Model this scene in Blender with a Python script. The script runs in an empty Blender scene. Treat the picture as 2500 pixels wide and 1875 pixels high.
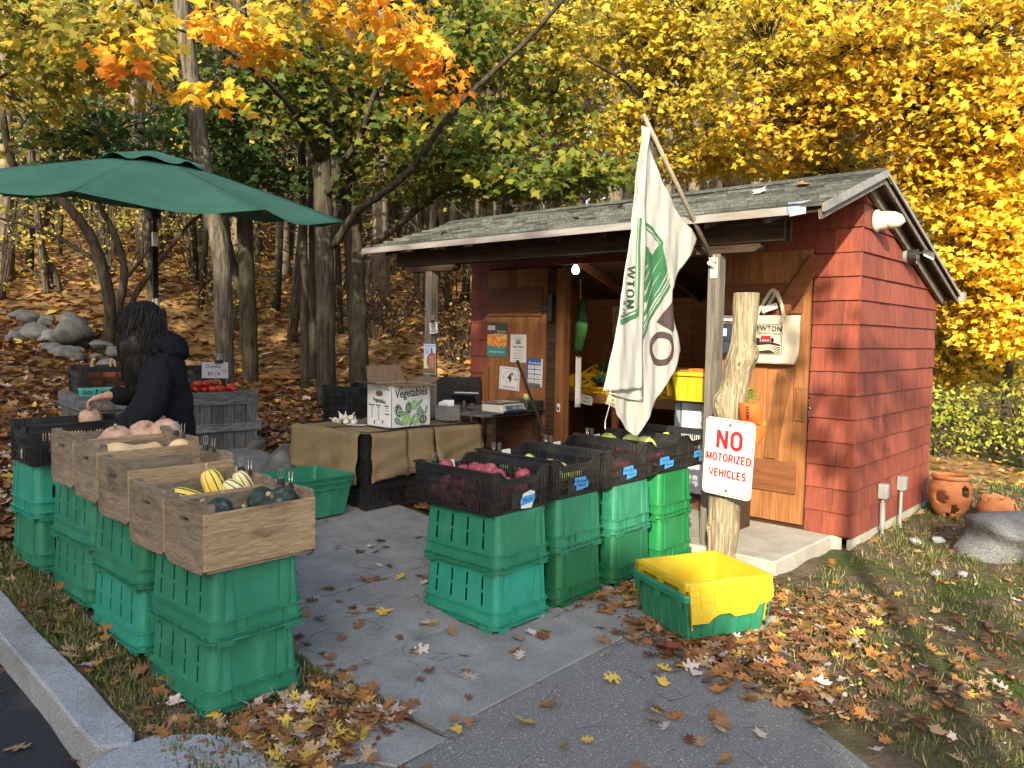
import bpy, math, random
import numpy as np
from mathutils import Vector, Matrix, Euler
C = bpy.context; D = bpy.data; SC = C.scene
# ------------------------------------------------------------ camera, sky, sun, exposure
# World frame: x runs along the shed front (to the right), y runs into the shed, z up; metres.
cd = D.cameras.new('camera'); cam = D.objects.new('camera', cd); SC.collection.objects.link(cam); SC.camera = cam
cd.lens = 27.5; cd.sensor_width = 36; cd.sensor_fit = 'HORIZONTAL'; cd.clip_start = .05; cd.clip_end = 600
EX = Vector((.74442, .66771, 0)); EY = Vector((-.66771, .74442, 0)); EZ = Vector((0, 0, 1))
_p, _r = .0627359, .0169956
_F = EY*math.cos(_p) - EZ*math.sin(_p); _U = EY*math.sin(_p) + EZ*math.cos(_p)
_R = EX*math.cos(_r) + _U*math.sin(_r); _U2 = _U*math.cos(_r) - EX*math.sin(_r)
CP = Vector((1.972, -6.014, 1.6))
cam.matrix_world = Matrix(((_R.x, _U2.x, -_F.x, CP.x), (_R.y, _U2.y, -_F.y, CP.y), (_R.z, _U2.z, -_F.z, CP.z), (0, 0, 0, 1)))
SUN = Vector((-.55, 1, -.47)).normalized()          # the way the light travels
w = D.worlds.new('World'); SC.world = w; w.use_nodes = True
nt = w.node_tree; bg = nt.nodes['Background']; sk = nt.nodes.new('ShaderNodeTexSky'); sk.sky_type = 'NISHITA'; sk.sun_disc = False
sk.sun_elevation = math.asin(-SUN.z); sk.sun_rotation = math.atan2(-SUN.x, -SUN.y)
sk.air_density = 1.0; sk.dust_density = 4.0; sk.ozone_density = 1.0
nt.links.new(sk.outputs[0], bg.inputs[0]); bg.inputs[1].default_value = .15
sl = D.lights.new('sun', 'SUN'); so = D.objects.new('sun', sl); SC.collection.objects.link(so)
sl.energy = 3.0; sl.angle = math.radians(.53); sl.color = (1, .90, .66)
so.rotation_euler = SUN.to_track_quat('-Z', 'Y').to_euler()
SC.view_settings.view_transform = 'Standard'; SC.view_settings.look = 'None'; SC.view_settings.exposure = 1.55; SC.view_settings.gamma = 1
SC.render.engine = 'CYCLES'
try:
    SC.cycles.max_bounces = 6; SC.cycles.diffuse_bounces = 4; SC.cycles.transparent_max_bounces = 4; SC.cycles.sample_clamp_indirect = 4
except Exception: pass
random.seed(7); R = random.Random(11); NR = np.random.RandomState(5)
rad = math.radians; PI = math.pi
def sm(a, b, x):
    t = min(1., max(0., (x-a)/(b-a))); return t*t*(3-2*t)
def WX(X, Y, Z=0):                                   # metres right of / ahead of the photographer
    v = CP + EX*X + EY*Y; return Vector((v.x, v.y, Z))
def XY(x, y):
    d = Vector((x-CP.x, y-CP.y, 0)); return d.dot(EX), d.dot(EY)
def gh(x, y):                                        # height of the ground
    X, Y = XY(x, y)
    xc = max(-6.5, min(3.2, x)); z = (-.1 if xc < -1 else -.05)*(xc+1) + .018*(min(y, 4)+4.5)
    if y > -2.05 and -4.6 < x < .5: z += (min(z, .09)-z)*sm(-2.02, -1.5, y)*sm(-4.6, -4.25, x)
    z += .8*sm(-3.6, -6.6, X)*sm(5.5, 10, Y)
    if Y > 9.3: z += .235*(Y-9.3)*sm(9.3, 14, Y)*(1-.55*sm(3, 12, X))
    z += .05*math.sin(x*1.3+y*.7)*sm(7, 12, Y) + .12*math.sin(X*.5+Y*.37)*sm(12, 18, Y)
    return z
# ------------------------------------------------------------ mesh builder
class MB:
    def __init__(s): s.v = []; s.f = []; s.m = []; s.t = []; s.mi = 0; s.tone = 1.; s.M = None
    def av(s, p):
        p = Vector(p)
        if s.M: p = s.M @ p
        s.v.append((p.x, p.y, p.z)); return len(s.v)-1
    def af(s, idx): s.f.append(tuple(idx)); s.m.append(s.mi); s.t.append(s.tone)
    def quad(s, a, b, c, d): s.af([s.av(a), s.av(b), s.av(c), s.av(d)])
    def poly(s, pts): s.af([s.av(p) for p in pts])
    def hexa(s, p):                                  # 8 corners: bottom 4 ccw, top 4 ccw
        i = [s.av(q) for q in p]
        for q in ((0, 3, 2, 1), (4, 5, 6, 7), (0, 1, 5, 4), (1, 2, 6, 5), (2, 3, 7, 6), (3, 0, 4, 7)): s.af([i[k] for k in q])
    def box(s, x0, x1, y0, y1, z0, z1):
        s.hexa([(x0, y0, z0), (x1, y0, z0), (x1, y1, z0), (x0, y1, z0), (x0, y0, z1), (x1, y0, z1), (x1, y1, z1), (x0, y1, z1)])
    def obox(s, c, size, rot=(0, 0, 0)):
        m = s.M; s.M = (m or Matrix()) @ Matrix.Translation(c) @ Euler(rot).to_matrix().to_4x4()
        a, b, d = size[0]/2, size[1]/2, size[2]/2; s.box(-a, a, -b, b, -d, d); s.M = m
    def beam(s, a, b, w, h, up=(0, 0, 1)):           # a bar from a to b
        a = Vector(a); b = Vector(b); d = (b-a); L = d.length; d.normalize(); x = d.cross(Vector(up)).normalized(); u = x.cross(d)
        P = lambda t, i, j: a + d*t + x*i + u*j
        s.hexa([P(0, -w/2, -h/2), P(0, w/2, -h/2), P(L, w/2, -h/2), P(L, -w/2, -h/2), P(0, -w/2, h/2), P(0, w/2, h/2), P(L, w/2, h/2), P(L, -w/2, h/2)])
    def tube(s, pts, r, n=8, cap=True, sq=1.):
        pts = [Vector(p) for p in pts]; k = len(pts); rr = r if hasattr(r, '__len__') else [r]*k; rings = []
        t0 = (pts[1]-pts[0]).normalized(); ref = Vector((0, 0, 1)) if abs(t0.z) < .9 else Vector((1, 0, 0)); x = t0.cross(ref).normalized()
        for i in range(k):
            t = (pts[min(i+1, k-1)]-pts[max(i-1, 0)]).normalized(); x = (x - t*x.dot(t)).normalized(); y = t.cross(x)
            rings.append([s.av(pts[i] + (x*math.cos(a)+y*math.sin(a)*sq)*rr[i]) for a in [2*PI*j/n for j in range(n)]])
        for i in range(k-1):
            for j in range(n): s.af([rings[i][j], rings[i][(j+1) % n], rings[i+1][(j+1) % n], rings[i+1][j]])
        if cap: s.af(rings[0][::-1]); s.af(rings[-1])
    def lathe(s, prof, n=20, c=(0, 0, 0), wob=None, lobes=0, lam=0., cap=True):   # prof (r, z)
        rings = []
        for r, z in prof:
            ring = []
            for j in range(n):
                a = 2*PI*j/n; q = r*(1-lam*abs(math.sin(a*lobes/2))**.7 + 0) if lobes else r
                if lobes: q = r*(1-lam*(1-abs(math.sin(a*lobes/2)))**2)
                ring.append(s.av((c[0]+q*math.cos(a), c[1]+q*math.sin(a), c[2]+z)))
            rings.append(ring)
        for i in range(len(rings)-1):
            for j in range(n): s.af([rings[i][j], rings[i][(j+1) % n], rings[i+1][(j+1) % n], rings[i+1][j]])
        if cap: s.af(rings[0][::-1]); s.af(rings[-1])
    def prism(s, o, ax, ay, az, pts, th):            # outline pts in plane (o, ax, ay) pushed th along az
        o = Vector(o); ax = Vector(ax); ay = Vector(ay); az = Vector(az)
        a = [s.av(o+ax*x+ay*y) for x, y in pts]; b = [s.av(o+ax*x+ay*y+az*th) for x, y in pts]; n = len(pts)
        s.af(a[::-1]); s.af(b)
        for i in range(n): s.af([a[i], a[(i+1) % n], b[(i+1) % n], b[i]])
    def grid(s, fn, nu, nv, skip=None):              # fn(i/nu, j/nv) -> point
        ix = [[s.av(fn(i/nu, j/nv)) for j in range(nv+1)] for i in range(nu+1)]
        for i in range(nu):
            for j in range(nv):
                if skip and skip(i, j): continue
                s.af([ix[i][j], ix[i+1][j], ix[i+1][j+1], ix[i][j+1]])
    def xgrid(s, fn, xs, zs, hole):                  # uneven grid with holes; fn(x, z)
        ix = {}
        def g(i, j):
            if (i, j) not in ix: ix[(i, j)] = s.av(fn(xs[i], zs[j]))
            return ix[(i, j)]
        for i in range(len(xs)-1):
            for j in range(len(zs)-1):
                if hole((xs[i]+xs[i+1])/2, (zs[j]+zs[j+1])/2): continue
                s.af([g(i, j), g(i+1, j), g(i+1, j+1), g(i, j+1)])
    def blob(s, c, r, n=12, m=8, noise=0., seed=0, rot=None):
        rr = random.Random(seed); c = Vector(c); Q = rot.to_matrix() if rot else None
        ph = [rr.uniform(0, 6.28) for _ in range(6)]; rings = []
        for i in range(m+1):
            th = PI*i/m; ring = []
            for j in range(n if 0 < i < m else 1):
                a = 2*PI*j/n; d = Vector((math.sin(th)*math.cos(a), math.sin(th)*math.sin(a), math.cos(th)))
                k = 1+noise*(math.sin(3*d.x+ph[0])+math.sin(4*d.y+ph[1])+math.sin(3.5*d.z+ph[2])+.6*math.sin(7*d.x+ph[3])*math.sin(6*d.z+ph[4]))/2
                q = Vector((d.x*r[0], d.y*r[1], d.z*r[2]))*k
                if Q: q = Q @ q
                ring.append(s.av(c+q))
            rings.append(ring)
        for i in range(m):
            A, B = rings[i], rings[i+1]
            for j in range(n):
                if len(A) == 1: s.af([A[0], B[j], B[(j+1) % n]])
                elif len(B) == 1: s.af([A[j], B[0], A[(j+1) % n]])
                else: s.af([A[j], B[j], B[(j+1) % n], A[(j+1) % n]])
    def mesh(s, name, mats, smooth=False):
        me = D.meshes.new(name); me.from_pydata(s.v, [], s.f)
        for m in (mats if isinstance(mats, (list, tuple)) else [mats]): me.materials.append(m)
        me.polygons.foreach_set('material_index', s.m)
        if smooth: me.polygons.foreach_set('use_smooth', [True]*len(s.f))
        if True:
            ca = me.color_attributes.new('tone', 'FLOAT_COLOR', 'CORNER'); arr = []
            for f, t in zip(s.f, s.t): arr += [t, t, t, 1.]*len(f)
            ca.data.foreach_set('color', arr)
        me.update(); return me
    def build(s, name, mats, parent=None, smooth=False, bev=0, sol=0, sub=0, loc=None, rz=None, label=None):
        o = D.objects.new(name, s.mesh(name, mats, smooth)); SC.collection.objects.link(o)
        if parent: o.parent = parent
        if loc is not None: o.location = loc
        if rz is not None: o.rotation_euler = rz if hasattr(rz, '__len__') else (0, 0, rz)
        if sol: m = o.modifiers.new('solid', 'SOLIDIFY'); m.thickness = abs(sol); m.offset = -1 if sol > 0 else 1; m.use_even_offset = False
        if bev: m = o.modifiers.new('bevel', 'BEVEL'); m.width = bev; m.segments = 1; m.limit_method = 'ANGLE'; m.angle_limit = rad(50)
        if sub: m = o.modifiers.new('sub', 'SUBSURF'); m.levels = sub; m.render_levels = sub
        if label: o['label'] = label
        return o
def tag(o, label=None, cat=None, group=None, kind=None):
    for k, v in (('label', label), ('category', cat), ('group', group), ('kind', kind)):
        if v: o[k] = v
    return o
def thing(name, label, cat, loc=(0, 0, 0), rz=0, group=None):
    o = D.objects.new(name, None); SC.collection.objects.link(o); o.empty_display_size = .1
    o.location = loc; o.rotation_euler = rz if hasattr(rz, '__len__') else (0, 0, rz); return tag(o, label, cat, group)
def dup(o, loc=None, rz=None, label=None, group=None, parent=None, scale=None):
    c = o.copy(); SC.collection.objects.link(c)
    if parent is not None: c.parent = parent; c.matrix_parent_inverse = o.matrix_parent_inverse.copy()
    if loc is not None: c.location = loc
    if rz is not None: c.rotation_euler = rz if hasattr(rz, '__len__') else (0, 0, rz)
    if scale is not None: c.scale = scale
    tag(c, label, None, group)
    for ch in list(o.children): dup(ch, parent=c)
    return c
def swapmat(root, a, b):                             # give a copy another material on its own meshes
    for ch in [root]+list(root.children_recursive):
        if ch.type == 'MESH' and a.name in [m.name for m in ch.data.materials if m]:
            key = ch.data.name.split('|')[0]+'|'+b.name
            me = D.meshes.get(key)
            if me is None:
                me = ch.data.copy(); me.name = key
                for i, m in enumerate(me.materials):
                    if m and m.name == a.name: me.materials[i] = b
            ch.data = me
# ------------------------------------------------------------ materials
MT = {}
def N(nt, t, **k):
    n = nt.nodes.new(t)
    for a, b in k.items():
        if a in n.inputs: n.inputs[a].default_value = b
        else: setattr(n, a, b)
    return n
def mat(name, c1, c2=None, sc=(8, 8, 8), det=5, rough=.7, bump=0., bsc=None, spec=.35, lo=.35, hi=.65, c3=None, sc3=3., lo3=.5, hi3=.7, tone=False, trans=0., metal=0., attr=None, fine=0., dist=0., world=False, sss=0., wear=None):
    m = D.materials.new(name); m.use_nodes = True; nt = m.node_tree; L = nt.links.new; b = nt.nodes['Principled BSDF']
    b.inputs['Roughness'].default_value = rough; b.inputs['Specular IOR Level'].default_value = spec; b.inputs['Metallic'].default_value = metal
    tc = N(nt, 'ShaderNodeTexCoord')
    if world:
        g = N(nt, 'ShaderNodeNewGeometry'); src = g.outputs['Position']
    else:
        oi = N(nt, 'ShaderNodeObjectInfo'); mu = N(nt, 'ShaderNodeVectorMath', operation='SCALE'); cb = N(nt, 'ShaderNodeCombineXYZ')
        L(oi.outputs['Random'], cb.inputs[0]); L(oi.outputs['Random'], cb.inputs[1]); L(oi.outputs['Random'], cb.inputs[2]); L(cb.outputs[0], mu.inputs[0]); mu.inputs[3].default_value = 17.
        ad = N(nt, 'ShaderNodeVectorMath', operation='ADD'); L(tc.outputs['Object'], ad.inputs[0]); L(mu.outputs[0], ad.inputs[1]); src = ad.outputs[0]
    def noise(scale, detail, ds=0.):
        mp = N(nt, 'ShaderNodeMapping'); mp.inputs['Scale'].default_value = scale if hasattr(scale, '__len__') else (scale,)*3; L(src, mp.inputs[0])
        n = N(nt, 'ShaderNodeTexNoise', noise_dimensions='3D'); n.inputs['Scale'].default_value = 1.; n.inputs['Detail'].default_value = detail; n.inputs['Distortion'].default_value = ds
        n.inputs['Roughness'].default_value = .6; L(mp.outputs[0], n.inputs[0]); return n.outputs[0]
    def ramp(f, a, z):
        r = N(nt, 'ShaderNodeMapRange'); r.inputs[1].default_value = a; r.inputs[2].default_value = z; L(f, r.inputs[0]); return r.outputs[0]
    def mix(f, a, z, mode='MIX'):
        x = N(nt, 'ShaderNodeMix', data_type='RGBA', blend_type=mode)
        for i, q in ((0, f), (6, a), (7, z)):
            if isinstance(q, (int, float)): x.inputs[i].default_value = q
            elif isinstance(q, tuple): x.inputs[i].default_value = (*q[:3], 1)
            else: L(q, x.inputs[i])
        return x.outputs[2]
    n1 = noise(sc, det, dist); col = mix(ramp(n1, lo, hi), tuple(c1), tuple(c2 or c1))
    if c3: col = mix(ramp(noise(sc3, 4), lo3, hi3), col, tuple(c3))
    if fine: col = mix(fine, col, mix(ramp(noise(260, 2), .35, .65), (.2, .2, .2), (1.8, 1.8, 1.8)), 'MULTIPLY')
    if tone:
        a = N(nt, 'ShaderNodeAttribute', attribute_name='tone'); col = mix(1., col, a.outputs['Color'], 'MULTIPLY')
    if wear:
        ge = N(nt, 'ShaderNodeNewGeometry'); pw = ramp(ge.outputs['Pointiness'], .515, .60); col = mix(mix(ramp(noise(14, 3), .3, .7), pw, (0, 0, 0)) if 0 else pw, col, wear)
    if attr:
        a = N(nt, 'ShaderNodeAttribute', attribute_name=attr); col = mix(1., col, a.outputs['Color'], 'MULTIPLY')
    L(col, b.inputs['Base Color'])
    if bump:
        bp = N(nt, 'ShaderNodeBump'); bp.inputs['Strength'].default_value = min(1, bump); bp.inputs['Distance'].default_value = .01*max(1, bump)
        L(noise(bsc, 6) if bsc else n1, bp.inputs['Height']); L(bp.outputs[0], b.inputs['Normal'])
    if trans:
        t = N(nt, 'ShaderNodeBsdfTranslucent'); L(col, t.inputs[0]); mx = N(nt, 'ShaderNodeMixShader'); mx.inputs[0].default_value = trans
        L(b.outputs[0], mx.inputs[1]); L(t.outputs[0], mx.inputs[2]); L(mx.outputs[0], nt.nodes['Material Output'].inputs[0])
    if sss: b.inputs['Subsurface Weight'].default_value = sss; b.inputs['Subsurface Radius'].default_value = (.02, .008, .004)
    MT[name] = m; return m
def emis(name, col, s):
    m = D.materials.new(name); m.use_nodes = True; b = m.node_tree.nodes['Principled BSDF']
    b.inputs['Base Color'].default_value = (*col, 1); b.inputs['Emission Color'].default_value = (*col, 1); b.inputs['Emission Strength'].default_value = s; return m
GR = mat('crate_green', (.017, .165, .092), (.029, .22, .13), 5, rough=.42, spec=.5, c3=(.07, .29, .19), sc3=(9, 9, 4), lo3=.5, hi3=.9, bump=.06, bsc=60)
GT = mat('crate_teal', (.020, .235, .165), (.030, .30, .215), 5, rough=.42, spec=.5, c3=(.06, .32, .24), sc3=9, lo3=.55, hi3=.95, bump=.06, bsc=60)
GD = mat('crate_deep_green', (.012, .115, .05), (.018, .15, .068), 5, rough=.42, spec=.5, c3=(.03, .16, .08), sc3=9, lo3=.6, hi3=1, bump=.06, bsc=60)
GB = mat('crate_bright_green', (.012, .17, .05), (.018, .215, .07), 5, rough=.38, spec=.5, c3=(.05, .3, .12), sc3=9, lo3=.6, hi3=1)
BP = mat('black_plastic', (.012, .012, .013), (.02, .02, .021), 12, rough=.5, spec=.45, c3=(.06, .055, .048), sc3=6, lo3=.5, hi3=.85, bump=.1, bsc=70)
YP = mat('yellow_plastic', (.48, .345, .015), (.56, .41, .022), 5, rough=.4, spec=.45, c3=(.7, .5, .1), sc3=14, lo3=.6, hi3=1)
YD = mat('tray_yellow_plastic', (.62, .40, .02), (.7, .48, .03), 6, rough=.5)
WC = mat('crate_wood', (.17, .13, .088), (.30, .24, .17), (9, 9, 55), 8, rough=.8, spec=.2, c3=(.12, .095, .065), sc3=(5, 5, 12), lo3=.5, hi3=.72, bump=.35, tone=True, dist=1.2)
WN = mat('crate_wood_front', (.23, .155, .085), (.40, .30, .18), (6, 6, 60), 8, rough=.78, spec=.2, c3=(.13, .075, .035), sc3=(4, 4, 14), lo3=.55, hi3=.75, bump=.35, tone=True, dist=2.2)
GW = mat('grey_weathered_wood', (.07, .075, .08), (.20, .205, .21), (8, 8, 60), 8, rough=.85, spec=.2, c3=(.05, .045, .04), sc3=6, lo3=.55, hi3=.8, bump=.5, tone=True, dist=1)
GWV = mat('grey_weathered_board', (.07, .075, .08), (.19, .19, .19), (60, 60, 5), 8, rough=.85, spec=.2, c3=(.05, .045, .04), sc3=6, lo3=.55, hi3=.8, bump=.5, tone=True, dist=1)
RS = mat('red_shingle_paint', (.20, .048, .028), (.275, .068, .04), (50, 50, 4), 6, rough=.62, spec=.3, c3=(.115, .032, .026), sc3=(11, 11, 2.0), lo3=.42, hi3=.8, bump=.28, tone=True)
CW = mat('cedar_board', (.21, .082, .028), (.32, .138, .048), (46, 46, 2.2), 8, rough=.6, spec=.3, c3=(.10, .038, .018), sc3=(7, 7, 1.3), lo3=.5, hi3=.8, bump=.3, tone=True)
CWH = mat('cedar_batten', (.16, .056, .022), (.25, .095, .037), (3, 3, 46), 8, rough=.6, spec=.3, bump=.3, tone=True)
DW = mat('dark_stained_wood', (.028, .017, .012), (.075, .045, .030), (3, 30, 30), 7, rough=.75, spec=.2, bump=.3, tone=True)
PW = mat('post_wood', (.085, .075, .065), (.20, .175, .145), (55, 55, 3), 8, rough=.85, spec=.2, c3=(.05, .04, .03), sc3=(8, 8, 3), lo3=.6, hi3=.8, bump=.4)
IW = mat('interior_wood', (.13, .055, .02), (.22, .095, .04), (3, 40, 40), 6, rough=.7, bump=.2, tone=True)
SH = mat('roof_shingle', (.06, .066, .062), (.125, .132, .118), 30, 6, rough=.95, spec=.1, c3=(.06, .062, .058), sc3=4, lo3=.5, hi3=.75, bump=.6, bsc=160, tone=True, fine=.5)
GALV = mat('gutter_metal', (.24, .21, .19), (.34, .32, .31), (4, 20, 20), rough=.45, spec=.5, metal=.3, c3=(.30, .2, .14), sc3=(3, 14, 14), lo3=.5, hi3=.8)
CON = mat('concrete', (.20, .205, .205), (.29, .295, .29), 5, 9, rough=.92, spec=.15, c3=(.18, .18, .17), sc3=1.7, lo3=.45, hi3=.8, bump=.6, bsc=150, fine=.5, world=True)
SLB = mat('slab_concrete', (.33, .31, .26), (.46, .44, .38), 5, 8, rough=.9, spec=.15, c3=(.22, .205, .17), sc3=2.5, lo3=.5, hi3=.8, bump=.5, bsc=150, fine=.3, world=True)
ASP = mat('asphalt_path', (.14, .14, .138), (.23, .23, .225), 240, 3, rough=.93, spec=.2, c3=(.42, .42, .40), sc3=95, lo3=.60, hi3=.64, bump=.8, bsc=260, world=True, fine=.5)
RD = mat('asphalt_road', (.014, .016, .020), (.035, .038, .044), 220, 3, rough=.85, spec=.3, bump=.6, bsc=260, world=True, c3=(.09, .08, .07), sc3=3, lo3=.62, hi3=.8, fine=.4)
GRN = mat('granite', (.22, .235, .255), (.36, .375, .39), 120, 5, rough=.8, spec=.3, c3=(.18, .18, .17), sc3=4, lo3=.5, hi3=.8, bump=.6, bsc=60, world=True, fine=.5)
SOIL = mat('soil', (.075, .055, .034), (.15, .115, .075), 9, 9, rough=.95, spec=.1, c3=(.06, .085, .022), sc3=1.6, lo3=.46, hi3=.62, bump=1.6, bsc=45, world=True, fine=.6)
HILL = mat('leaf_strewn_slope', (.17, .095, .04), (.38, .25, .115), 7, 9, rough=.95, spec=.05, c3=(.075, .05, .025), sc3=1.1, lo3=.45, hi3=.75, bump=2.5, bsc=20, world=True, fine=.5)
RK = mat('fieldstone', (.09, .095, .095), (.20, .20, .19), 9, 7, rough=.9, spec=.2, c3=(.10, .12, .07), sc3=4, lo3=.55, hi3=.8, bump=.8, bsc=30)
BUR = mat('burlap', (.23, .17, .09), (.33, .255, .145), (260, 260, 260), 2, rough=.97, spec=.05, c3=(.20, .145, .08), sc3=4, lo3=.45, hi3=.8, bump=.8, bsc=300)
BKG = mat('bark_grey_brown', (.022, .018, .014), (.078, .065, .05), (22, 22, 3.2), 8, rough=.95, spec=.1, bump=1.6, dist=.6, c3=(.09, .10, .06), sc3=2, lo3=.55, hi3=.8)
BKL = mat('bark_light', (.035, .030, .024), (.165, .14, .108), (26, 26, 4), 8, rough=.95, spec=.1, bump=2.2, dist=.6)
BKP = mat('bark_pine', (.075, .062, .047), (.24, .20, .15), (20, 20, 6), 7, rough=.95, spec=.1, bump=1.5)
BKD = mat('bark_dark', (.028, .023, .018), (.085, .07, .054), (20, 20, 4), 7, rough=.95, spec=.1, bump=1.5)
LF = mat('leaf_blade', (.95, .95, .95), (1.1, 1.1, 1.1), 6, rough=.55, spec=.25, trans=.45, attr='lc')
LG = mat('fallen_leaf_blade', (.8, .8, .8), (1.1, 1.1, 1.1), 60, rough=.75, spec=.15, trans=.08, attr='lc')
HB = mat('hoodie_fabric', (.008, .009, .012), (.014, .015, .019), 40, rough=.95, spec=.1, bump=.2, bsc=90)
SKN = mat('skin', (.42, .24, .17), (.48, .28, .2), 20, rough=.5, sss=.1)
HR = mat('hair_strands', (.005, .004, .004), (.013, .011, .010), 50, rough=.5, spec=.35)
UM = mat('umbrella_canvas', (.045, .135, .095), (.06, .17, .12), 3, rough=.8, spec=.15, trans=.04, bump=.6, bsc=5)
MD = mat('dark_metal', (.018, .016, .015), (.03, .027, .025), 20, rough=.4, spec=.5)
MS = mat('bright_steel', (.5, .5, .48), (.6, .6, .58), 20, rough=.3, metal=.9)
TIN = mat('galvanised_tin', (.20, .21, .21), (.42, .43, .43), 60, 3, rough=.45, metal=.5)
PVC = mat('white_plastic', (.50, .49, .42), (.56, .55, .48), 10, rough=.5)
GP = mat('grey_conduit', (.17, .175, .175), (.24, .245, .245), 10, rough=.55, c3=(.2, .18, .15), sc3=10, lo3=.6, hi3=.9)
WH = mat('white_card', (.6, .6, .62), (.66, .66, .68), 9, rough=.7)
BOXW = mat('carton_white', (.62, .64, .68), (.7, .72, .75), 6, rough=.7)
KR = mat('carton_brown', (.14, .092, .058), (.19, .13, .085), 20, rough=.85)
INK = mat('black_ink', (.012, .012, .014), None, rough=.8); INKG = mat('green_ink', (.012, .055, .03), (.016, .065, .035), 5, rough=.7)
LIM = mat('lime_ink', (.13, .42, .03), (.16, .48, .04), 5, rough=.7); MGR = mat('mid_green_ink', (.03, .2, .045), None, rough=.7)
FGR = mat('flag_green', (.035, .15, .065), (.045, .18, .08), 12, rough=.85, trans=.15); FBR = mat('flag_dark_print', (.055, .035, .035), (.075, .05, .05), 12, rough=.85)
FLW = mat('flag_cloth', (.46, .46, .43), (.54, .54, .50), 3, rough=.85, spec=.1, trans=.22, bump=.5, bsc=9); FRD = mat('flag_red', (.5, .03, .025), None, rough=.8)
TOT = mat('tote_canvas', (.47, .43, .34), (.53, .49, .4), 200, 2, rough=.95, spec=.05, bump=.3, bsc=160)
SGW = mat('sign_white', (.58, .60, .58), (.64, .66, .64), 4, rough=.35, c3=(.6, .6, .52), sc3=3, lo3=.6, hi3=.9); SGR = mat('sign_red', (.50, .015, .02), (.56, .02, .025), 8, rough=.4)
ORG = mat('orange_cap_cloth', (.80, .10, .012), (.88, .13, .018), 8, rough=.8); NAV = mat('navy_cloth', (.02, .028, .05), None, rough=.85)
BLU = mat('blue_tape', (.05, .27, .62), (.07, .32, .68), 12, rough=.6); TC_ = mat('terracotta', (.34, .125, .05), (.43, .175, .08), 7, 6, rough=.85, spec=.15, c3=(.5, .28, .16), sc3=5, lo3=.55, hi3=.85, bump=.3, bsc=40)
PK = mat('pumpkin_orange', (.62, .13, .015), (.75, .2, .02), 5, rough=.5); PKP = mat('pink_pumpkin_skin', (.47, .27, .18), (.6, .38, .27), 22, rough=.6, c3=(.38, .28, .2), sc3=60, lo3=.5, hi3=.6, bump=.4, bsc=90)
BNT = mat('butternut_skin', (.68, .45, .22), (.76, .54, .3), 8, rough=.5, c3=(.5, .3, .14), sc3=40, lo3=.68, hi3=.75); KAB = mat('kabocha_skin', (.012, .022, .02), (.035, .055, .042), 30, 5, rough=.5, c3=(.13, .16, .10), sc3=26, lo3=.58, hi3=.7, bump=.4, bsc=60)
STM = mat('dry_stem', (.30, .23, .13), (.42, .33, .2), 50, rough=.9, bump=.4)
DLY = mat('delicata_yellow', (.80, .55, .07), (.87, .64, .16), 5, rough=.45); DLG = mat('delicata_stripe', (.03, .075, .012), (.09, .13, .02), 8, rough=.5); DLC = mat('delicata_cream', (.8, .66, .33), (.85, .72, .42), 5, rough=.45)
APR = mat('apple_red_skin', (.22, .025, .045), (.40, .09, .11), 16, 4, rough=.4, spec=.4, c3=(.5, .32, .26), sc3=9, lo3=.6, hi3=.85); APG = mat('apple_green_skin', (.38, .48, .09), (.5, .55, .14), 9, rough=.35, spec=.5)
APP = mat('apple_pink_skin', (.52, .04, .06), (.6, .1, .09), 16, 4, rough=.35, spec=.5)
TOM = mat('tomato_skin', (.42, .022, .012), (.5, .04, .015), 5, rough=.2, spec=.6); TOD = mat('dark_tomato_skin', (.09, .02, .018), (.15, .03, .02), 5, rough=.2, spec=.6); TOO = mat('orange_tomato_skin', (.75, .25, .02), None, rough=.2, spec=.6)
GAR = mat('garlic_skin', (.6, .56, .48), (.68, .62, .55), 30, rough=.7); ONI = mat('onion_skin', (.42, .22, .09), (.52, .3, .14), 20, rough=.5); CAR = mat('carrot_skin', (.72, .16, .03), (.8, .22, .05), 30, rough=.6); KALE = mat('kale_leaf', (.02, .05, .018), (.04, .08, .03), 20, rough=.7)
TEAL = mat('berry_basket_teal', (.06, .42, .42), (.08, .48, .46), 20, rough=.6); FRG = mat('fridge_white', (.55, .58, .62), (.6, .63, .67), 4, rough=.4); FRS = mat('fridge_side', (.22, .26, .32), None, rough=.5)
CHW = mat('chair_wood', (.16, .045, .02), (.22, .07, .03), (5, 5, 40), rough=.4); CLB = mat('coat_cloth', (.02, .02, .022), (.03, .03, .032), 30, rough=.95); GLS = mat('window_pane', (.5, .42, .2), (.2, .2, .08), 9, 6, rough=.15, spec=.6, c3=(.05, .05, .03), sc3=14)
BULB = emis('lit_bulb', (1, .93, .8), 9); LED = emis('lit_floodlight', (1, .85, .6), 1.2); LCD = mat('display_blue', (.05, .09, .18), None, rough=.3)
MPH = mat('poster_fruit', (.65, .2, .03), (.75, .45, .08), 50, 2, rough=.5, lo=.45, hi=.55); MPD = mat('poster_dark', (.03, .035, .02), (.10, .09, .06), 30, rough=.5); MTL = mat('poster_teal', (.03, .2, .2), (.06, .28, .27), 30, rough=.5); PBL = mat('poster_blue', (.02, .08, .3), (.03, .12, .38), 6, rough=.5); PBR = mat('poster_brown', (.2, .15, .09), (.12, .12, .08), 20, rough=.5)
PSK = mat('poster_sky', (.42, .55, .82), (.5, .62, .86), 4, rough=.5); PPK = mat('poster_pumpkin', (.36, .07, .02), None, rough=.5); POL = mat('poster_olive', (.12, .13, .04), None, rough=.5); PCR = mat('poster_cream', (.6, .62, .45), None, rough=.5); BRN = mat('brown_ink', (.08, .05, .03), None, rough=.6)
FPW = mat('flag_pole_wood', (.2, .16, .115), (.33, .27, .2), (90, 90, 6), 6, rough=.8, bump=.3)
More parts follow.
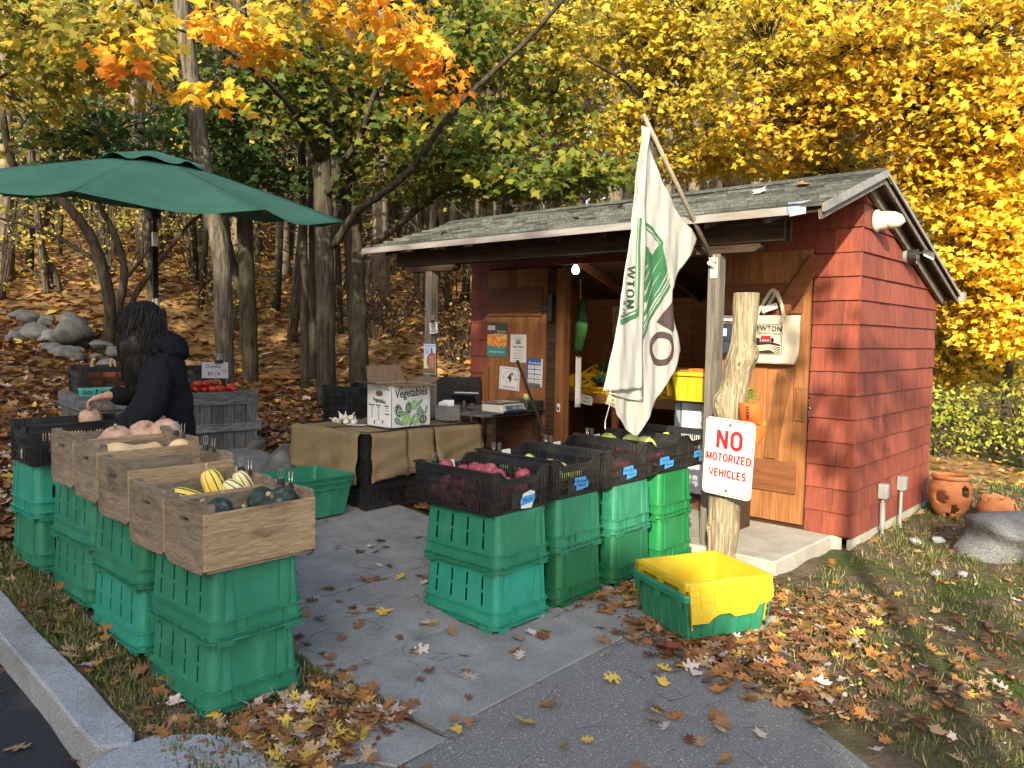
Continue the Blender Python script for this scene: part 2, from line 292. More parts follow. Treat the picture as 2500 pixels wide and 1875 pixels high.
LOGM = mat('log_post_wood', (.19, .15, .095), (.42, .35, .24), (38, 38, 3), 9, rough=.85, spec=.15, c3=(.10, .07, .045), sc3=(9, 9, 2.4), lo3=.5, hi3=.72, bump=2.2, dist=1.6)
FON = None
def text(s, size, matl, M4, parent, name='lettering', off=0., th=.0008, align='CENTER', sx=1., sp=1.):
    cu = D.curves.new(name, 'FONT'); cu.body = s; cu.size = size; cu.align_x = align; cu.align_y = 'CENTER'; cu.offset = off; cu.extrude = th; cu.resolution_u = 2; cu.space_character = sp
    t = D.objects.new('t', cu); SC.collection.objects.link(t); C.view_layer.update()
    me = D.meshes.new_from_object(t.evaluated_get(C.evaluated_depsgraph_get())); D.objects.remove(t); me.name = name
    me.transform(M4 @ Matrix.Diagonal((sx, 1, 1, 1))); me.materials.clear(); me.materials.append(matl)
    o = D.objects.new(name, me); SC.collection.objects.link(o); o.parent = parent; return o
def FR(o, ax, ay):                                   # frame: text x along ax, y along ay
    ax = Vector(ax).normalized(); ay = Vector(ay); ay = (ay-ax*ay.dot(ax)).normalized(); az = ax.cross(ay); o = Vector(o)
    return Matrix(((ax.x, ay.x, az.x, o.x), (ax.y, ay.y, az.y, o.y), (ax.z, ay.z, az.z, o.z), (0, 0, 0, 1)))

def stroke(b, pts, w, mp, closed=False, lift=0.):     # a flat ribbon along a 2-D polyline, mapped into space
    n = len(pts); L_ = []; R2 = []
    for i in range(n):
        p = pts[i]; a = pts[i-1] if (i or closed) else p; c = pts[(i+1) % n] if (i < n-1 or closed) else p
        if closed and i == 0: a = pts[-1]
        d1 = (p[0]-a[0], p[1]-a[1]); d2 = (c[0]-p[0], c[1]-p[1]); l1 = math.hypot(*d1) or 1; l2 = math.hypot(*d2) or 1
        if a == p: t = (d2[0]/l2, d2[1]/l2); k = 1
        elif c == p: t = (d1[0]/l1, d1[1]/l1); k = 1
        else:
            u1 = (d1[0]/l1, d1[1]/l1); u2 = (d2[0]/l2, d2[1]/l2); t = (u1[0]+u2[0], u1[1]+u2[1]); q = math.hypot(*t) or 1; t = (t[0]/q, t[1]/q); k = min(2.2, 1/max(.35, t[0]*u1[0]+t[1]*u1[1]))
        nx, ny = -t[1]*w/2*k, t[0]*w/2*k; L_.append((p[0]+nx, p[1]+ny)); R2.append((p[0]-nx, p[1]-ny))
    A = [b.av(mp(x, y, lift)) for x, y in L_]; B = [b.av(mp(x, y, lift)) for x, y in R2]
    for i in range(n if closed else n-1): j = (i+1) % n; b.af([A[i], B[i], B[j], A[j]])
def arc(cx, cy, rx, ry, a0, a1, n=14): return [(cx+rx*math.cos(rad(a0+(a1-a0)*i/n)), cy+ry*math.sin(rad(a0+(a1-a0)*i/n))) for i in range(n+1)]
GLY = {'N': (.62, [[(.08, 0), (.08, 1)], [(.08, .97), (.54, .03)], [(.54, 0), (.54, 1)]]), 'O': (.64, [arc(.32, .68, .24, .26, 0, 180)+arc(.32, .32, .24, .26, 180, 360)+[(.56, .68)]]), 'M': (.74, [[(.08, 0), (.08, 1)], [(.09, .97), (.37, .12), (.65, .97)], [(.66, 0), (.66, 1)]]),
       'T': (.54, [[(.27, 0), (.27, .93)], [(.02, .94), (.52, .94)]]), 'R': (.60, [[(.08, 0), (.08, 1)], [(.08, .94), (.32, .94)]+arc(.32, .71, .19, .23, 90, -90)+[(.08, .48)], [(.32, .48), (.53, 0)]]), 'I': (.18, [[(.09, 0), (.09, 1)]]), 'Z': (.54, [[(.04, .94), (.46, .94), (.07, .06), (.50, .06)]]),
       'E': (.54, [[(.08, 0), (.08, 1)], [(.08, .94), (.50, .94)], [(.08, .52), (.46, .52)], [(.08, .06), (.50, .06)]]), 'D': (.62, [[(.08, 0), (.08, 1)], [(.08, .94), (.30, .94)]+arc(.30, .70, .24, .24, 90, 0)+arc(.30, .30, .24, .24, 0, -90)+[(.08, .06)]]), 'V': (.62, [[(.03, 1), (.31, .05), (.59, 1)]]),
       'H': (.62, [[(.08, 0), (.08, 1)], [(.54, 0), (.54, 1)], [(.08, .52), (.54, .52)]]), 'C': (.60, [arc(.32, .68, .24, .26, 15, 180)+arc(.32, .32, .24, .26, 180, 345)]), 'L': (.50, [[(.08, 1), (.08, .06), (.48, .06)]]), 'S': (.56, [arc(.28, .72, .2, .22, 20, 250, 14)+arc(.28, .28, .2, .22, 80, -160, 14)]), 'W': (.9, [[(.03, 1), (.24, .04), (.45, .95), (.66, .04), (.87, 1)]]), ' ': (.4, [])}
def letters(b, s_, h, w, mp, x0=0, y0=0, sp=.14, sx=1.):        # centred on (x0, y0)
    tot = sum(GLY[c][0]*sx+sp for c in s_)-sp; x = x0-tot*h/2; k = 0
    for c in s_:
        gw, st_ = GLY[c]
        for q in st_: stroke(b, [(x+a*h*sx, y0+(z-.5)*h) for a, z in q], w, mp, lift=.00012*(k % 5)); k += 1
        x += (gw*sx+sp)*h
# ------------------------------------------------------------ the ground, paths, kerb, road
def lines(a, b, f0, f1, fine, grow=1.35):
    v = [x for x in np.arange(f0, f1+1e-6, fine)]; s = fine; x = f1
    while x < b: s = min(s*grow, 3.); x += s; v.append(x)
    s = fine; x = f0
    while x > a: s = min(s*grow, 3.); x -= s; v.insert(0, x)
    return [float(q) for q in v]
def structure(o, mat_slot=None): o['kind'] = 'structure'; return o
g = MB(); XS = lines(-75, 45, -9, 5, .14); YS = lines(-14, 75, -6, 8, .14)
def gz_(x, y):
    z = gh(x, y)
    if y < -4.86 and x < 3: z -= .22*sm(-4.86, -4.9, y)*(1 if x < -.3 else 0)
    X, Y = XY(x, y); z += (.012*math.sin(x*9+3*y)+.012*math.sin(y*11-2*x))*(1 if (y > -1.9 or y < -4 and x < -.6 or x < -4.2) and y > -4.7 else 0)
    return z-.012
ii = {}
for i, x in enumerate(XS):
    for j, y in enumerate(YS): ii[(i, j)] = g.av((x, y, gz_(x, y)))
for i in range(len(XS)-1):
    for j in range(len(YS)-1):
        X, Y = XY(XS[i], YS[j]); g.mi = 1 if (Y > 9.5+1.2*math.sin(X*.9) and X < 6 or X < -4.6+.5*math.sin(Y*2)) else 0
        g.af([ii[(i, j)], ii[(i+1, j)], ii[(i+1, j+1)], ii[(i, j+1)]])
structure(g.build('ground', [SOIL, HILL], smooth=True))
def sheet(name, pts, m, dz, split=(), th=0.):
    s = MB(); a = [s.av((x, y, gh(x, y)+dz)) for x, y in pts]; s.af(a)
    if th:
        b = [s.av((x, y, gh(x, y)+dz-th)) for x, y in pts]; n = len(pts)
        for i in range(n): s.af([a[i], b[i], b[(i+1) % n], a[(i+1) % n]])
    return structure(s.build(name, m))
xs = [-.285, -.99]; k = MB()
for a, b in ((-1.0, -.285), (-1.712, -1.0), (-2.95, -1.728), (-4.2, -2.96), (-5.5, -4.21)):
    y0, y1 = (-3.90 if b > -.9 else -3.94), -2.02
    P = [(a, y0, gh(a, y0)+.012), (b, (-3.885 if b > -.9 else y0), gh(b, y0)+.012), (b, y1, gh(b, y1)+.012), (a, y1, gh(a, y1)+.012)]
    k.hexa([(p[0], p[1], p[2]-.08) for p in P]+P)
k.hexa([(x, y, gh(x, y)+.009-d) for d in (.07, 0) for x, y in ((-.46, -4.30), (-.235, -4.17), (-.232, -3.905), (-.54, -3.95))])
structure(k.build('concrete_path', CON, bev=.006))
sheet('asphalt_path', [(-.278, -3.88), (-.22, -3.98), (-.215, -4.18), (-.46, -4.33), (-.42, -4.9), (-.3, -9), (3.2, -9), (3.2, -5), (2.2, -3.75), (1.4, -3.05), (1.02, -2.83), (.56, -2.56), (.30, -2.50), (.06, -2.42), (-.1, -2.1), (-.278, -2.05)], ASP, .006)
s = MB()
for a, b in ((-9, -6.5), (-6.5, -1), (-1, -.3)): s.quad((a, -12, gh(a, -12)-.13), (b, -12, gh(b, -12)-.13), (b, -4.9, gh(b, -4.9)-.13), (a, -4.9, gh(a, -4.9)-.13))
structure(s.build('road', RD))
def kerbpiece(pts, inner, name='granite_kerb'):
    s = MB(); n = len(pts); jr = random.Random(len(pts)+7)
    top = [s.av((x+jr.uniform(-.004, .004), y+jr.uniform(-.004, .004), gh(x, y)+.012+jr.uniform(-.004, .004))) for x, y in pts]
    bot = [s.av((x, y+(0 if i in inner else -.012), gh(x, y)-.22)) for i, (x, y) in enumerate(pts)]
    s.af(top)
    for i in range(n): s.af([top[i], bot[i], bot[(i+1) % n], top[(i+1) % n]])
    return structure(s.build(name, GRN, bev=.010))
kx = [-1.03-.28*i for i in range(28)]
kerbpiece([(x, -4.915+.006*math.sin(i*2.1)) for i, x in enumerate(kx[::-1][:-1])]+[(-1.10, -4.915), (-1.03, -4.80), (-1.12, -4.76)]+[(x, -4.765+.006*math.sin(i*1.7)) for i, x in enumerate(kx[1:])], ())
kerbpiece([(-1.05, -4.89), (-1.045, -4.72), (-.93, -4.58), (-.80, -4.49), (-.735, -4.452), (-.64, -4.45), (-.548, -4.47), (-.50, -4.56), (-.52, -4.75), (-.68, -5.0), (-.95, -5.1)], ())
# ------------------------------------------------------------ the shed
shed = thing('farm_shed', 'red shingled farm stand shed with open porch front and grey shingle roof', 'shed')
def siding(name, x0, x1, topf, fn, seed, zlo=.115, wmin=.2, wmax=.62, nz=14, par=shed, zmin=0):
    s = MB(); rr = random.Random(seed); zs = [.12+.178*i for i in range(nz+2)]
    for i, z in enumerate(zs[:-1]):
        x = x0
        while x < x1-1e-4:
            x2 = x+rr.uniform(wmin, wmax)
            if x1-x2 < .12: x2 = x1
            a, b = x+.0012, x2-.0012; ta, tb = topf(a), topf(b); z0 = z if i else zlo; z1 = z+.178+.012
            s.tone = rr.uniform(.82, 1.12); dzb = rr.uniform(-.002, .002)
            if max(ta, tb) > z0+.01 and z1 > zmin:
                za, zb = min(z1, ta), min(z1, tb); za = max(za, z0+.004); zb = max(zb, z0+.004); e = .019+rr.uniform(-.002, .003)
                P = [fn(a, e, z0+dzb), fn(b, e, z0+dzb), fn(b, 0, z0+dzb), fn(a, 0, z0+dzb), fn(a, .002, za), fn(b, .002, zb), fn(b, -.002, zb), fn(a, -.002, za)]
                s.hexa(P)
            x = x2
    return s.build(name, RS, par)
RT = lambda v: 2.715-.325*v
siding('gable_wall', 0., 2.10, lambda v: RT(v), lambda v, e, z: (e, v, z), 3, wmin=.22, wmax=.75)
siding('front_wall', -.335, 0.012, lambda u: 2.70, lambda u, e, z: (u, -e, z), 4, zlo=.125, wmin=.1, wmax=.24)
siding('front_wall', -1.12, -.335, lambda u: 2.70, lambda u, e, z: (u, -e, max(z, 2.285)), 5, zmin=2.30)
siding('front_wall', -3.745, -1.12, lambda u: 2.70, lambda u, e, z: (u, -e, max(z, 2.285)), 15, zmin=2.30)
siding('front_wall', -4.02, -3.745, lambda u: 2.70, lambda u, e, z: (u, -e, z), 6, zlo=.125, wmin=.1, wmax=.2)
siding('side_wall', 0., 2.10, lambda v: RT(v), lambda v, e, z: (-4.02-e, v, z), 8)
b = MB(); b.box(-4.0, -.004, 2.05, 2.09, .12, 2.06); b.build('back_wall', RS, shed)
b = MB(); b.box(-.02, -.006, .004, 2.05, .13, 2.05); b.box(-4.01, -4.0, .004, 2.05, .13, 2.05)
for u0, u1 in ((-.334, -.006), (-4.01, -3.74)): b.box(u0, u1, .004, .03, .13, 2.7)
b.hexa([(-.02, .004, 2.05), (-.006, .004, 2.05), (-.006, 2.05, 2.05), (-.02, 2.05, 2.05), (-.02, .004, 2.72), (-.006, .004, 2.72), (-.006, 2.05, 2.052), (-.02, 2.05, 2.052)])
b.build('inner_lining', IW, shed)
b = MB()
for k_ in range(16): b.tone = .75+.4*R.random(); b.box(-3.99+.25*k_, -3.99+.25*k_+.246, 2.03, 2.046, .13, 2.05) if not (2 <= k_ < 1) else None
b.build('inner_boards', IW, shed)
b = MB(); b.box(-3.98, -.03, .03, 2.03, .10, .128); b.build('shed_floor', IW, shed)
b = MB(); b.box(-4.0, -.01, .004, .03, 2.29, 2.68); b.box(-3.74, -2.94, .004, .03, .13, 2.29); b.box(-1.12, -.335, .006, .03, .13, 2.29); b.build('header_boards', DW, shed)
# window in the back wall
b = MB()
for a in ((-3.64, -3.58, 1.52, 2.02), (-3.20, -3.14, 1.52, 2.02), (-3.58, -3.20, 1.52, 1.58), (-3.58, -3.20, 1.97, 2.02)): b.box(a[0], a[1], 2.0, 2.028, a[2], a[3])
wf = b.build('window_frame', IW, shed); b = MB(); b.box(-3.58, -3.20, 2.012, 2.024, 1.58, 1.97); b.build('pane', GLS, wf)
# corner board seam, concrete footing
b = MB(); b.box(-.02, .006, .02, 2.08, -.12, .10); b.box(-4.0, .004, 2.0, 2.06, -.1, .1); b.build('footing', SLB, shed)
b = MB()
P = [(-4.15, -1.02), (-.13, -1.02), (-.12, -.02), (-.04, .01), (-4.15, .02)]
s = b; top = [s.av((x, y, .121)) for x, y in P]; bot = [s.av((x, y, -.15)) for x, y in P]; s.af(top)
for i in range(5): s.af([top[i], bot[i], bot[(i+1) % 5], top[(i+1) % 5]])
structure(b.build('concrete_slab', SLB, bev=.012))
# roof: deck, stepped shingle courses, drip edge, rakes
ZR_, SL = 2.818, .33
fr = lambda v: ZR_+SL*v if v < 0 else ZR_-SL*v
UL, UR = -4.34, .14
b = MB()
b.hexa([(UL, -1.17, fr(-1.17)-.05), (UR, -1.17, fr(-1.17)-.05), (UR, 0, ZR_-.05), (UL, 0, ZR_-.05), (UL, -1.17, fr(-1.17)-.02), (UR, -1.17, fr(-1.17)-.02), (UR, 0, ZR_-.02), (UL, 0, ZR_-.02)])
b.hexa([(UL, .002, ZR_-.05), (UR, .002, ZR_-.05), (UR, 2.34, fr(2.34)-.05), (UL, 2.34, fr(2.34)-.05), (UL, .002, ZR_-.02), (UR, .002, ZR_-.02), (UR, 2.34, fr(2.34)-.02), (UL, 2.34, fr(2.34)-.02)])
b.build('roof_deck', DW, shed)
s = MB(); rr = random.Random(5)
for side in (-1, 1):
    n = 10 if side < 0 else 17; ex = .128
    for i in range(n):
        v0 = (1.21 if side < 0 else 2.37)-ex*i; v1 = max(v0-ex-.012, 0); x = UL-.012+rr.uniform(0, .1)-.1
        if v0 < .01: continue
        while x < UR+.012:
            x2 = min(UR+.014, x+rr.choice((.12, .16, .2, .31))); a = max(x, UL-.014)
            if x2-a < .03: x = x2; continue
            s.tone = rr.uniform(.5, 1.3); sag = .004*math.sin(x*1.7+i); lift = rr.uniform(0, .004)
            z0 = fr(side*v0)-.004+sag; z1 = fr(side*v1)-.008+sag*.5; t = .016+lift; vj = v0+rr.uniform(-.004, .004)
            P = [(a+.0015, side*vj, z0), (x2-.0015, side*vj, z0), (x2-.0015, side*v1, z1), (a+.0015, side*v1, z1)]
            if side > 0: P = [P[1], P[0], P[3], P[2]]
            s.hexa(P+[(p[0], p[1], p[2]+(t if q < 2 else .004)) for q, p in enumerate(P)]); x = x2
for i in range(23): s.tone = rr.uniform(.7, 1.1); x = UL+i*.195; s.hexa([(x, -.11, fr(-.11)+.012), (x+.2, -.11, fr(-.11)+.012), (x+.2, 0, ZR_+.012), (x, 0, ZR_+.012), (x, -.11, fr(-.11)+.02), (x+.2, -.11, fr(-.11)+.02), (x+.2, 0, ZR_+.024), (x, 0, ZR_+.024)]); s.hexa([(x, .001, ZR_+.012), (x+.2, .001, ZR_+.012), (x+.2, .11, fr(.11)+.012), (x, .11, fr(.11)+.012), (x, .001, ZR_+.024), (x+.2, .001, ZR_+.024), (x+.2, .11, fr(.11)+.02), (x, .11, fr(.11)+.02)])
s.build('roof_shingles', SH, shed)
b = MB(); zf = fr(-1.18)
b.box(UL-.005, .02, -1.225, -1.185, zf-.052, zf-.006); b.box(UL-.005, .02, -1.232, -1.225, zf-.058, zf-.040)
b.beam((UR+.016, -1.19, zf-.025), (UR+.016, -.0, ZR_-.015), .018, .05); b.beam((UR+.016, 0, ZR_-.015), (UR+.016, 2.36, fr(2.36)-.012), .012, .028)
b.tone = 1; b.build('drip_edge', GALV, shed)
b = MB(); b.beam((.035, 0.02, 2.73), (.035, 2.17, RT(2.17)-.005), .03, .11); b.beam((UR-.01, 0, ZR_-.06), (UR-.01, 2.34, fr(2.34)-.06), .02, .05); b.beam((UR-.01, -1.17, zf-.06), (UR-.01, 0, ZR_-.06), .02, .06)
b.box(-4.2, .06, 2.22, 2.30, 2.0, 2.08); b.build('rake_board', PW, shed)
b = MB(); b.box(.06, .19, 2.30, 2.40, 1.99, 2.07); b.build('gutter_end', GALV, shed)
# torn tape on the eave corner
b = MB(); b.prism((-.03, -1.237, zf-.07), (1, 0, 0), (0, 0, 1), (0, -1, 0), [(0, 0), (.10, .01), (.10, .05), (.06, .055), (-.02, .06)], .003)
b.prism((-.06, -1.2, zf+.012), (1, 0, .02), (0, 1, .34), (0, 0, 1), [(0, 0), (.10, -.01), (.12, .06), (.06, .05), (-.03, .07)], .004); b.build('eave_tape', mat('tape_plastic', (.16, .22, .36), (.3, .34, .42), 9, rough=.3, spec=.6), shed)
# beam, caps, posts, rafter tails
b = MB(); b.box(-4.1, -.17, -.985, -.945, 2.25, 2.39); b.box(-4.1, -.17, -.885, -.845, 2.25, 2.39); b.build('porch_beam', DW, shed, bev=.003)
for u0, u1 in ((-1.28, -.34), (-4.0, -3.3)):
    b = MB(); b.prism((0, -.965, 0), (1, 0, 0), (0, 0, 1), (0, 1, 0), [(u0, 2.225), (u0+.04, 2.19), (u1-.04, 2.19), (u1, 2.215), (u1, 2.249), (u0, 2.249)], .09); b.build('post_cap', DW, shed, bev=.002)
for i, u in enumerate((-.72, -3.70)):
    b = MB(); b.box(u, u+.09, -.965, -.875, .121, 2.19); b.build('porch_post', PW, shed, bev=.004)
b = MB(); b.box(-3.7, -.7, -.92, -.905, 2.26, 2.27)
for u in (-4.06, -3.643, -3.204, -2.758, -2.34, -1.92, -1.49, -1.07, -.644, -.22):
    b = MB(); z = fr(-1.1)-.05
    b.hexa([(u-.02, -1.15, fr(-1.15)-.095), (u+.02, -1.15, fr(-1.15)-.095), (u+.02, 0, ZR_-.14), (u-.02, 0, ZR_-.14), (u-.02, -1.15, fr(-1.15)-.051), (u+.02, -1.15, fr(-1.15)-.051), (u+.02, 0, ZR_-.051), (u-.02, 0, ZR_-.051)])
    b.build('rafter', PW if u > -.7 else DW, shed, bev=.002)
for u in (-3.3, -2.4, -1.5, -.6):
    b = MB(); b.hexa([(u-.02, .01, ZR_-.14), (u+.02, .01, ZR_-.14), (u+.02, 2.3, fr(2.3)-.14), (u-.02, 2.3, fr(2.3)-.14), (u-.02, .01, ZR_-.055), (u+.02, .01, ZR_-.055), (u+.02, 2.3, fr(2.3)-.055), (u-.02, 2.3, fr(2.3)-.055)]); b.build('rafter', IW, shed)
# doors
def boards(s, u0, u1, y0, y1, z0, z1, n, rr):
    x = u0
    for i in range(n):
        x2 = u0+(u1-u0)*(i+1)/n; s.tone = rr.uniform(.85, 1.15); s.box(x+.0015, x2-.0015, y0, y1+rr.uniform(-.001, .001), z0, z1); x = x2
dr = MB(); rr = random.Random(2); boards(dr, -1.09, -.34, -.045, -.016, .165, 2.285, 7, rr); door = dr.build('barn_door', CW, shed, bev=.002)
b = MB(); b.tone = .8; b.box(-1.07, -.397, -.066, -.046, .40, .645); b.build('batten', CWH, door, bev=.003); b = MB(); b.tone = .75; b.box(-1.07, -.397, -.066, -.046, 1.80, 2.04)
for u, z in ((-.46, .47), (-.46, .58), (-.6, .47), (-.6, .58), (-.42, .45)): pass
door_b = b.build('batten', CWH, door, bev=.003)
b = MB(); b.tone = .85; b.beam((-.285, -.0775, 2.22), (-.92, -.0775, 1.28), .02, .12, up=(.55, 0, -.83)); b.build('batten', CWH, door, bev=.002)
b = MB(); b.tone = .7; b.prism((-.66, -.068, .66), (1, 0, 0), (0, 0, 1), (0, 1, 0), [(0, 0), (.10, .0), (.19, .60), (.09, .68)], .018)
b.tone = .9; b.box(-.425, -.352, -.062, -.046, .975, 1.235); b.build('batten', CW, door, bev=.002)
b = MB()
for u, z in ((-.41, 1.005), (-.37, 1.005), (-.41, 1.205), (-.37, 1.205), (-.44, .44), (-.44, .61), (-.55, .44), (-.55, .61), (-.66, .44), (-.66, .61), (-.52, 1.83), (-.46, 1.95), (-.4, 2.0)):
    b.tube([(u, -.0625 if z < 1.3 and z > .9 else -.0665, z), (u, -.066 if z < 1.3 and z > .9 else -.070, z)], .005, 6)
b.build('screw_head', MS, door)
b = MB()
for i in range(7): b.tube([(-.325+.006*math.cos(i*2), -.02-.006*(i % 2), .98+i*.03), (-.328, -.03, .995+i*.03)], .006, 6)
b.build('hasp', MS, shed)
sh = MB(); rr = random.Random(9); boards(sh, -3.745, -2.945, -.045, -.016, .6, 2.265, 6, rr); shut = sh.build('open_shutter', CW, shed, bev=.002)
b = MB(); b.tone = .7; b.box(-3.72, -2.99, -.066, -.046, 1.79, 2.08); b.build('batten', CWH, shut, bev=.002)
b = MB(); b.tone = .8; b.box(-3.78, -3.70, -.07, -.02, .3, 1.26); b.build('batten', CW, shed, bev=.002)
b = MB(); b.box(-2.94, -2.82, -.03, .03, .13, 2.28); b.build('gap_strip', DW, shed)  # dark strip stands in for the black gap beside the jamb
b = MB(); b.tone = .9; b.box(-2.815, -2.715, -.05, .05, .13, 2.25); b.build('jamb', CW, shed, bev=.003)
b = MB(); b.box(-2.99, -2.87, -.075, -.047, 1.84, 1.89); b.box(-2.90, -2.85, -.08, -.031, 1.74, 2.0); b.build('hinge', MD, shed)
b = MB(); boards(b, -3.745, -2.945, -.012, .003, .13, .62, 4, rr); b.build('lower_boards', CW, shed)
b = MB(); b.box(-2.778, -2.742, -.056, -.0505, .86, .94); st = b.build('switch_plate', WH, shed); b = MB(); b.box(-2.77, -2.75, -.058, -.0562, .875, .905); b.build('switch', INK, st)
# light fittings and conduits on the gable wall
b = MB(); b.M = Matrix.Translation((.013, .235, 2.50)) @ Euler((0, PI/2, 0)).to_matrix().to_4x4()
b.lathe([(.075, 0), (.085, .004), (.085, .025), (.07, .04), (.068, .09), (.055, .12), (.02, .135)], 20); b.M = None
wl = b.build('wall_light', PVC, shed, smooth=True)
b = MB(); b.M = Matrix.Translation((.12, .235, 2.50)) @ Euler((0, PI/2+.15, 0)).to_matrix().to_4x4(); b.lathe([(.066, -.04), (.064, .03), (.045, .075), (.006, .105)], 16); b.M = None; b.build('hood', PVC, wl, smooth=True)
b = MB(); b.M = Matrix.Translation((.013, 1.02, 2.305)) @ Euler((0, PI/2, 0)).to_matrix().to_4x4(); b.lathe([(.06, 0), (.06, .03)], 16); b.M = None; fl_ = b.build('floodlight', GP, shed)
b = MB(); b.M = Matrix.Translation((.043, 1.02, 2.305)) @ Euler((0, PI/2, 0)).to_matrix().to_4x4(); b.lathe([(.056, 0), (.056, .07), (.04, .075)], 16); b.M = None
b.tube([(.1, 1.02, 2.32), (.15, 1.03, 2.33)], .012); b.tube([(.105, 1.0, 2.28), (.115, .99, 2.235)], .008); b.build('sensor', MD, fl_)
b = MB(); b.M = Matrix.Translation((.185, 1.05, 2.31)) @ Euler((.0, .5, .25)).to_matrix().to_4x4(); b.hexa([(-.05, -.055, -.012), (.06, -.07, -.012), (.06, .07, -.012), (-.05, .055, -.012), (-.05, -.03, .03), (.03, -.05, .03), (.03, .05, .03), (-.05, .03, .03)]); b.build('lamp_head', MD, fl_)
b = MB(); b.M = Matrix.Translation((.185, 1.05, 2.31)) @ Euler((.0, .5, .25)).to_matrix().to_4x4(); b.box(-.03, .05, -.045, .045, -.016, -.0125); b.build('led_panel', LED, fl_)
for v, z0, z1, tl in ((.63, .02, .42, 0), (1.13, .05, .42, .02)):
    b = MB()
    if not tl: b.tube([(.055, v, -.03), (.05, v, .13)], .013); b.tube([(.05, v, .09), (.05, v, .12)], .024); b.tube([(.05, v, .12), (.045, v, .30)], .021); b.tube([(.045, v, .3), (.045, v, .35)], .013)
    else: b.tube([(.06, v-.04, .02), (.055, v-.04, .07), (.045, v, .34)], .013)
    cb_ = b.build('conduit', GP, shed, smooth=False); b = MB(); b.box(.014, .08, v-.04, v+.035, .335, .455); b.box(.016, .088, v-.036, v+.031, .34, .45); b.build('outlet_box', GP, cb_, bev=.006)
# bulb
bulb = thing('light_bulb', 'round lit bulb hanging inside the shed opening', 'bulb', (-3.05, .55, 2.30)); b = MB(); b.lathe([(.002, -.055), (.03, -.045), (.04, -.02), (.036, .005), (.02, .03), (.014, .04)], 16); b.build('glass_globe', BULB, bulb, smooth=True); b = MB(); b.lathe([(.017, .04), (.02, .045), (.02, .09), (.01, .1), (.01, .3)], 12); b.build('socket', MD, bulb)
pl_ = D.lights.new('bulb_light', 'POINT'); po = D.objects.new('bulb_light', pl_); SC.collection.objects.link(po); po.parent = bulb; po.location = (0, 0, -.08); pl_.energy = 3; pl_.color = (1, .75, .5); pl_.shadow_soft_size = .04
# ------------------------------------------------------------ crates
def rrect(w, d, r, z, n=3):                          # rounded rectangle loop, starting on the +x side of the front edge
    P = []
    for cx, cy, a0 in ((w/2-r, -d/2+r, -90), (w/2-r, d/2-r, 0), (-w/2+r, d/2-r, 90), (-w/2+r, -d/2+r, 180)):
        for k in range(n+1): a = rad(a0+90*k/n); P.append((cx+r*math.cos(a), cy+r*math.sin(a), z))
    return P
def loops(s, L, cap0=False, cap1=False):
    R_ = [[s.av(p) for p in l] for l in L]; n = len(R_[0])
    for i in range(len(R_)-1):
        for j in range(n): s.af([R_[i][j], R_[i][(j+1) % n], R_[i+1][(j+1) % n], R_[i+1][j]])
    if cap0: s.af(R_[0][::-1])
    if cap1: s.af(R_[-1])
def flange(s, w, d, z, t, e, r=.03):                 # a ledge running round the crate
    loops(s, [rrect(w, d, r, z), rrect(w+2*e, d+2*e, r+e, z), rrect(w+2*e, d+2*e, r+e, z+t), rrect(w, d, r, z+t)])
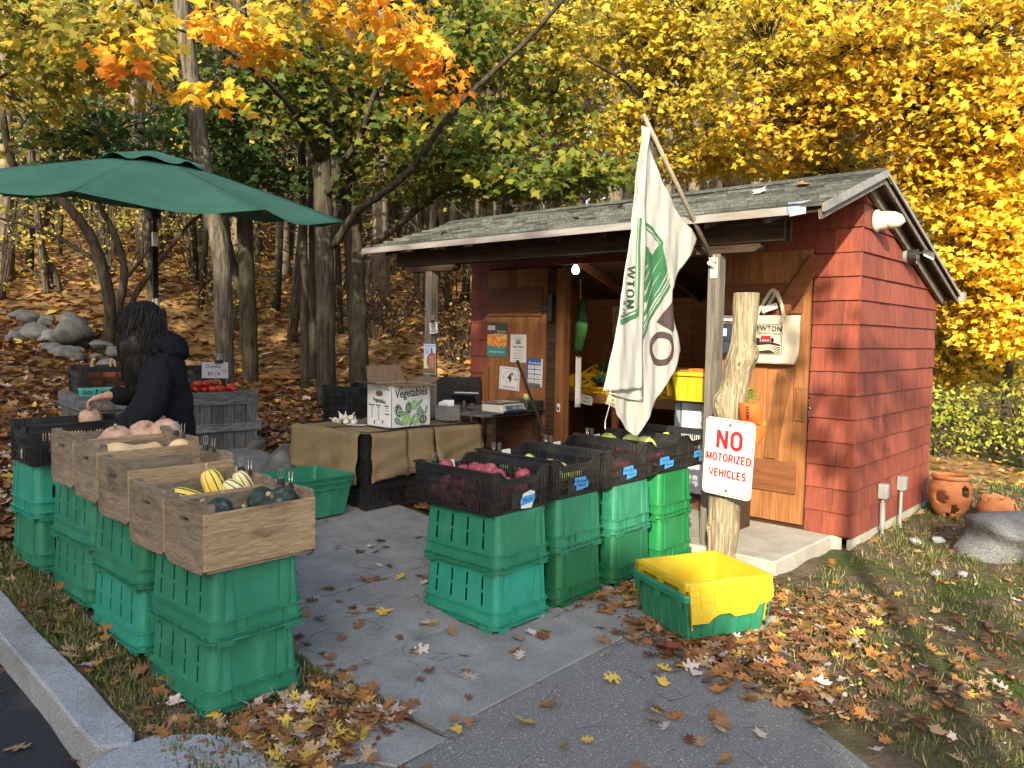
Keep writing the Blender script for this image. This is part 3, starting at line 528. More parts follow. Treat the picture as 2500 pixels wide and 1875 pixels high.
def green_crate(name, matl, label, W_=.60, D_=.46, H=.302):     # standing upside down, closed bottom up; long side along x
    t = thing(name, label, 'crate'); T = .013
    def wd(z): k = z/H; return W_-.03-2*T*k, D_-.03-2*T*k*1.3
    b = MB(); r = .035; zb = .088
    # long sides with four pairs of slots, short sides plain with two holes low down
    for sy in (-1, 1):
        def fn(x, z): w, d = wd(z); return (x*(w-2*r)/2, sy*d/2, z)
        xs = [-1]; zs = [0, .03, .055, zb, .112, .182, .197, .267, .285, H]
        for c in (-.76, -.27, .22, .71): xs += [c-.032, c+.032]
        xs = sorted(xs+[1]); b.xgrid(fn if sy < 0 else (lambda x, z: fn(-x, z)), xs, zs, lambda x, z: any(abs(x-c) < .032 for c in (-.76, -.27, .22, .71)) and (.112 < z < .182 or .197 < z < .267))
    for sx in (-1, 1):
        def fn2(y, z): w, d = wd(z); return (sx*w/2, y*(d-2*r)/2, z)
        ys = [-1, -.12, -.02, .16, .26, 1]; zs = [0, .03, .042, .066, zb, .2, H]
        b.xgrid(fn2 if sx > 0 else (lambda y, z: fn2(-y, z)), ys, zs, lambda y, z: (-.12 < y < -.02 or .16 < y < .26) and .042 < z < .066)
    for qx, qy, a0 in ((1, -1, -90), (1, 1, 0), (-1, 1, 90), (-1, -1, 180)):
        def fc(i, j): a = rad(a0+90*i); w, d = wd(j*H); return (qx*(w/2-r)+r*math.cos(a), qy*(d/2-r)+r*math.sin(a), j*H)
        b.grid(fc, 4, 3)
    w, d = wd(H); b.af([b.av(p) for p in rrect(w, d, r, H)])
    b.build('wall', matl, t, sol=.004)
    b = MB()
    for z, e, th in ((zb, .016, .006), (.030, .017, .005), (.004, .017, .006)):
        w, d = wd(z); flange(b, w+.002, d+.002, z, th, e, r)
    w, d = wd(.05); loops(b, [rrect(w+.006, d+.006, r+.003, .03), rrect(w+.006, d+.006, r+.003, zb)])
    b.build('rim', matl, t)
    b = MB()                                         # small fins between the ledges, corner feet, pilasters on the short sides
    for sy in (-1, 1):
        for i in range(9):
            x = -.24+i*.06; w, d = wd(.02); b.box(x-.0015, x+.0015, *sorted((sy*d/2, sy*(d/2+.012))), .008, .031)
        for x0 in (-1, 1):
            w, d = wd(0); b.hexa([(x0*(w/2-.10), sy*(d/2+.0), -.016), (x0*(w/2-.02), sy*(d/2), -.016), (x0*(w/2-.02), sy*(d/2+.010), -.016), (x0*(w/2-.10), sy*(d/2+.010), -.016), (x0*(w/2-.13), sy*(d/2), .008), (x0*(w/2-.02), sy*(d/2), .008), (x0*(w/2-.02), sy*(d/2+.011), .008), (x0*(w/2-.13), sy*(d/2+.011), .008)])
    for sx in (-1, 1):
        for i in range(7):
            y = -.17+i*.057; w, d = wd(.02); b.box(*sorted((sx*w/2, sx*(w/2+.012))), y-.0015, y+.0015, .008, .031)
            if i in (1, 2, 5): b.box(*sorted((sx*w/2, sx*(w/2+.012))), y-.0015, y+.0015, .034, zb)
        for y0 in (-1, 1):
            w, d = wd(0); b.box(*sorted((sx*w/2, sx*(w/2+.010))), *sorted((y0*(d/2-.10), y0*(d/2-.02))), -.016, .008)
        for y0, wy in ((-.135, .022), (.115, .022), (.165, .012), (-.06+.0, .0)):
            if not wy: continue
            def pz(z, e, s_): w, d = wd(z); return (sx*(w/2+e), y0+s_*wy, z)
            P = [pz(zb+.004, -.002, -1), pz(zb+.004, .010, -1), pz(zb+.004, .010, 1), pz(zb+.004, -.002, 1), pz(H-.012, -.002, -.6), pz(H-.012, .007, -.6), pz(H-.012, .007, .6), pz(H-.012, -.002, .6)]
            b.hexa(P)
    b.build('ribbing', matl, t)
    return t
def gup(x, y): return gh(x, y)+.022
gc0 = green_crate('harvest_crate', GR, 'green upside-down harvest crate, upper of the two at the near end of the left row')
UH = .302
used = [0]
def put_crate(cx, cy, z, m, label, group, rz=0, tw=0):
    o = gc0 if not used[0] else dup(gc0); used[0] = 1
    o.location = (cx, cy, z); o.rotation_euler = (0, 0, rz+tw); tag(o, label, None, group)
    if m is not GR: swapmat(o, GR, m)
    return o
GL = 'green harvest crates stacked under the left row of produce'; GRt = 'green harvest crates stacked under the apples'
ZA_ = [.010, .090, .150]
rowA = [(-1.288, -4.29, 0, GR, GR), (-1.945, -4.295, .064, GT, GR), (-2.565, -4.285, .125, GR, GR)]
nmA = ['at the near end of the left row', 'second in the left row', 'third in the left row']
for i, (x, y, z, mb_, mt) in enumerate(rowA):
    z = ZA_[i]
    put_crate(x, y, z+UH, mt, 'green upturned crate, upper of two '+nmA[i], GL, tw=.006*(-1)**i)
    put_crate(x-.012, y-.004, z, mb_, ('teal green' if mb_ is GT else 'green')+' upturned crate on soil, lower of two '+nmA[i], GL, tw=-.008*(-1)**i)
ZA = ZA_
z4 = gh(-3.15, -4.3)-.01
put_crate(-3.155, -4.27, z4+UH, GT, 'bright teal upside-down harvest crate under the black crate at the far left end', GL, rz=PI/2)
put_crate(-3.155, -4.265, z4, GR, 'green upside-down harvest crate at the bottom of the far left stack', GL, rz=PI/2, tw=.01)
zb_ = [gh(-.9, v)+.022 for v in (-3.0, -2.4, -1.9, -1.3)]
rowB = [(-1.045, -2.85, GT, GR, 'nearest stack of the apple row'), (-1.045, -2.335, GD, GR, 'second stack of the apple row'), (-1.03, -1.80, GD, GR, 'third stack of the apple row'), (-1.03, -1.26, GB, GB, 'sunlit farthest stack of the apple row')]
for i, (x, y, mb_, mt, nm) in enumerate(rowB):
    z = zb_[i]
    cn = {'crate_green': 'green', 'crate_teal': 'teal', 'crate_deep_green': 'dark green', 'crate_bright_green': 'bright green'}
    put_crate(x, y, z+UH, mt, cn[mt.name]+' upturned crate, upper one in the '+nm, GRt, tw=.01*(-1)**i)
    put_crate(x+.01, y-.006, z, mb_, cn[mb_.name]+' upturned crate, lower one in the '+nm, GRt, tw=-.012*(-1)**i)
# ------------------------------------------------------------ black slatted crates
def black_crate(name='apple_crate', W_=.60, D_=.47, H=.235, low=.185, pat=0, solid_end=False):
    t = thing(name, 'black', 'crate'); r = .012; T = .012
    def wd(z): return W_-2*T*(1-z/H), D_-2*T*(1-z/H)
    b = MB(); rails = [0, .022, .074, .082, .132, .140, .186 if H < .24 else .19, .205, H]
    for sy in (-1, 1):
        def fn(x, z): w, d = wd(z); return (x*w/2, sy*d/2, z)
        xs = [-1]; n = 28
        for i in range(n+1): c = -.84+1.68*i/n; xs += [c-.013, c+.013] if i % 7 else [c-.026, c+.026]
        xs.append(1)
        b.xgrid(fn if sy < 0 else (lambda x, z: fn(-x, z)), xs, rails, lambda x, z: abs(x) < .84 and any(a < z < c for a, c in ((.022, .074), (.082, .132), (.140, rails[6]))) and not any(abs(x-(-.84+1.68*i/n)) < (.026 if i % 7 == 0 else .013) for i in range(n+1)))
    for sx in (-1, 1):
        def fe(y, z):
            w, d = wd(z); top = low if abs(y) < .52 else (H if abs(y) > .78 else low+(H-low)*sm(.52, .78, abs(y)))
            return (sx*w/2, y*d/2, z*top/H)
        ys = [-1, -.78]; n = 16
        for i in range(n+1): c = -.70+1.4*i/n; ys += [c-.018, c+.018]
        ys += [.78, 1]
        def he(y, z):
            if abs(y) > .70: return False
            if solid_end or (abs(y) < .34 and .022 < z < .13): return False
            return any(a < z < c for a, c in ((.022, .074), (.082, .132), (.145, rails[6]))) and not any(abs(y-(-.70+1.4*i/n)) < .018 for i in range(n+1))
        b.xgrid(fe if sx > 0 else (lambda y, z: fe(-y, z)), ys, rails, he)
    b.build('side', BP, t, sol=.0035)
    b = MB(); w, d = wd(0)
    for i in range(9): y = -d/2+.02+(d-.04)*i/8; b.box(-w/2, w/2, y-.006, y+.006, .002, .008)
    for i in range(13): x = -w/2+.02+(w-.04)*i/12; b.box(x-.006, x+.006, -d/2, d/2, .003, .007)
    b.build('floor_grid', BP, t)
    b = MB()                                         # ribs proud of the wall and the rim
    for z in (.018, .078, .136, .192):
        w, d = wd(z)
        for sy in (-1, 1): b.box(-w/2-.006, w/2+.006, *sorted((sy*d/2, sy*(d/2+.007))), z-.0025, z+.0025)
        for sx in (-1, 1):
            if z < .19: b.box(*sorted((sx*w/2, sx*(w/2+.007))), -d/2, d/2, z*low/H-.0025, z*low/H+.0025)
    w, d = wd(H)
    for sy in (-1, 1): b.box(-w/2-.006, w/2+.006, *sorted((sy*(d/2-.003), sy*(d/2+.009))), H-.012, H)
    for sx in (-1, 1):
        X = sx*(w/2+.001); pts = [(-d/2-.006, H-.004), (-d/2+.05, H-.004), (-d*.27, low), (d*.27, low), (d/2-.05, H-.004), (d/2+.006, H-.004)]
        for (a, za), (c, zc) in zip(pts, pts[1:]): b.beam((X, a, za), (X, c, zc), .014, .008)
        for sy in (-1, 1):
            for k in range(4): q = (wd(.1)[0]/2-.014-.03*k); b.box(sx*q-.0015, sx*q+.0015, *sorted((sy*(wd(.1)[1]/2-.004), sy*(wd(.1)[1]/2+.007))), .004, H-.006)
            for k in range(3): q = (wd(.1)[1]/2-.010-.028*k); b.box(*sorted((sx*(wd(.1)[0]/2-.004), sx*(wd(.1)[0]/2+.007))), sy*q-.0015, sy*q+.0015, .004, H-.008)
    b.build('ribbing', BP, t)
    b = MB(); w, d = wd(.07)
    for sx in (-1, 1): b.box(*sorted((sx*(w/2), sx*(w/2+.005))), -.075, .075, .02, .108)
    b.build('label_panel', BP, t)
    return t
bc0 = black_crate(); bused = [0]
def put_black(x, y, z, rz=0, label='', group=None, sc=None):
    o = bc0 if not bused[0] else dup(bc0); bused[0] = 1
    o.location = (x, y, z); o.rotation_euler = (0, 0, rz); tag(o, label, None, group)
    if sc: o.scale = sc
    return o
def tape(root, s, x, y, z, rot=0, w=.115, h=.042, tear=False):
    b = MB(); b.prism((x, y, z), (0, 1, 0), (0, 0, 1), (1, 0, 0), [(-w/2, -h/2-.004), (w/2-.006, -h/2+rot), (w/2+.004, 0+rot), (w/2-.004, h/2+rot+.002), (-w/2+.005, h/2)], .0008)
    o = b.build('tape_label', BLU, root); text(s, .024, INK, FR((x+.0012, y, z+rot/2), (0, 1, rot*8), (0, 0, 1)), o, th=.0002, sx=1.0); return o
def blobs(name, n, mats, box, rad_, fn, label, cat, group, lb=None):
    pass
# fruit prototypes: name > stem
def fruit(name, cat, mats, r, prof, stem=True, lobes=0, lam=0., stemr=.0025, stemh=.016, sm_m=None, n=16, dy=0.):
    t = thing(name, '', cat); b = MB(); b.lathe(prof, n, lobes=lobes, lam=lam, cap=False); o = b.build('skin', mats, t, smooth=True)
    if stem: s = MB(); zt = prof[-1][1]; s.tube([(0, 0, zt-.003), (.001, 0, zt+stemh*.5), (stemh*.3, 0, zt+stemh)], [stemr*1.1, stemr, stemr*1.3], 6); s.build('stem', sm_m or STM, t)
    return t
def apple(name, m): r = .038; return fruit(name, 'apple', m, r, [(.001, -r*.78), (r*.35, -r*.86), (r*.72, -r*.6), (r*.95, -r*.15), (r, r*.15), (r*.9, r*.55), (r*.6, r*.82), (r*.3, r*.84), (r*.1, r*.72), (.001, r*.62)], stemr=.0013, stemh=.018)
protos = {}
def place(key, make, loc, rot, label, group, sc=1.):
    if key not in protos: protos[key] = make(); o = protos[key]
    else: o = dup(protos[key])
    o.location = loc; o.rotation_euler = rot; o.scale = (sc,)*3 if not hasattr(sc, '__len__') else sc
    tag(o, label, None, group); return o
def heap(key, make, cx, cy, z0, w, d, layers, step, rz, label, group, sc=(.98, 1.18), jit=.3, seed=1, drop=0., top=None):
    rr = random.Random(seed); c, s_ = math.cos(rz), math.sin(rz); k = 0
    for L in range(layers):
        nx = int((w-.02*L)//step); ny = int((d-.02*L)//step)
        for i in range(nx):
            for j in range(ny):
                if L == layers-1 and rr.random() < drop: continue
                x = (i-(nx-1)/2+(.25 if L % 2 else -.25))*step+rr.uniform(-jit, jit)*step*.5; y = (j-(ny-1)/2)*step+rr.uniform(-jit, jit)*step*.5
                z = z0+step*(.5+.78*L)+rr.uniform(-.008, .008)
                lb = label(L, i, j, nx, ny) if callable(label) else label
                q = top(rr) if top else (key, make)
                place(q[0], q[1], (cx+x*c-y*s_, cy+x*s_+y*c, z), (rr.uniform(-.9, .9), rr.uniform(-.9, .9), rr.uniform(0, 6)), lb, group, rr.uniform(*sc)); k += 1
    return k
zt = [z+2*UH+.001 for z in zb_]
appl = [('black slatted crate of purplish red apples with torn blue tape, nearest of the apple row', "Macoun", 'mac'), ('black slatted crate of green apples, second in the apple row', "autumn Apples", 'grn'), ('black slatted crate of bright pink apples, third in the apple row', 'Pink Lady', 'pnk'), ('black slatted crate of melons and red apples, fourth in the apple row under the flag', 'Shin #', 'mix'), ('black slatted crate of yellow fruit at the far end of the apple row', 'Asian #', 'yel')]
ypos = [-2.86, -2.37, -1.88, -1.40, -.93]; xpos = [-1.075, -1.07, -1.05, -1.06, -1.06]; ztb = [zt[0]-.001, zt[1]+.005, zt[2]+.002, zt[3]+.001, zt[3]+.002]
bcs = []
for i, (lb, tp, kind) in enumerate(appl):
    o = put_black(xpos[i], ypos[i], ztb[i], .01*(-1)**i, lb, 'black apple crates on top of the green stacks'); bcs.append(o)
    tape(o, tp, .3005+.002, .05-.02*i, .055 if i in (0,) else .088, rot=.006 if i == 0 else (-.006 if i == 1 else .004))
if True:
    b = MB(); b.prism((.3015, .05, .045), (0, 1, 0), (0, 0, 1), (1, 0, 0), [(-.055, -.03), (.03, -.038), (.05, .0), (.06, .05), (.02, .062), (-.01, .055), (-.04, .05), (-.06, .01)], .0006); b.build('torn_label', WH, bcs[0])
mk = {'mac': ('mac', lambda: apple('apple', APR)), 'grn': ('grn', lambda: apple('apple', APG)), 'pnk': ('pnk', lambda: apple('apple', APP))}
for i, (kind, q, top) in enumerate((('mac', (.52, .38), None), ('grn', (.5, .37), None), ('pnk', (.5, .37), lambda rr: mk['grn'] if rr.random() < .12 else mk['pnk']), ('pnk', (.5, .36), None))):
    nm = ['purplish red apple in the nearest black crate', 'green apple in the second black crate of the apple row', 'bright pink apple in the third black crate', 'red apple in the fourth black crate beside the melons'][i]
    heap(mk[kind][0], mk[kind][1], xpos[i], ypos[i], ztb[i]+.008, q[0], q[1], 2 if i != 1 else 2, .074, 0, nm, ['purplish red apples heaped in the nearest crate', 'green apples heaped in the second crate', 'pink apples heaped in the third crate', 'red apples in the fourth crate'][i], seed=20+i, top=top)
for i, (x, y, z, s) in enumerate(((-1.25, -2.97, .190, 1.25), (-1.15, -2.94, .175, 1.25), (-1.05, -2.82, .175, 1.3), (-.95, -2.86, .165, 1.2), (-.87, -2.74, .165, 1.2), (-1.02, -2.97, .155, 1.15), (-1.14, -2.80, .165, 1.2), (-1.23, -2.76, .16, 1.1), (-.92, -2.98, .14, 1.1), (-.85, -2.9, .14, 1.15))): place('mac', mk['mac'][1], (x, y, ztb[0]+z), (R.uniform(-.6, .6), R.uniform(-.6, .6), R.uniform(0, 6)), 'purplish red apple on top of the heap in the nearest black crate', 'purplish red apples crowning the nearest heap', s)
for i, (x, y, z, s) in enumerate(((-.95, -2.40, .155, 1.2), (-.90, -2.36, .135, 1.2), (-1.2, -2.3, .15, 1.1))): place('grn', mk['grn'][1], (x, y, ztb[1]+z), (.3*i, .2, i), 'green apple on top of the heap in the second black crate', 'green apples crowning the second crate', s)
melon = lambda: fruit('melon', 'melon', APG, .07, [(.001, -.062), (.035, -.06), (.062, -.035), (.07, 0), (.062, .035), (.035, .058), (.01, .06), (.001, .056)], stemr=.005)
for i, (x, y) in enumerate(((-1.22, -1.42), (-1.06, -1.36), (-.92, -1.40))): place('melon', melon, (x, y, ztb[3]+.165), (.3, .2*i, i), ['pale green melon in the fourth black crate, left of the flag tip', 'large pale green melon in the fourth black crate, right of the flag tip', 'pale green melon near the front of the fourth black crate'][i], 'pale green melons in the fourth crate', 1+.05*i)
for i in range(5): place('yel', lambda: fruit('pepper', 'pepper', DLY, .04, [(.001, -.05), (.02, -.048), (.03, -.02), (.036, .02), (.03, .045), (.008, .042), (.001, .038)], lobes=4, lam=.25), (-1.25+.1*i, -.95+.03*(i % 2), ztb[4]+.17-.02*(i % 2)), (1.2, .4*i, i), 'yellow pepper in the last black crate of the apple row', 'yellow peppers in the last crate', 1.1)
heap('yel', None, -1.06, -.93, ztb[4]+.01, .5, .36, 2, .085, 0, 'yellow pepper low in the last black crate of the apple row', 'yellow peppers low in the last crate', seed=31)
# binder clips holding cards on the far ends
def clip(x, y, z, rz, label, sc=1.):
    def mkc():
        t = thing('binder_clip', '', 'clip'); b = MB(); b.hexa([(-.016, -.009, -.012), (.016, -.009, -.012), (.016, .009, -.012), (-.016, .009, -.012), (-.016, -.003, .012), (.016, -.003, .012), (.016, .003, .012), (-.016, .003, .012)]); b.build('body', BP, t)
        for s_ in (-1, 1):
            b = MB(); b.tube([(s_*.002, s_*.006, -.010+.02), (s_*.007, s_*.006, .026), (s_*.009, s_*.007, .045), (0, s_*.008, .055), (-s_*.009, s_*.007, .045), (-s_*.007, s_*.006, .026), (-s_*.002, s_*.006, .01)], .0013, 5); b.build('wire_arm', MS, t)
        return t
    return place('clip', mkc, (x, y, z), (0, 0, rz), label, 'binder clips on the crates', sc)
def card(name, label, w, h, loc, rot, lines_=(), cat='card', m=None, group=None, ts=.03):
    t = thing(name, label, cat, loc, rot, group); b = MB(); b.box(-w/2, w/2, -.0006, .0006, -h/2, h/2); b.build('sheet', m or WH, t)
    for s_, x, z, sz, mt in lines_: text(s_, sz, mt, FR((x, -.0012, z), (1, 0, 0), (0, 0, 1)), t, th=.0002)
    return t
for i in range(4):
    nm = ['nearest', 'second', 'third', 'fourth'][i]
    clip(xpos[i]-.285, ypos[i]-.10+.0*i, ztb[i]+.205, PI/2+.2, 'wire-handled binder clip on the far rim of the %s black apple crate' % nm, 1.1)
    clip(xpos[i]-.285, ypos[i]-.045, ztb[i]+.20, PI/2-.3, 'second binder clip on the far rim of the %s black apple crate' % nm, 1.0)
    card('price_card', 'white price card clipped inside the far end of the %s black apple crate' % nm, .10, .11, (xpos[i]-.272, ypos[i]+.005, ztb[i]+.155), (rad(-12), 0, PI/2), ((['orchard', 'Cortland', 'Lady', 'Shin'][i], 0, -.03, .03, INK),))
# ------------------------------------------------------------ wooden crates of the left row
def wood_crate(W_=.345, D_=.515, H=.285, front=WC):
    t = thing('wooden_crate', '', 'crate')
    for sy in (-1, 1):                               # end boards (x-z plane), two planks and a hand hole
        b = MB(); y0, y1 = sorted((sy*D_/2, sy*(D_/2-.018))); hz0, hz1 = .195, .217; hx = .048; zs = H*.46; w = W_/2
        b.tone = 1.0
        b.prism((0, y0, 0), (1, 0, 0), (0, 0, 1), (0, 1, 0), [(-w+.02, 0), (w-.02, 0), (w, .02), (w, zs-.002), (-w, zs-.002), (-w, .02)], .018); b.tone = .9
        for (xa, xb, za, zb2) in ((-w, w, zs, hz0), (-w, -hx, hz0, hz1), (hx, w, hz0, hz1)): b.box(xa, xb, y0, y1, za, zb2)
        b.prism((0, y0, 0), (1, 0, 0), (0, 0, 1), (0, 1, 0), [(-w, hz1), (w, hz1), (w, H-.012), (w-.012, H), (-w+.012, H), (-w, H-.012)], .018)
        b.build('end_board', WC, t)
    for sx in (-1, 1):
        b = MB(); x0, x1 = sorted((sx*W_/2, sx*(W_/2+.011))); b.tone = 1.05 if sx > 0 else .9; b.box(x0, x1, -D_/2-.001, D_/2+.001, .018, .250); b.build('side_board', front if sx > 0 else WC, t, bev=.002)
    for sx in (-1, 1):
        for sy in (-1, 1):
            b = MB(); b.tone = .9; a = sx*(W_/2-.001); c = sy*(D_/2-.019); b.prism((a, c, .01), (-sx, 0, 0), (0, -sy, 0), (0, 0, 1), [(0, 0), (.032, 0), (.012, .034), (0, .034)], H-.012); b.build('corner_block', WC, t)
    b = MB(); b.box(-W_/2, W_/2, -D_/2+.018, D_/2-.018, .004, .016); b.build('bottom_board', WC, t)
    b = MB()
    for sy in (-1, 1):
        for z in (.035, .12, .2, .235): b.tube([(W_/2+.0112, sy*(D_/2-.012), z), (W_/2+.0125, sy*(D_/2-.012), z)], .0025, 5)
    b.build('nail_head', MD, t)
    return t
wc0 = wood_crate()
edges = [-.965, -1.318, -1.68, -2.04, -2.355, -2.69]; zw = [ZA[0]+2*UH, 0, 0, 0, 0]
wz = [.616, .628, .698, .742, .770]
wl_ = ['of dark green squash at the near end', 'holding yellow striped squash, second from the near end', 'standing empty in the middle of the left row', 'holding pale butternut squash, fourth from the near end', 'holding pink pumpkins under the sleeve of the person in black']
WCs = []; rrw = random.Random(4)
for i in range(5):
    w = edges[i]-edges[i+1]; o = wc0 if i == 0 else dup(wc0); cx = (edges[i]+edges[i+1])/2-.002
    o.location = (cx, -4.29, wz[i]); o.scale = ((w-.013)/.356, 1, 1); o.rotation_euler = (0, 0, rrw.uniform(-.008, .008))
    tag(o, 'wooden crate '+wl_[i], 'crate', 'wooden crates along the left row'); WCs.append((cx, wz[i]))
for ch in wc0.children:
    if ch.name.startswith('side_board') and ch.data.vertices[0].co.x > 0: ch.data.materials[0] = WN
for i in range(4):
    cx, z = WCs[i]; nm = ['first', 'second', 'third', 'fourth'][i]
    clip(cx-.09+.03, -4.06, z+.29, .2, 'binder clip on the back end of the %s wooden crate' % nm, 1.1); clip(cx+.015, -4.055, z+.287, -.4, 'second binder clip on the back end of the %s wooden crate' % nm, 1.05)
# squash
def kabocha():
    r = .092; return fruit('kabocha_squash', 'squash', KAB, r, [(.001, -r*.60), (r*.45, -r*.70), (r*.85, -r*.42), (r, 0), (r*.92, r*.36), (r*.62, r*.60), (r*.28, r*.62), (.001, r*.52)], lobes=10, lam=.10, stemr=.010, stemh=.035, n=60)
cx, z = WCs[0]
for i, (x, y, q, s, rt, lb) in enumerate(((-1.14, -4.42, .20, .98, (.5, -.4, 0), 'big dark green ribbed squash at the left end of the nearest wooden crate'), (-1.20, -4.15, .20, .9, (-.5, .9, 0), 'dark green squash with a pale rib at the back of the nearest wooden crate'), (-1.085, -4.14, .215, .96, (.75, .15, -.3), 'large dark squash with a corky stem, right end of the nearest wooden crate'), (-1.08, -4.28, .165, .78, (.5, -.3, 1), 'small dark green squash half sunk in the middle of the nearest wooden crate'), (-1.16, -4.29, .10, .8, (.4, .6, 2), 'dark squash at the bottom of the nearest wooden crate'))):
    place('kab', kabocha, (x, y, z+q), rt, lb, 'dark green squash in the nearest wooden crate', s)
def delicata(cream=False):
    t = thing('delicata_squash', '', 'squash'); prof = [(.004, -.085), (.022, -.082), (.033, -.06), (.037, -.02), (.038, .02), (.035, .055), (.024, .078), (.006, .085)]
    b = MB(); b.lathe(prof, 48, lobes=8, lam=.14, cap=True)
    for i, f in enumerate(b.f):
        j = i % 48
        if i < 48*7 and j % 6 in (0,) : b.m[i] = 1
    b.build('skin', [DLC if cream else DLY, DLG], t, smooth=True)
    s = MB(); s.tube([(0, 0, .083), (0, .003, .10), (.006, .012, .112)], [.008, .005, .006], 6); s.build('stem', STM, t); return t
cx, z = WCs[1]
for i, (x, y, q, s, rt, c, lb) in enumerate(((-1.47, -4.38, .21, 1.15, (PI/2-.1, .1, -1.2), 0, 'yellow striped squash lying lengthwise at the left of the second wooden crate'), (-1.42, -4.45, .19, .95, (.5, .2, .3), 0, 'yellow squash standing on end in the left corner of the second wooden crate'), (-1.49, -4.23, .235, 1.15, (.15, -.35, .5), 0, 'tall yellow squash with dark stripes standing upright in the second wooden crate'), (-1.42, -4.33, .165, 1.1, (PI/2, .1, -.9), 0, 'yellow striped squash lying across the front of the second wooden crate'), (-1.47, -4.09, .235, .95, (.5, -.2, .3), 1, 'round cream squash with a curled stem at the back of the second wooden crate'), (-1.42, -4.15, .215, 1.0, (.9, .3, -.9), 1, 'cream squash with thin red stripes in front of the curled-stem squash'), (-1.38, -4.2, .17, .9, (PI/2, 0, -1.2), 1, 'cream squash lying low at the right of the second wooden crate'), (-1.56, -4.3, .14, 1.1, (PI/2, 0, .4), 0, 'yellow squash at the back bottom of the second wooden crate'), (-1.55, -4.15, .14, 1.1, (PI/2, 0, 1.4), 0, 'yellow squash at the bottom right of the second wooden crate'))):
    place('del%d' % c, (lambda c=c: delicata(bool(c))), (x, y, z+q-.01), rt, lb, 'striped squash in the second wooden crate', (s*1.15, s*1.15, s))
def butternut():
    t = thing('butternut_squash', '', 'squash'); b = MB(); b.lathe([(.003, -.125), (.04, -.12), (.062, -.09), (.064, -.055), (.05, -.015), (.038, .02), (.034, .08), (.036, .12), (.026, .137), (.004, .14)], 24); b.build('skin', BNT, t, smooth=True)
    s = MB(); s.tube([(0, 0, .136), (0, .002, .155)], [.012, .009], 6); s.build('stem', STM, t); return t
cx, z = WCs[3]
for i, (x, y, q, s, rt, lb) in enumerate(((-2.17, -4.34, .225, 1.25, (-PI/2+.06, 0, .25), 'largest pale butternut squash, at the left of its wooden crate'), (-2.2, -4.12, .205, 1.05, (PI/2+.1, 0, -.9), 'butternut squash in the right half of the crate, lying under another'), (-2.17, -4.08, .23, 1.0, (PI/2, 0, -2.), 'butternut squash at the right end of its crate, its bulb towards the person'), (-2.2, -4.3, .1, 1.1, (PI/2, 0, 0), 'butternut squash hidden low in the fourth wooden crate'))):
    place('btn', butternut, (x, y, z+q-.02), rt, lb, 'butternut squash in the fourth wooden crate', s)
def pinkp():
    r = .085; return fruit('pink_pumpkin', 'pumpkin', PKP, r, [(.001, -r*.66), (r*.4, -r*.76), (r*.85, -r*.5), (r, 0), (r*.93, r*.4), (r*.62, r*.74), (r*.25, r*.76), (.001, r*.62)], lobes=9, lam=.09, stemr=.007, stemh=.04, n=54)
cx, z = WCs[4]
for i, (x, y, q, s, rt, lb) in enumerate(((-2.60, -4.24, .225, 1.0, (.2, .2, 0), 'pink pumpkin under the one held up, in the fifth wooden crate'), (-2.57, -4.10, .24, 1.05, (.5, .3, 1), 'pink pumpkin in the middle of the fifth wooden crate'), (-2.48, -4.02, .245, 1.1, (.9, -.3, 1), 'pink pumpkin with its stem facing the camera beside the sleeve'), (-2.5, -4.3, .1, 1.0, (.3, .3, 0), 'pink pumpkin low in the fifth wooden crate'))):
    place('pnkp', pinkp, (x, y, z+q-.02), rt, lb, 'pink pumpkins in the fifth wooden crate', s)
place('pnkp', pinkp, (-3.215, -4.155, 1.03), (.12, -.1, .3), 'pink warty pumpkin held up by its stem in the hand of the person in black', None, (.80, .80, .98))
# black crates at the far left end
ex = put_black(-3.10, -4.29, z4+2*UH+.001, PI/2, 'black crate with a white sticker on top of the far left teal crate', 'black crates beyond the wooden crates')
ex.scale = (.95, .82, 1.02); b = MB(); b.lathe([(.001, 0), (.020, .0005), (.021, .001)], 16, c=(0, 0, 0)); st = b.build('sticker', WH, ex); st.location = (-.303, -.03, .06); st.rotation_euler = (0, -PI/2, 0); st.scale = (1.3, .7, 1)
b = MB(); b.lathe([(.001, 0), (.012, .0005)], 12); q = b.build('sticker_print', YP, ex); q.location = (-.3045, -.03, .055); q.rotation_euler = (0, -PI/2, 0)
for i, (x, y) in enumerate(((-3.13, -4.45), (-3.16, -4.25), (-3.1, -4.1))): place('pnkp', pinkp, (x, y, z4+2*UH+.13), (.3*i, .2, i), ['pink pumpkin at the near end of the far left black crate', 'pink pumpkin in the middle of the far left black crate', 'pink pumpkin at the back of the far left black crate'][i], 'pink pumpkins in the far left black crate', .95)
# ------------------------------------------------------------ burlap covered stand of black crates, with the things on it
gz0 = gh(-3.3, -1.8)+.015; TT = .838
k = 0
nmx = {0: 'bottom', 1: 'middle', 2: 'top'}
for ix, u in enumerate((-3.01, -3.47)):
    for iy, v in enumerate((-2.055, -1.45)):
        for L in range(3 if ix == 0 else 3):
            if ix == 1 and iy == 1: continue
            o = put_black(u, v, gz0+.205*L, PI/2, 'black crate, %s of the %s column under the burlap' % (nmx[L], ['near right', 'far right', 'near left'][k]), 'black crates holding up the burlap table'); o.scale = (1.0, .93, .9)
        k += 1
def wav(a, s_, p): return math.sin(a*s_+p)
bt = thing('burlap_cover', 'tan burlap sacks draped over stacked black crates as a table', 'burlap', (0, 0, 0))
b = MB(); X0, X1, Y0, Y1 = -3.74, -2.765, -2.38, -1.14
def topz(x, y): return TT-.006+.004*math.sin(x*9)+.003*math.sin(y*13+1)-.012*sm(-1.6, -1.3, y)
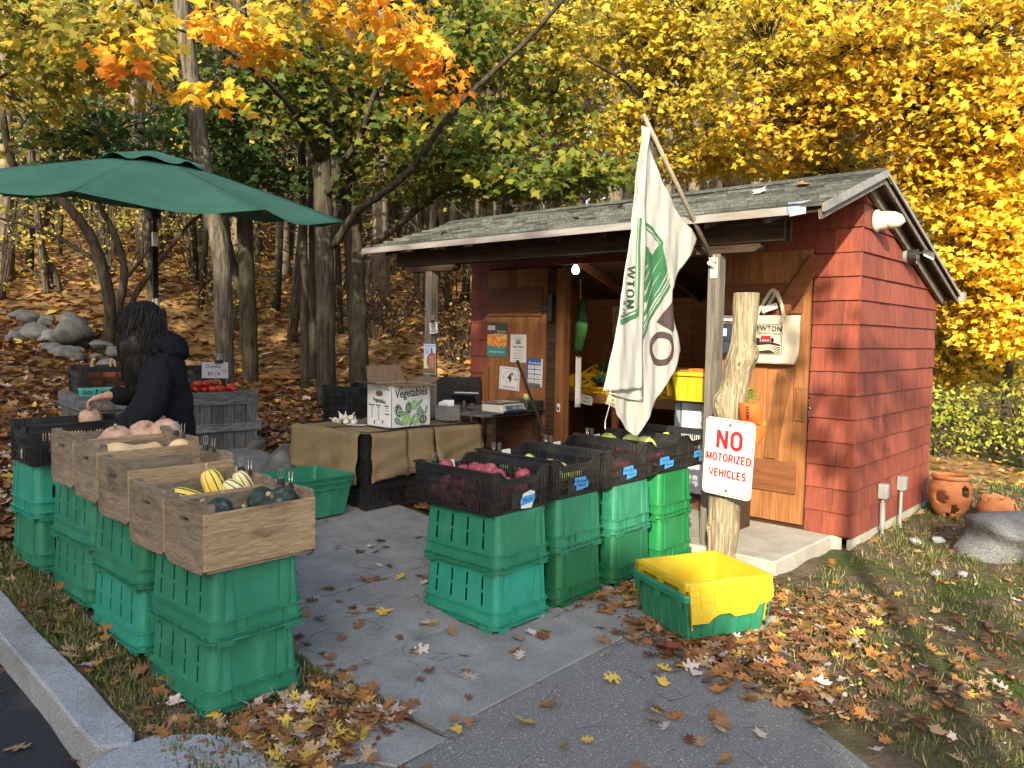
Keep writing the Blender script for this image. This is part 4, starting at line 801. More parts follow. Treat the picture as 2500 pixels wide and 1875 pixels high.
b.grid(lambda i, j: (X0+.0+(X1-X0)*i, Y0+(Y1-Y0)*j, topz(X0+(X1-X0)*i, Y0+(Y1-Y0)*j)), 20, 24)
b.build('top_sheet', BUR, bt, smooth=True, sol=.003)
def drape(a, c, out, z0, z1, seed, nm='side_sheet', curl=.0, slope=(0, 0)):     # hanging cloth from a to c
    a = Vector(a); c = Vector(c); out = Vector(out); b = MB(); rr = random.Random(seed); p = [rr.uniform(0, 6) for _ in range(5)]; L = (c-a).length
    def fn(i, j):
        P = a+(c-a)*i; t = j; rz = .02*(1-math.cos(min(1, t*6)*PI/2)) if t < 1 else 0; f = sm(.05, .8, t)
        d = .022*sm(0, .06, t)+f*(.012*wav(i*L, 9, p[0])+.010*wav(i*L, 21, p[1])+.008*wav(i*L+t, 14, p[2]))+f*f*.02
        zb = z1+slope[0]+(slope[1]-slope[0])*i+.012*math.sin(i*L*6+p[3])+curl*(abs(i-.5)*2)**6*-.02
        zt_ = topz(P.x, P.y)-.0015; return (P.x+out.x*d, P.y+out.y*d, zt_+(zb-zt_)*t)
    b.grid(fn, max(8, int(L*26)), 16); b.build(nm, BUR, bt, smooth=True, sol=.003)
drape((X0, Y0, TT), (-2.83, Y0, TT), (0, -1, 0), TT, .43, 1, slope=(.06, .0))
for q, (a, c) in enumerate(((-2.335, -1.985), (-1.975, -1.70), (-1.69, -1.14))): drape((X1, a, TT), (X1, c, TT), (1, 0, 0), TT, [.475, .475, .49][q], 5+q, curl=1)
drape((X1, Y1, TT), (X0, Y1, TT), (0, 1, 0), TT, .5, 9); drape((X0, Y1, TT), (X0, Y0, TT), (-1, 0, 0), TT, .5, 10)
# vegetable carton: local x along its printed front, y along its length
vb = thing('vegetable_carton', 'white carton printed with green vegetables, brown flaps open, on the burlap', 'box', (-3.005, -1.855, TT+.004))
w, d, h = .155, .205, .345
b = MB()
for (x0, x1, y0, y1) in ((-w, w, -d, -d+.004), (-w, w, d-.004, d), (-w, -w+.004, -d, d), (w-.004, w, -d, d)): b.box(x0, x1, y0, y1, 0, h)
b.box(-w, w, -d, d, 0, .004); b.build('carton_body', BOXW, vb)
b = MB()
for (x0, x1, y0, y1) in ((-w+.004, w-.004, -d+.0042, -d+.006), (-w+.004, w-.004, d-.006, d-.0042), (-w+.0042, -w+.006, -d+.006, d-.006), (w-.006, w-.0042, -d+.006, d-.006)): b.box(x0, x1, y0, y1, .004, h-.001)
b.build('carton_lining', KR, vb)
def flap(p0, p1, out, ang, ln, nm='flap', skew=.03):
    p0 = Vector(p0); p1 = Vector(p1); o = Vector(out); e = (p1-p0).normalized(); t = o*math.cos(ang)+Vector((0, 0, 1))*math.sin(ang); n = e.cross(t)*.003
    a, b_, c, q = p0, p1, p1+t*ln-e*skew, p0+t*ln+e*skew; m = MB(); m.hexa([a, b_, c, q, a+n, b_+n, c+n, q+n]); m.build(nm, KR, vb)
flap((-w, -d, h), (w, -d, h), (0, -1, 0), .16, .145); flap((w, -d, h), (w, d, h), (1, 0, 0), -.03, .12); flap((-w, d, h), (-w, -d, h), (-1, 0, 0), 1.25, .15); flap((w, d, h), (-w, d, h), (0, 1, 0), .3, .15)
XF = w+.0005
def dec(fn, m, nm, par):                              # flat prints: list of outlines in the (y, z) plane of the front
    b = MB()
    for o_ in fn: b.prism((XF, 0, 0), (0, 1, 0), (0, 0, 1), (1, 0, 0), o_, .0007)
    return b.build(nm, m, par)
text('Vegetables', .098, INKG, FR((XF, .0, .277), (0, 1, .05), (0, -.22, 1)), vb, 'lettering', off=.0016, sx=.80)
text('FARM FRESH', .018, LIM, FR((XF, .02, .322), (0, 1, .0), (0, 0, 1)), vb, 'lettering', sp=1.3)
def ell(cx, cy, a, b_, r=0, n=18, pinch=0.):
    P = []
    for k in range(n):
        t = 2*PI*k/n; x = a*math.cos(t)*(1-pinch*math.sin(t)); y = b_*math.sin(t); P.append((cx+x*math.cos(r)-y*math.sin(r), cy+x*math.sin(r)+y*math.cos(r)))
    return P
veg = [(-.135, .135, .038, .055, .3, INKG), (-.03, .155, .034, .05, 0, INKG), (.03, .175, .03, .04, 0, LIM), (.085, .19, .014, .045, -.9, MGR), (.10, .10, .036, .055, .5, INKG), (-.085, .11, .022, .07, 1.25, MGR), (-.06, .06, .05, .034, .5, LIM), (.04, .06, .036, .044, .2, LIM), (-.15, .055, .038, .024, -.6, MGR), (.0, .05, .013, .05, -.5, MGR), (.12, .055, .045, .04, .2, INKG), (.075, .125, .02, .045, -.4, MGR), (.155, .13, .012, .04, -.3, MGR)]
for n_, (cx, cy, a, b_, r, m) in enumerate(veg):
    for q, (k1, mm) in enumerate(((1.1, INKG), (1.02, BOXW), (.9, m))):
        bb = MB(); bb.prism((XF+.0007*(n_*3+q)*.33, 0, 0), (0, 1, 0), (0, 0, 1), (1, 0, 0), ell(cx*.98, cy, a*k1, b_*k1, r), .0004); bb.build('printed_vegetable', mm, vb)
    bb = MB()
    for t in (-.4, 0., .4): bb.prism((XF+.0007*(n_*3+3)*.33+.0003, 0, 0), (0, 1, 0), (0, 0, 1), (1, 0, 0), ell(cx*.98+a*t*math.cos(r), cy+a*t*math.sin(r), a*.06, b_*.6, r), .0003)
    bb.build('printed_line', BOXW, vb)
b = MB()
for y in (-.11, -.0, .105): b.prism((XF+.009, 0, 0), (0, 1, 0), (0, 0, 1), (1, 0, 0), ell(y, .03, .009, .012), .0005)
for y in (-.105, .13): b.prism((XF+.001, 0, 0), (0, 1, 0), (0, 0, 1), (1, 0, 0), ell(y, .325, .010, .012), .0005)
for x in (-.06, .045): b.prism((0, -d-.0006, 0), (1, 0, 0), (0, 0, 1), (0, -1, 0), ell(x, .035+.01*(x > 0), .009, .017), .0005)
b.prism((0, -d-.0006, 0), (1, 0, 0), (0, 0, 1), (0, -1, 0), ell(.0, .27, .045, .024), .0005); b.build('hand_hole', KR, vb)
text('Vegetables', .048, INKG, FR((0.0, -d-.0008, .213), (1, 0, -.1), (.3, 0, 1)), vb, 'lettering', off=.0008, sx=.78)
for i, (x, t, ls) in enumerate(((-.095, 'Cucumbers', 5), (-.01, 'Peppers', 6), (.095, 'Squash', 2))):
    text(t, .018, INK, FR((x, -d-.0008, .175), (1, 0, 0), (0, 0, 1)), vb, 'lettering', off=.0006)
    for q in range(ls): text(['Pickle', 'Select', 'Large', 'Super', 'Plain', 'Small'][q], .012, INKG, FR((x+.005, -d-.0008, .155-.019*q), (1, 0, 0), (0, 0, 1)), vb, 'lettering')
text('Eggplant', .016, INK, FR((.1, -d-.0008, .11), (1, 0, 0), (0, 0, 1)), vb, 'lettering', off=.0006)
text('1 1/9 Bushel', .015, INKG, FR((.10, -d-.0008, .305), (1, 0, 0), (0, 0, 1)), vb, 'lettering')
# garlic, paper, tin
def garlic():
    t = thing('garlic_bulb', '', 'garlic'); b = MB(); b.lathe([(.004, -.018), (.017, -.016), (.023, -.003), (.018, .012), (.008, .022), (.004, .034), (.003, .05)], 14, lobes=6, lam=.12); b.build('bulb_skin', GAR, t, smooth=True); return t
for i, (x, y, z, rx, ry) in enumerate(((-3.50, -2.08, 0, .3, .2), (-3.46, -2.12, 0, 1.2, .4), (-3.42, -2.07, 0, .1, 1.1), (-3.38, -2.11, 0, .1, .1), (-3.45, -2.03, 0, .8, 0), (-3.55, -2.10, 0, 1.3, .2), (-3.35, -2.04, 0, .1, .3), (-3.43, -2.08, .03, .2, .1), (-3.38, -2.06, .03, .4, .4), (-3.49, -2.07, .028, -.5, .3), (-3.32, -2.08, 0, 1.2, .9))):
    place('gar', garlic, (x, y, TT+.016+z), (rx, ry, i), 'white garlic bulb in the small heap on the burlap, left of the carton', 'garlic bulbs heaped on the burlap', 1.15)
t = card('paper_note', 'paper note lying flat on the burlap between garlic and carton', .16, .10, (-3.24, -2.11, TT+.004), (rad(-90), 0, .5), (('CREDIT', 0, 0, .03, INK),), cat='note')
tn = thing('metal_tin', 'square galvanised tin holding white cards on the burlap', 'tin', (-3.07, -1.245, TT))
b = MB(); b.box(-.075, .075, -.075, .075, 0, .004)
for a in ((-.078, .078, -.078, -.074), (-.078, .078, .074, .078), (-.078, -.074, -.078, .078), (.074, .078, -.078, .078)): b.hexa([(a[0]*.96, a[2]*.96, 0), (a[1]*.96, a[2]*.96, 0), (a[1]*.96, a[3]*.96, 0), (a[0]*.96, a[3]*.96, 0), (a[0], a[2], .125), (a[1], a[2], .125), (a[1], a[3], .125), (a[0], a[3], .125)])
b.build('tin_body', TIN, tn); b = MB(); b.tube([(-.08, -.08, .127), (.08, -.08, .127), (.08, .08, .127), (-.08, .08, .127), (-.08, -.08, .127)], .004, 6); b.build('rim', TIN, tn)
for i in range(3): card('info_card', ['front white card with blue print standing in the tin', 'middle white card standing in the tin', 'back white card standing in the tin'][i], .10, .12, (-3.09+.006*i, -1.27+.02*i, TT+.105+.006*i), (rad(-22), rad(-8+3*i), .5), ((['SNAP', 'HIP', 'WIC'][i], 0, .02, .03, LCD), ('card', 0, -.01, .02, INK)) if i == 0 else ())
# black crates behind the stand
o = put_black(-4.62, -1.05, .82, .05, 'black slatted crate of red onions behind the burlap stand', 'black crates behind the burlap stand')
o = put_black(-4.62, -1.05, .60, -.03, 'black slatted crate under the onion crate behind the burlap stand', 'black crates behind the burlap stand')
for L in range(1): o = put_black(-4.62, -1.05, .385, 0, 'lowest black slatted crate of the pile behind the burlap stand', 'black crates behind the burlap stand')
# green bin standing upright
def open_bin(name, label, m, W_, D_, H, loc, rz, T=.045):
    t = thing(name, label, 'bin', loc, rz); b = MB()
    def wd(z): k = 1-z/H; return W_-2*T*k, D_-2*T*k
    b_lo = [rrect(*wd(z), .03, z) for z in (0, H*.5, H)]; loops(b, b_lo, cap0=True); b.build('wall', m, t, sol=.004)
    b = MB()
    for z, e in ((H-.01, .014), (H-.05, .012), (H-.095, .012)): w, d = wd(z); flange(b, w, d, z, .006, e)
    b.build('rim', m, t); b = MB()
    for sx in (-1, 1):
        for y in (-D_*.28, D_*.22):
            w0, d0 = wd(.01); w1, d1 = wd(H-.1); b.hexa([(sx*(w0/2-.002), y-.02, .01), (sx*(w0/2+.008), y-.02, .01), (sx*(w0/2+.008), y+.02, .01), (sx*(w0/2-.002), y+.02, .01), (sx*(w1/2-.002), y-.025, H-.1), (sx*(w1/2+.01), y-.025, H-.1), (sx*(w1/2+.01), y+.025, H-.1), (sx*(w1/2-.002), y+.025, H-.1)])
    for sy in (-1, 1):
        for x in (-W_*.33, -W_*.1, W_*.12, W_*.34):
            w0, d0 = wd(.01); w1, d1 = wd(H-.1); b.hexa([(x-.012, sy*(d0/2-.002), .01), (x+.012, sy*(d0/2-.002), .01), (x+.012, sy*(d0/2+.007), .01), (x-.012, sy*(d0/2+.007), .01), (x-.016, sy*(d1/2-.002), H-.1), (x+.016, sy*(d1/2-.002), H-.1), (x+.016, sy*(d1/2+.01), H-.1), (x-.016, sy*(d1/2+.01), H-.1)])
    b.build('ribbing', m, t); return t
gb = open_bin('green_bin', 'empty green plastic bin standing open beside the burlap stand', GR, .50, .62, .30, (-3.02, -2.78, gh(-3.0, -2.7)+.014), .02)
b = MB(); b.prism((.212, .03, .165), (0, 1, 0), (.12, 0, 1), (1, 0, 0), [(-.055, -.02), (.055, -.012), (.055, .018), (-.052, .012)], .001); tp = b.build('tape_label', BLU, gb); text('Cornell', .025, INK, FR((.2136, .03, .165), (0, 1, .05), (.12, 0, 1)), tp, th=.0002)
# desk inside the porch corner, register things
dk = thing('checkout_desk', 'low wooden plank desk under the posters', 'desk', (0, 0, 0)); b = MB(); b.tone = .8; b.hexa([(-3.66, -.80, .842), (-3.2, -.92, .842), (-2.93, -.86, .842), (-2.93, -.06, .842), (-3.66, -.80, .865), (-3.2, -.92, .865), (-2.93, -.86, .865), (-2.93, -.06, .865)]); b.box(-3.7, -2.93, -.80, -.06, .840, .864); b.build('desk_top', GW, dk, bev=.002)
for x, y in ((-3.65, -.75), (-3.0, -.75), (-3.65, -.1), (-3.0, -.1)): b = MB(); b.box(x-.03, x+.03, y-.03, y+.03, .125, .839); b.build('leg', DW, dk)
b = MB(); b.tone = .6; b.box(-3.64, -3.0, -.76, -.10, .40, .42); b.build('shelf', IW, dk); b = MB(); b.tone = .5; b.box(-3.62, -3.02, -.12, -.10, .42, .838); b.build('back_panel', IW, dk)
scl = thing('price_scale', 'white electronic price scale with three displays on the desk', 'scale', (-3.08, -.50, .867), .03)
b = MB(); b.hexa([(-.13, -.17, .0), (.15, -.17, 0), (.15, .17, 0), (-.13, .17, 0), (-.13, -.17, .075), (.11, -.17, .075), (.11, .17, .075), (-.13, .17, .075)]); b.build('scale_body', PVC, scl, bev=.006)
b = MB(); b.box(-.12, .10, -.185, .13, .088, .096); b.box(-.02, 0, -.05, -.03, .075, .088); b.build('pan', MS, scl, bev=.002); b = MB(); b.box(-.12, .155, -.165, .165, -.001, .018); b.build('base', INK, scl)
b = MB(); b.hexa([(.142, -.12, .018), (.143, -.12, .018), (.143, .14, .018), (.142, .14, .018), (.119, -.12, .065), (.122, -.12, .065), (.122, .14, .065), (.119, .14, .065)]); dp = b.build('display_panel', PBL, scl)
for y in (-.075, .01, .095): b = MB(); b.hexa([(.138, y-.03, .030), (.1405, y-.03, .030), (.1405, y+.03, .030), (.138, y+.03, .030), (.126, y-.03, .055), (.1285, y-.03, .055), (.1285, y+.03, .055), (.126, y+.03, .055)]); b.build('display', GLS, dp)
tb = thing('tablet_stand', 'black tablet on a round-footed stand on the desk', 'tablet', (-3.37, -.74, .867), .5); b = MB(); b.lathe([(.085, 0), (.085, .01), (.03, .02), (.022, .09), (.022, .1)], 20); b.build('stand', BP, tb, smooth=True); b = MB(); b.obox((0, 0, .115), (.24, .16, .012), (rad(-35), 0, 0)); b.build('screen', BP, tb, bev=.003); b = MB(); b.obox((0, .066, .165), (.24, .006, .012), (rad(-35), 0, 0)); b.build('edge_trim', MS, tb)
cr = thing('cash_drawer', 'dark grey cash drawer on the desk beside the scale', 'cash drawer', (-3.05, -.19, .867)); b = MB(); b.box(-.2, .12, -.14, .12, 0, .095); b.build('drawer_case', mat('drawer_grey', (.045, .05, .055), (.06, .065, .07), 8, rough=.5), cr, bev=.004); b = MB(); b.box(.121, .124, -.12, .10, .015, .08); b.build('drawer_front', MD, cr)
place('grn', mk['grn'][1], (-3.02, -.22, .995), (0, .1, 1), 'yellow green apple sitting on the cash drawer', None, 1.1)
st = thing('wooden_stick', 'dark stick leaning diagonally across the posters by the door jamb', 'stick', (0, 0, 0)); b = MB(); b.tube([(-3.235, -.13, 1.33), (-2.85, -.35, .98), (-2.30, -.66, .50), (-2.15, -.74, .36)], [.014, .015, .016, .017], 8); b.build('shaft', MD, st, smooth=True); b = MB(); b.tube([(-3.24, -.127, 1.335), (-3.225, -.134, 1.322)], .0165, 8); b.build('end_cap', BP, st)
chr_ = thing('wooden_chair', 'reddish wooden slat chair behind the tin', 'chair', (-3.83, -.42, .13), .9)
for x, y in ((-.2, -.2), (.2, -.2)): b = MB(); b.tube([(x, y, .0), (x, y, .45)], .02, 8); b.build('leg', CHW, chr_)
for x in (-.2, .2): b = MB(); b.tube([(x, .2, .0), (x, .2, .45), (x, .26, .98)], .02, 8); b.build('leg', CHW, chr_)
b = MB(); b.box(-.22, .22, -.22, .22, .44, .47); b.build('seat', CHW, chr_, bev=.005); b = MB(); b.beam((-.2, .26, .95), (.2, .26, .95), .02, .09); b.build('top_rail', CHW, chr_, bev=.004)
for i in range(5): x = -.13+.065*i; b = MB(); b.beam((x, .2, .5), (x, .255, .91), .035, .012); b.build('slat', CHW, chr_)
cj = thing('dark_jacket', 'charcoal jacket hung over the back of the wooden chair', 'jacket', (-3.83, -.42, .13), .9)
b = MB()
def jk(i, j): a = (i-.5)*.50; t = j*2-1; s_ = 1 if t > 0 else -1; q = abs(t); return (a+.01*math.sin(j*9+i*5)+.04, .255+s_*(.035+.025*math.sin(i*11+j*3)*q), 1.015-q*q*.03-q*(.5+.05*math.sin(i*7)))
b.grid(jk, 16, 18); b.build('cloth', CLB, cj, smooth=True, sol=.006); b = MB(); b.tube([(.22, .29, .97), (.27, .32, .8), (.26, .33, .55)], [.05, .055, .045], 10); b.build('sleeve', CLB, cj, smooth=True)
# ------------------------------------------------------------ posters
def paper(name, label, u0, u1, z0, z1, m=WH, y=-.052, tilt=0., cat='poster', group=None):
    t = thing(name, label, cat, ((u0+u1)/2, y, (z0+z1)/2), (0, tilt, 0), group); b = MB(); w, h = (u1-u0)/2, (z1-z0)/2; b.box(-w, w, -.0008, .0008, -h, h); b.build('sheet', m, t); t['_w'] = w; t['_h'] = h; return t
def rect(t, x0, x1, z0, z1, m, nm='printed_panel', y=-.0012):
    b = MB(); b.box(x0, x1, y-.0003, y, z0, z1); return b.build(nm, m, t)
def ptx(t, s_, x, z, sz, m=INK, off=0, al='CENTER', sx=1.): return text(s_, sz, m, FR((x, -.0018, z), (1, 0, 0), (0, 0, 1)), t, off=off, align=al, th=.0002, sx=sx)
p = paper('market_poster', 'poster of orange fruit in teal baskets, top left of the shutter', -3.735, -3.455, 1.372, 1.725, MPD)
rect(p, -.138, .138, -.10, .055, MPH); rect(p, -.138, .138, -.175, -.06, MTL, y=-.0014)
rr = random.Random(3); b = MB()
for i in range(46): x, z = rr.uniform(-.12, .12), rr.uniform(-.07, .05); b.prism((x, -.0016-i*.00001, z), (1, 0, 0), (0, 0, 1), (0, -1, 0), ell(0, 0, .016, .015, n=10), .0002)
b.build('printed_fruit', mat('poster_orange', (.75, .3, .04), (.55, .12, .02), 30, rough=.5), p); rect(p, -.135, -.03, .10, .145, WH); ptx(p, 'MarketLink', -.082, .122, .02)
for i, s_ in enumerate(('We Accept', 'SNAP/EBT and', 'Credit/Debit')): ptx(p, s_, .128, .085-.032*i, .031, WH, al='RIGHT', sx=.9)
ptx(p, 'WWW.MARKETLINK.ORG', 0, -.13, .022, WH, sx=.85)
for i in range(9): rect(p, -.125+i*.03, -.118+i*.03, -.172, -.145, MPD, y=-.0017)
p = paper('hours_poster', 'white farm stand opening hours sheet on the shutter', -3.405, -3.19, 1.322, 1.605, WH)
for a in ((-.04, .04, .115, .118), (-.04, .04, .045, .048), (-.04, -.037, .045, .118), (.037, .04, .045, .118), (-.03, .03, .05, .062), (-.02, .02, .068, .082), (-.03, .03, .092, .098)): rect(p, *a, INK)
ptx(p, 'Farm Stand', 0, .015, .036, off=.0006, sx=.85)
for i, s_ in enumerate(('We are open', 'Thursday 2-6 pm', 'Friday 2-6 pm', 'Saturday 9 am-1 pm')): ptx(p, s_, 0, -.022-.026*i, .021, sx=.85)
ptx(p, 'newtoncommunityfarm.org', -.01, -.122, .010); b = MB(); b.lathe([(.001, 0), (.006, .001)], 10); q = b.build('pin', MD, p); q.location = (-.08, -.003, .128); q2 = dup(q, parent=p, loc=(.09, -.003, .13))
p = paper('welcome_poster', 'blue payment poster with eight white labels on the shutter', -3.185, -2.972, 1.088, 1.368, PBL, tilt=.02)
rect(p, -.098, .098, -.13, -.06, PBR); rect(p, .085, .1065, -.14, .14, WH, y=-.0013, nm='white_edge'); ptx(p, 'We welcome', 0, .095, .034, WH, off=.0005, sx=.85)
for i in range(4):
    for j in range(2): rect(p, -.082+j*.088, -.004+j*.088, .035-.047*i, .072-.047*i, WH, 'printed_label', y=-.0016); text(('EBT', 'WIC', 'Visa', '/', 'Cash', 'Card', 'Farm', 'Check')[i*2+j], .02, INK, FR((-.043+j*.088, -.0022, .053-.047*i), (1, 0, 0), (0, 0, 1)), p, th=.0002)
p = paper('coupon_poster', 'square white coupon sign with a green horn of plenty', -3.553, -3.272, 1.035, 1.270, WH, tilt=.04)
for a in ((-.12, .12, .098, .102), (-.12, .12, -.102, -.098), (-.122, -.119, -.1, .1), (.119, .122, -.1, .1)): rect(p, *a, INKG)
b = MB(); b.prism((0, -.0012, 0), (1, 0, 0), (0, 0, 1), (0, -1, 0), [(-.04, -.055), (-.045, -.02), (-.02, .015), (.01, .05), (.035, .062), (.05, .045), (.04, .03), (.028, .045), (.02, .035), (.03, .01), (.028, -.02), (.0, -.05)], .0004); b.build('printed_horn', INKG, p)
b = MB(); b.prism((0, -.0017, 0), (1, 0, 0), (0, 0, 1), (0, -1, 0), ell(-.018, -.03, .022, .03, .4), .0003); b.build('printed_fruit', WH, p)
for k_ in range(13):
    a = rad(150-k_*10); s_ = 'COUPONS WELCOME'[k_]; text(s_, .017, INK, FR((.098*math.cos(a), -.0018, -.03+.105*math.sin(a)), (math.sin(a), 0, -math.cos(a)), (math.cos(a), 0, math.sin(a))), p, th=.0002) if s_ != ' ' else None
ptx(p, 'FM', -.085, .0, .024); ptx(p, 'WIC', .085, -.005, .024, off=.0005); ptx(p, 'Accepted - Aceptado', 0, -.083, .024, sx=.85)
p = paper('harvest_flyer', 'pale blue flyer with a large orange pumpkin on the left porch post', -3.70, -3.535, 1.21, 1.50, PSK, y=-.968); rect(p, -.079, .079, -.14, -.09, POL); rect(p, -.079, -.02, -.09, .0, PCR)
b = MB(); b.prism((0, -.0014, 0), (1, 0, 0), (0, 0, 1), (0, -1, 0), [(.079, .055), (.03, .062), (-.01, .05), (-.035, .02), (-.04, -.03), (-.025, -.075), (.01, -.105), (.079, -.105)], .0004); b.build('printed_pumpkin', PPK, p)
b = MB(); b.prism((0, -.0019, 0), (1, 0, 0), (0, 0, 1), (0, -1, 0), [(.02, .055), (.045, .055), (.035, .11), (.018, .108)], .0003); b.build('printed_stalk', BRN, p); ptx(p, 'Order a Thanksgiving Harvest Box', 0, .128, .0135, off=.0003, sx=.82)
for i in range(6): ptx(p, 'heirloom pumpkins', -.035, .107-.011*i, .008)
for i in range(10): text('seasonal vegetables', .009, WH, FR((-.01, -.0022, .03-.0125*i), (1, 0, 0), (0, 0, 1)), p, align='LEFT', th=.0002)
for a in ((-.0825, -.079, -.145, .145), (.079, .0825, -.145, .145)): rect(p, *a, WH, 'white_edge')
p = paper('clipped_notice', 'small white notice clipped high on the left porch post', -3.615, -3.505, 1.60, 1.705, WH, y=-.975, tilt=-.12)
for i in range(4): ptx(p, ['PLEASE', 'REUSE', 'BAGS', 'THANKS'][i], 0, .033-.022*i, .022, off=.001)
clip(-3.565, -.985, 1.715, 0, 'binder clip holding the small notice on the left porch post', 1.1)
# ------------------------------------------------------------ inside the shed
shf = thing('wall_shelf', 'wooden display shelf inside the shed opening', 'shelf', (0, 0, 0)); b = MB(); b.box(-3.9, -1.25, .80, .83, .885, .975); b.build('front_rail', IW, shf, bev=.002); b = MB(); b.hexa([(-3.95, .83, .93), (-1.25, .83, .93), (-1.25, 1.6, 1.15), (-3.95, 1.6, 1.15), (-3.95, .83, .95), (-1.25, .83, .95), (-1.25, 1.6, 1.17), (-3.95, 1.6, 1.17)]); b.build('shelf_board', IW, shf)
for x in (-3.4, -2.75, -2.0, -1.3): b = MB(); b.tone = .9; b.box(x, x+.06, .835, .89, .13, .93); b.build('leg', IW, shf)
b = MB(); b.box(-3.9, -1.25, .9, 1.5, .28, .30); b.build('lower_shelf', IW, shf)
def tray():
    t = thing('harvest_tray', '', 'tray'); b = MB(); W_, D_, H = .42, .33, .13
    def wd(z): k = 1-z/H; return W_-.07*k, D_-.07*k
    for sy in (-1, 1):
        def fn(x, z): w, d = wd(z); return (x*w/2, sy*d/2, z)
        xs = [-1]+[q for i in range(14) for q in (-.9+1.8*i/13-.022, -.9+1.8*i/13+.022)]+[1]; b.xgrid(fn if sy < 0 else (lambda x, z: fn(-x, z)), xs, [0, .02, .06, .07, .105, H], lambda x, z: (.02 < z < .06 or .07 < z < .105) and not any(abs(x-(-.9+1.8*i/13)) < .022 for i in range(14)) and abs(x) < .9)
    for sx in (-1, 1):
        def f2(y, z): w, d = wd(z); return (sx*w/2, y*d/2, z)
        b.xgrid(f2 if sx > 0 else (lambda y, z: f2(-y, z)), [-1, -.4, .4, 1], [0, .09, .115, H], lambda y, z: abs(y) < .4 and .09 < z < .115)
    w, d = wd(0); b.quad((-w/2, -d/2, 0), (-w/2, d/2, 0), (w/2, d/2, 0), (w/2, -d/2, 0)); b.build('wall', YD, t, sol=.004)
    b = MB(); flange(b, W_, D_, H-.006, .006, .012, .02); b.build('rim', YD, t); return t
def kale():
    t = thing('kale_bunch', '', 'kale'); b = MB(); rr = random.Random(3)
    for i in range(60):
        a = rr.uniform(0, 6.28); e = rr.uniform(.2, 1.3); L = rr.uniform(.07, .13); d = Vector((math.cos(a)*math.cos(e), math.sin(a)*math.cos(e), math.sin(e))); s_ = d.cross(Vector((0, 0, 1))).normalized()*.03
        P = Vector((rr.uniform(-.07, .07), rr.uniform(-.05, .05), 0)); n = s_.cross(d)*.5
        b.poly([P, P+d*L*.4+s_, P+d*L*.75+s_*.8+n, P+d*L, P+d*L*.75-s_*.8+n, P+d*L*.4-s_])
    b.build('leaves', KALE, t); s = MB(); s.tube([(0, 0, -.03), (0, 0, .03)], .02, 8); s.build('stalks', KALE, t); return t
tl = [(-3.28, 1.02, .985, 'yellow tray at the left end of the shelf, behind the door jamb', 0), (-2.98, .98, .985, 'front yellow tray of kale beside the jamb', 1), (-2.52, .98, .985, 'front yellow tray behind the flag', 0), (-2.08, .98, .985, 'sunlit front yellow tray to the right of the flag', 0), (-3.2, 1.36, 1.10, 'back yellow tray of greens, upper row at the left', 1), (-2.74, 1.36, 1.10, 'back yellow tray in the middle of the upper row', 1), (-2.28, 1.36, 1.10, 'back yellow tray at the right of the upper row', 0), (-3.05, 1.72, 1.24, 'highest yellow tray under the window', 1)]
for i, (x, y, z, lb, kk) in enumerate(tl):
    place('tray', tray, (x, y, z), (.32, 0, .05*(-1)**i), lb, 'yellow trays on the shed shelf')
    if kk: place('kale', kale, (x+.02, y+.02, z+.09), (.2, 0, i), 'bunch of dark green kale in the '+['', 'jamb-side front tray', '', '', 'left back tray', 'middle back tray', '', 'highest tray'][i], 'kale bunches in the yellow trays', 1.2)
for i, (x, rot, a, q) in enumerate(((-3.02, .12, 'leeks', '$4/bun'), (-2.72, .3, 'Radishes', '$4/bun'))): card('price_tag', ['white price tag tilted on the shelf edge beside the jamb', 'cream price tag tilted on the shelf edge near the flag'][i], .16, .10, (x+.0+(.02 if i else -.03), .79, .915), (-.1, rot, .1), ((a, -.0, .02, .035, INK), (q, 0, -.022, .035, INK)), m=[WH, PCR][i])
fg = thing('small_fridge', 'pale fridge under the carrot bin with an egg sign', 'fridge', (-1.52, .5, .125)); b = MB(); b.box(-.24, .26, -.02, .5, 0, .885); b.build('cabinet', FRS, fg, bev=.006); b = MB(); b.box(-.165, .27, -.075, -.024, .04, .872); b.build('door', FRG, fg, bev=.008); b = MB(); b.box(-.235, -.18, -.07, -.024, .04, .86); b.build('side_trim', FRS, fg)
b = MB(); b.box(-.25, .27, -.06, .5, .888, .912); b.build('lid', FRG, fg, bev=.006)
b = MB(); b.box(-.14, .02, -.0795, -.078, .62, .73); es = thing('egg_sign', 'handwritten egg price card clipped to the fridge door', 'card', (-1.44, .42, .80), (0, .06, 0)); b = MB(); b.box(-.09, .09, -.001, .001, -.062, .062); b.build('sheet', WH, es)
text('Eggs', .052, INK, FR((-.02, -.0018, .028), (1, 0, 0), (.1, 0, 1)), es, th=.0002); text('$8/dozen', .04, INK, FR((0, -.0018, -.028), (1, 0, .05), (.1, 0, 1)), es, th=.0002)
clip(-1.43, .414, .868, 0, 'black binder clip above the egg card on the fridge', 1.5)
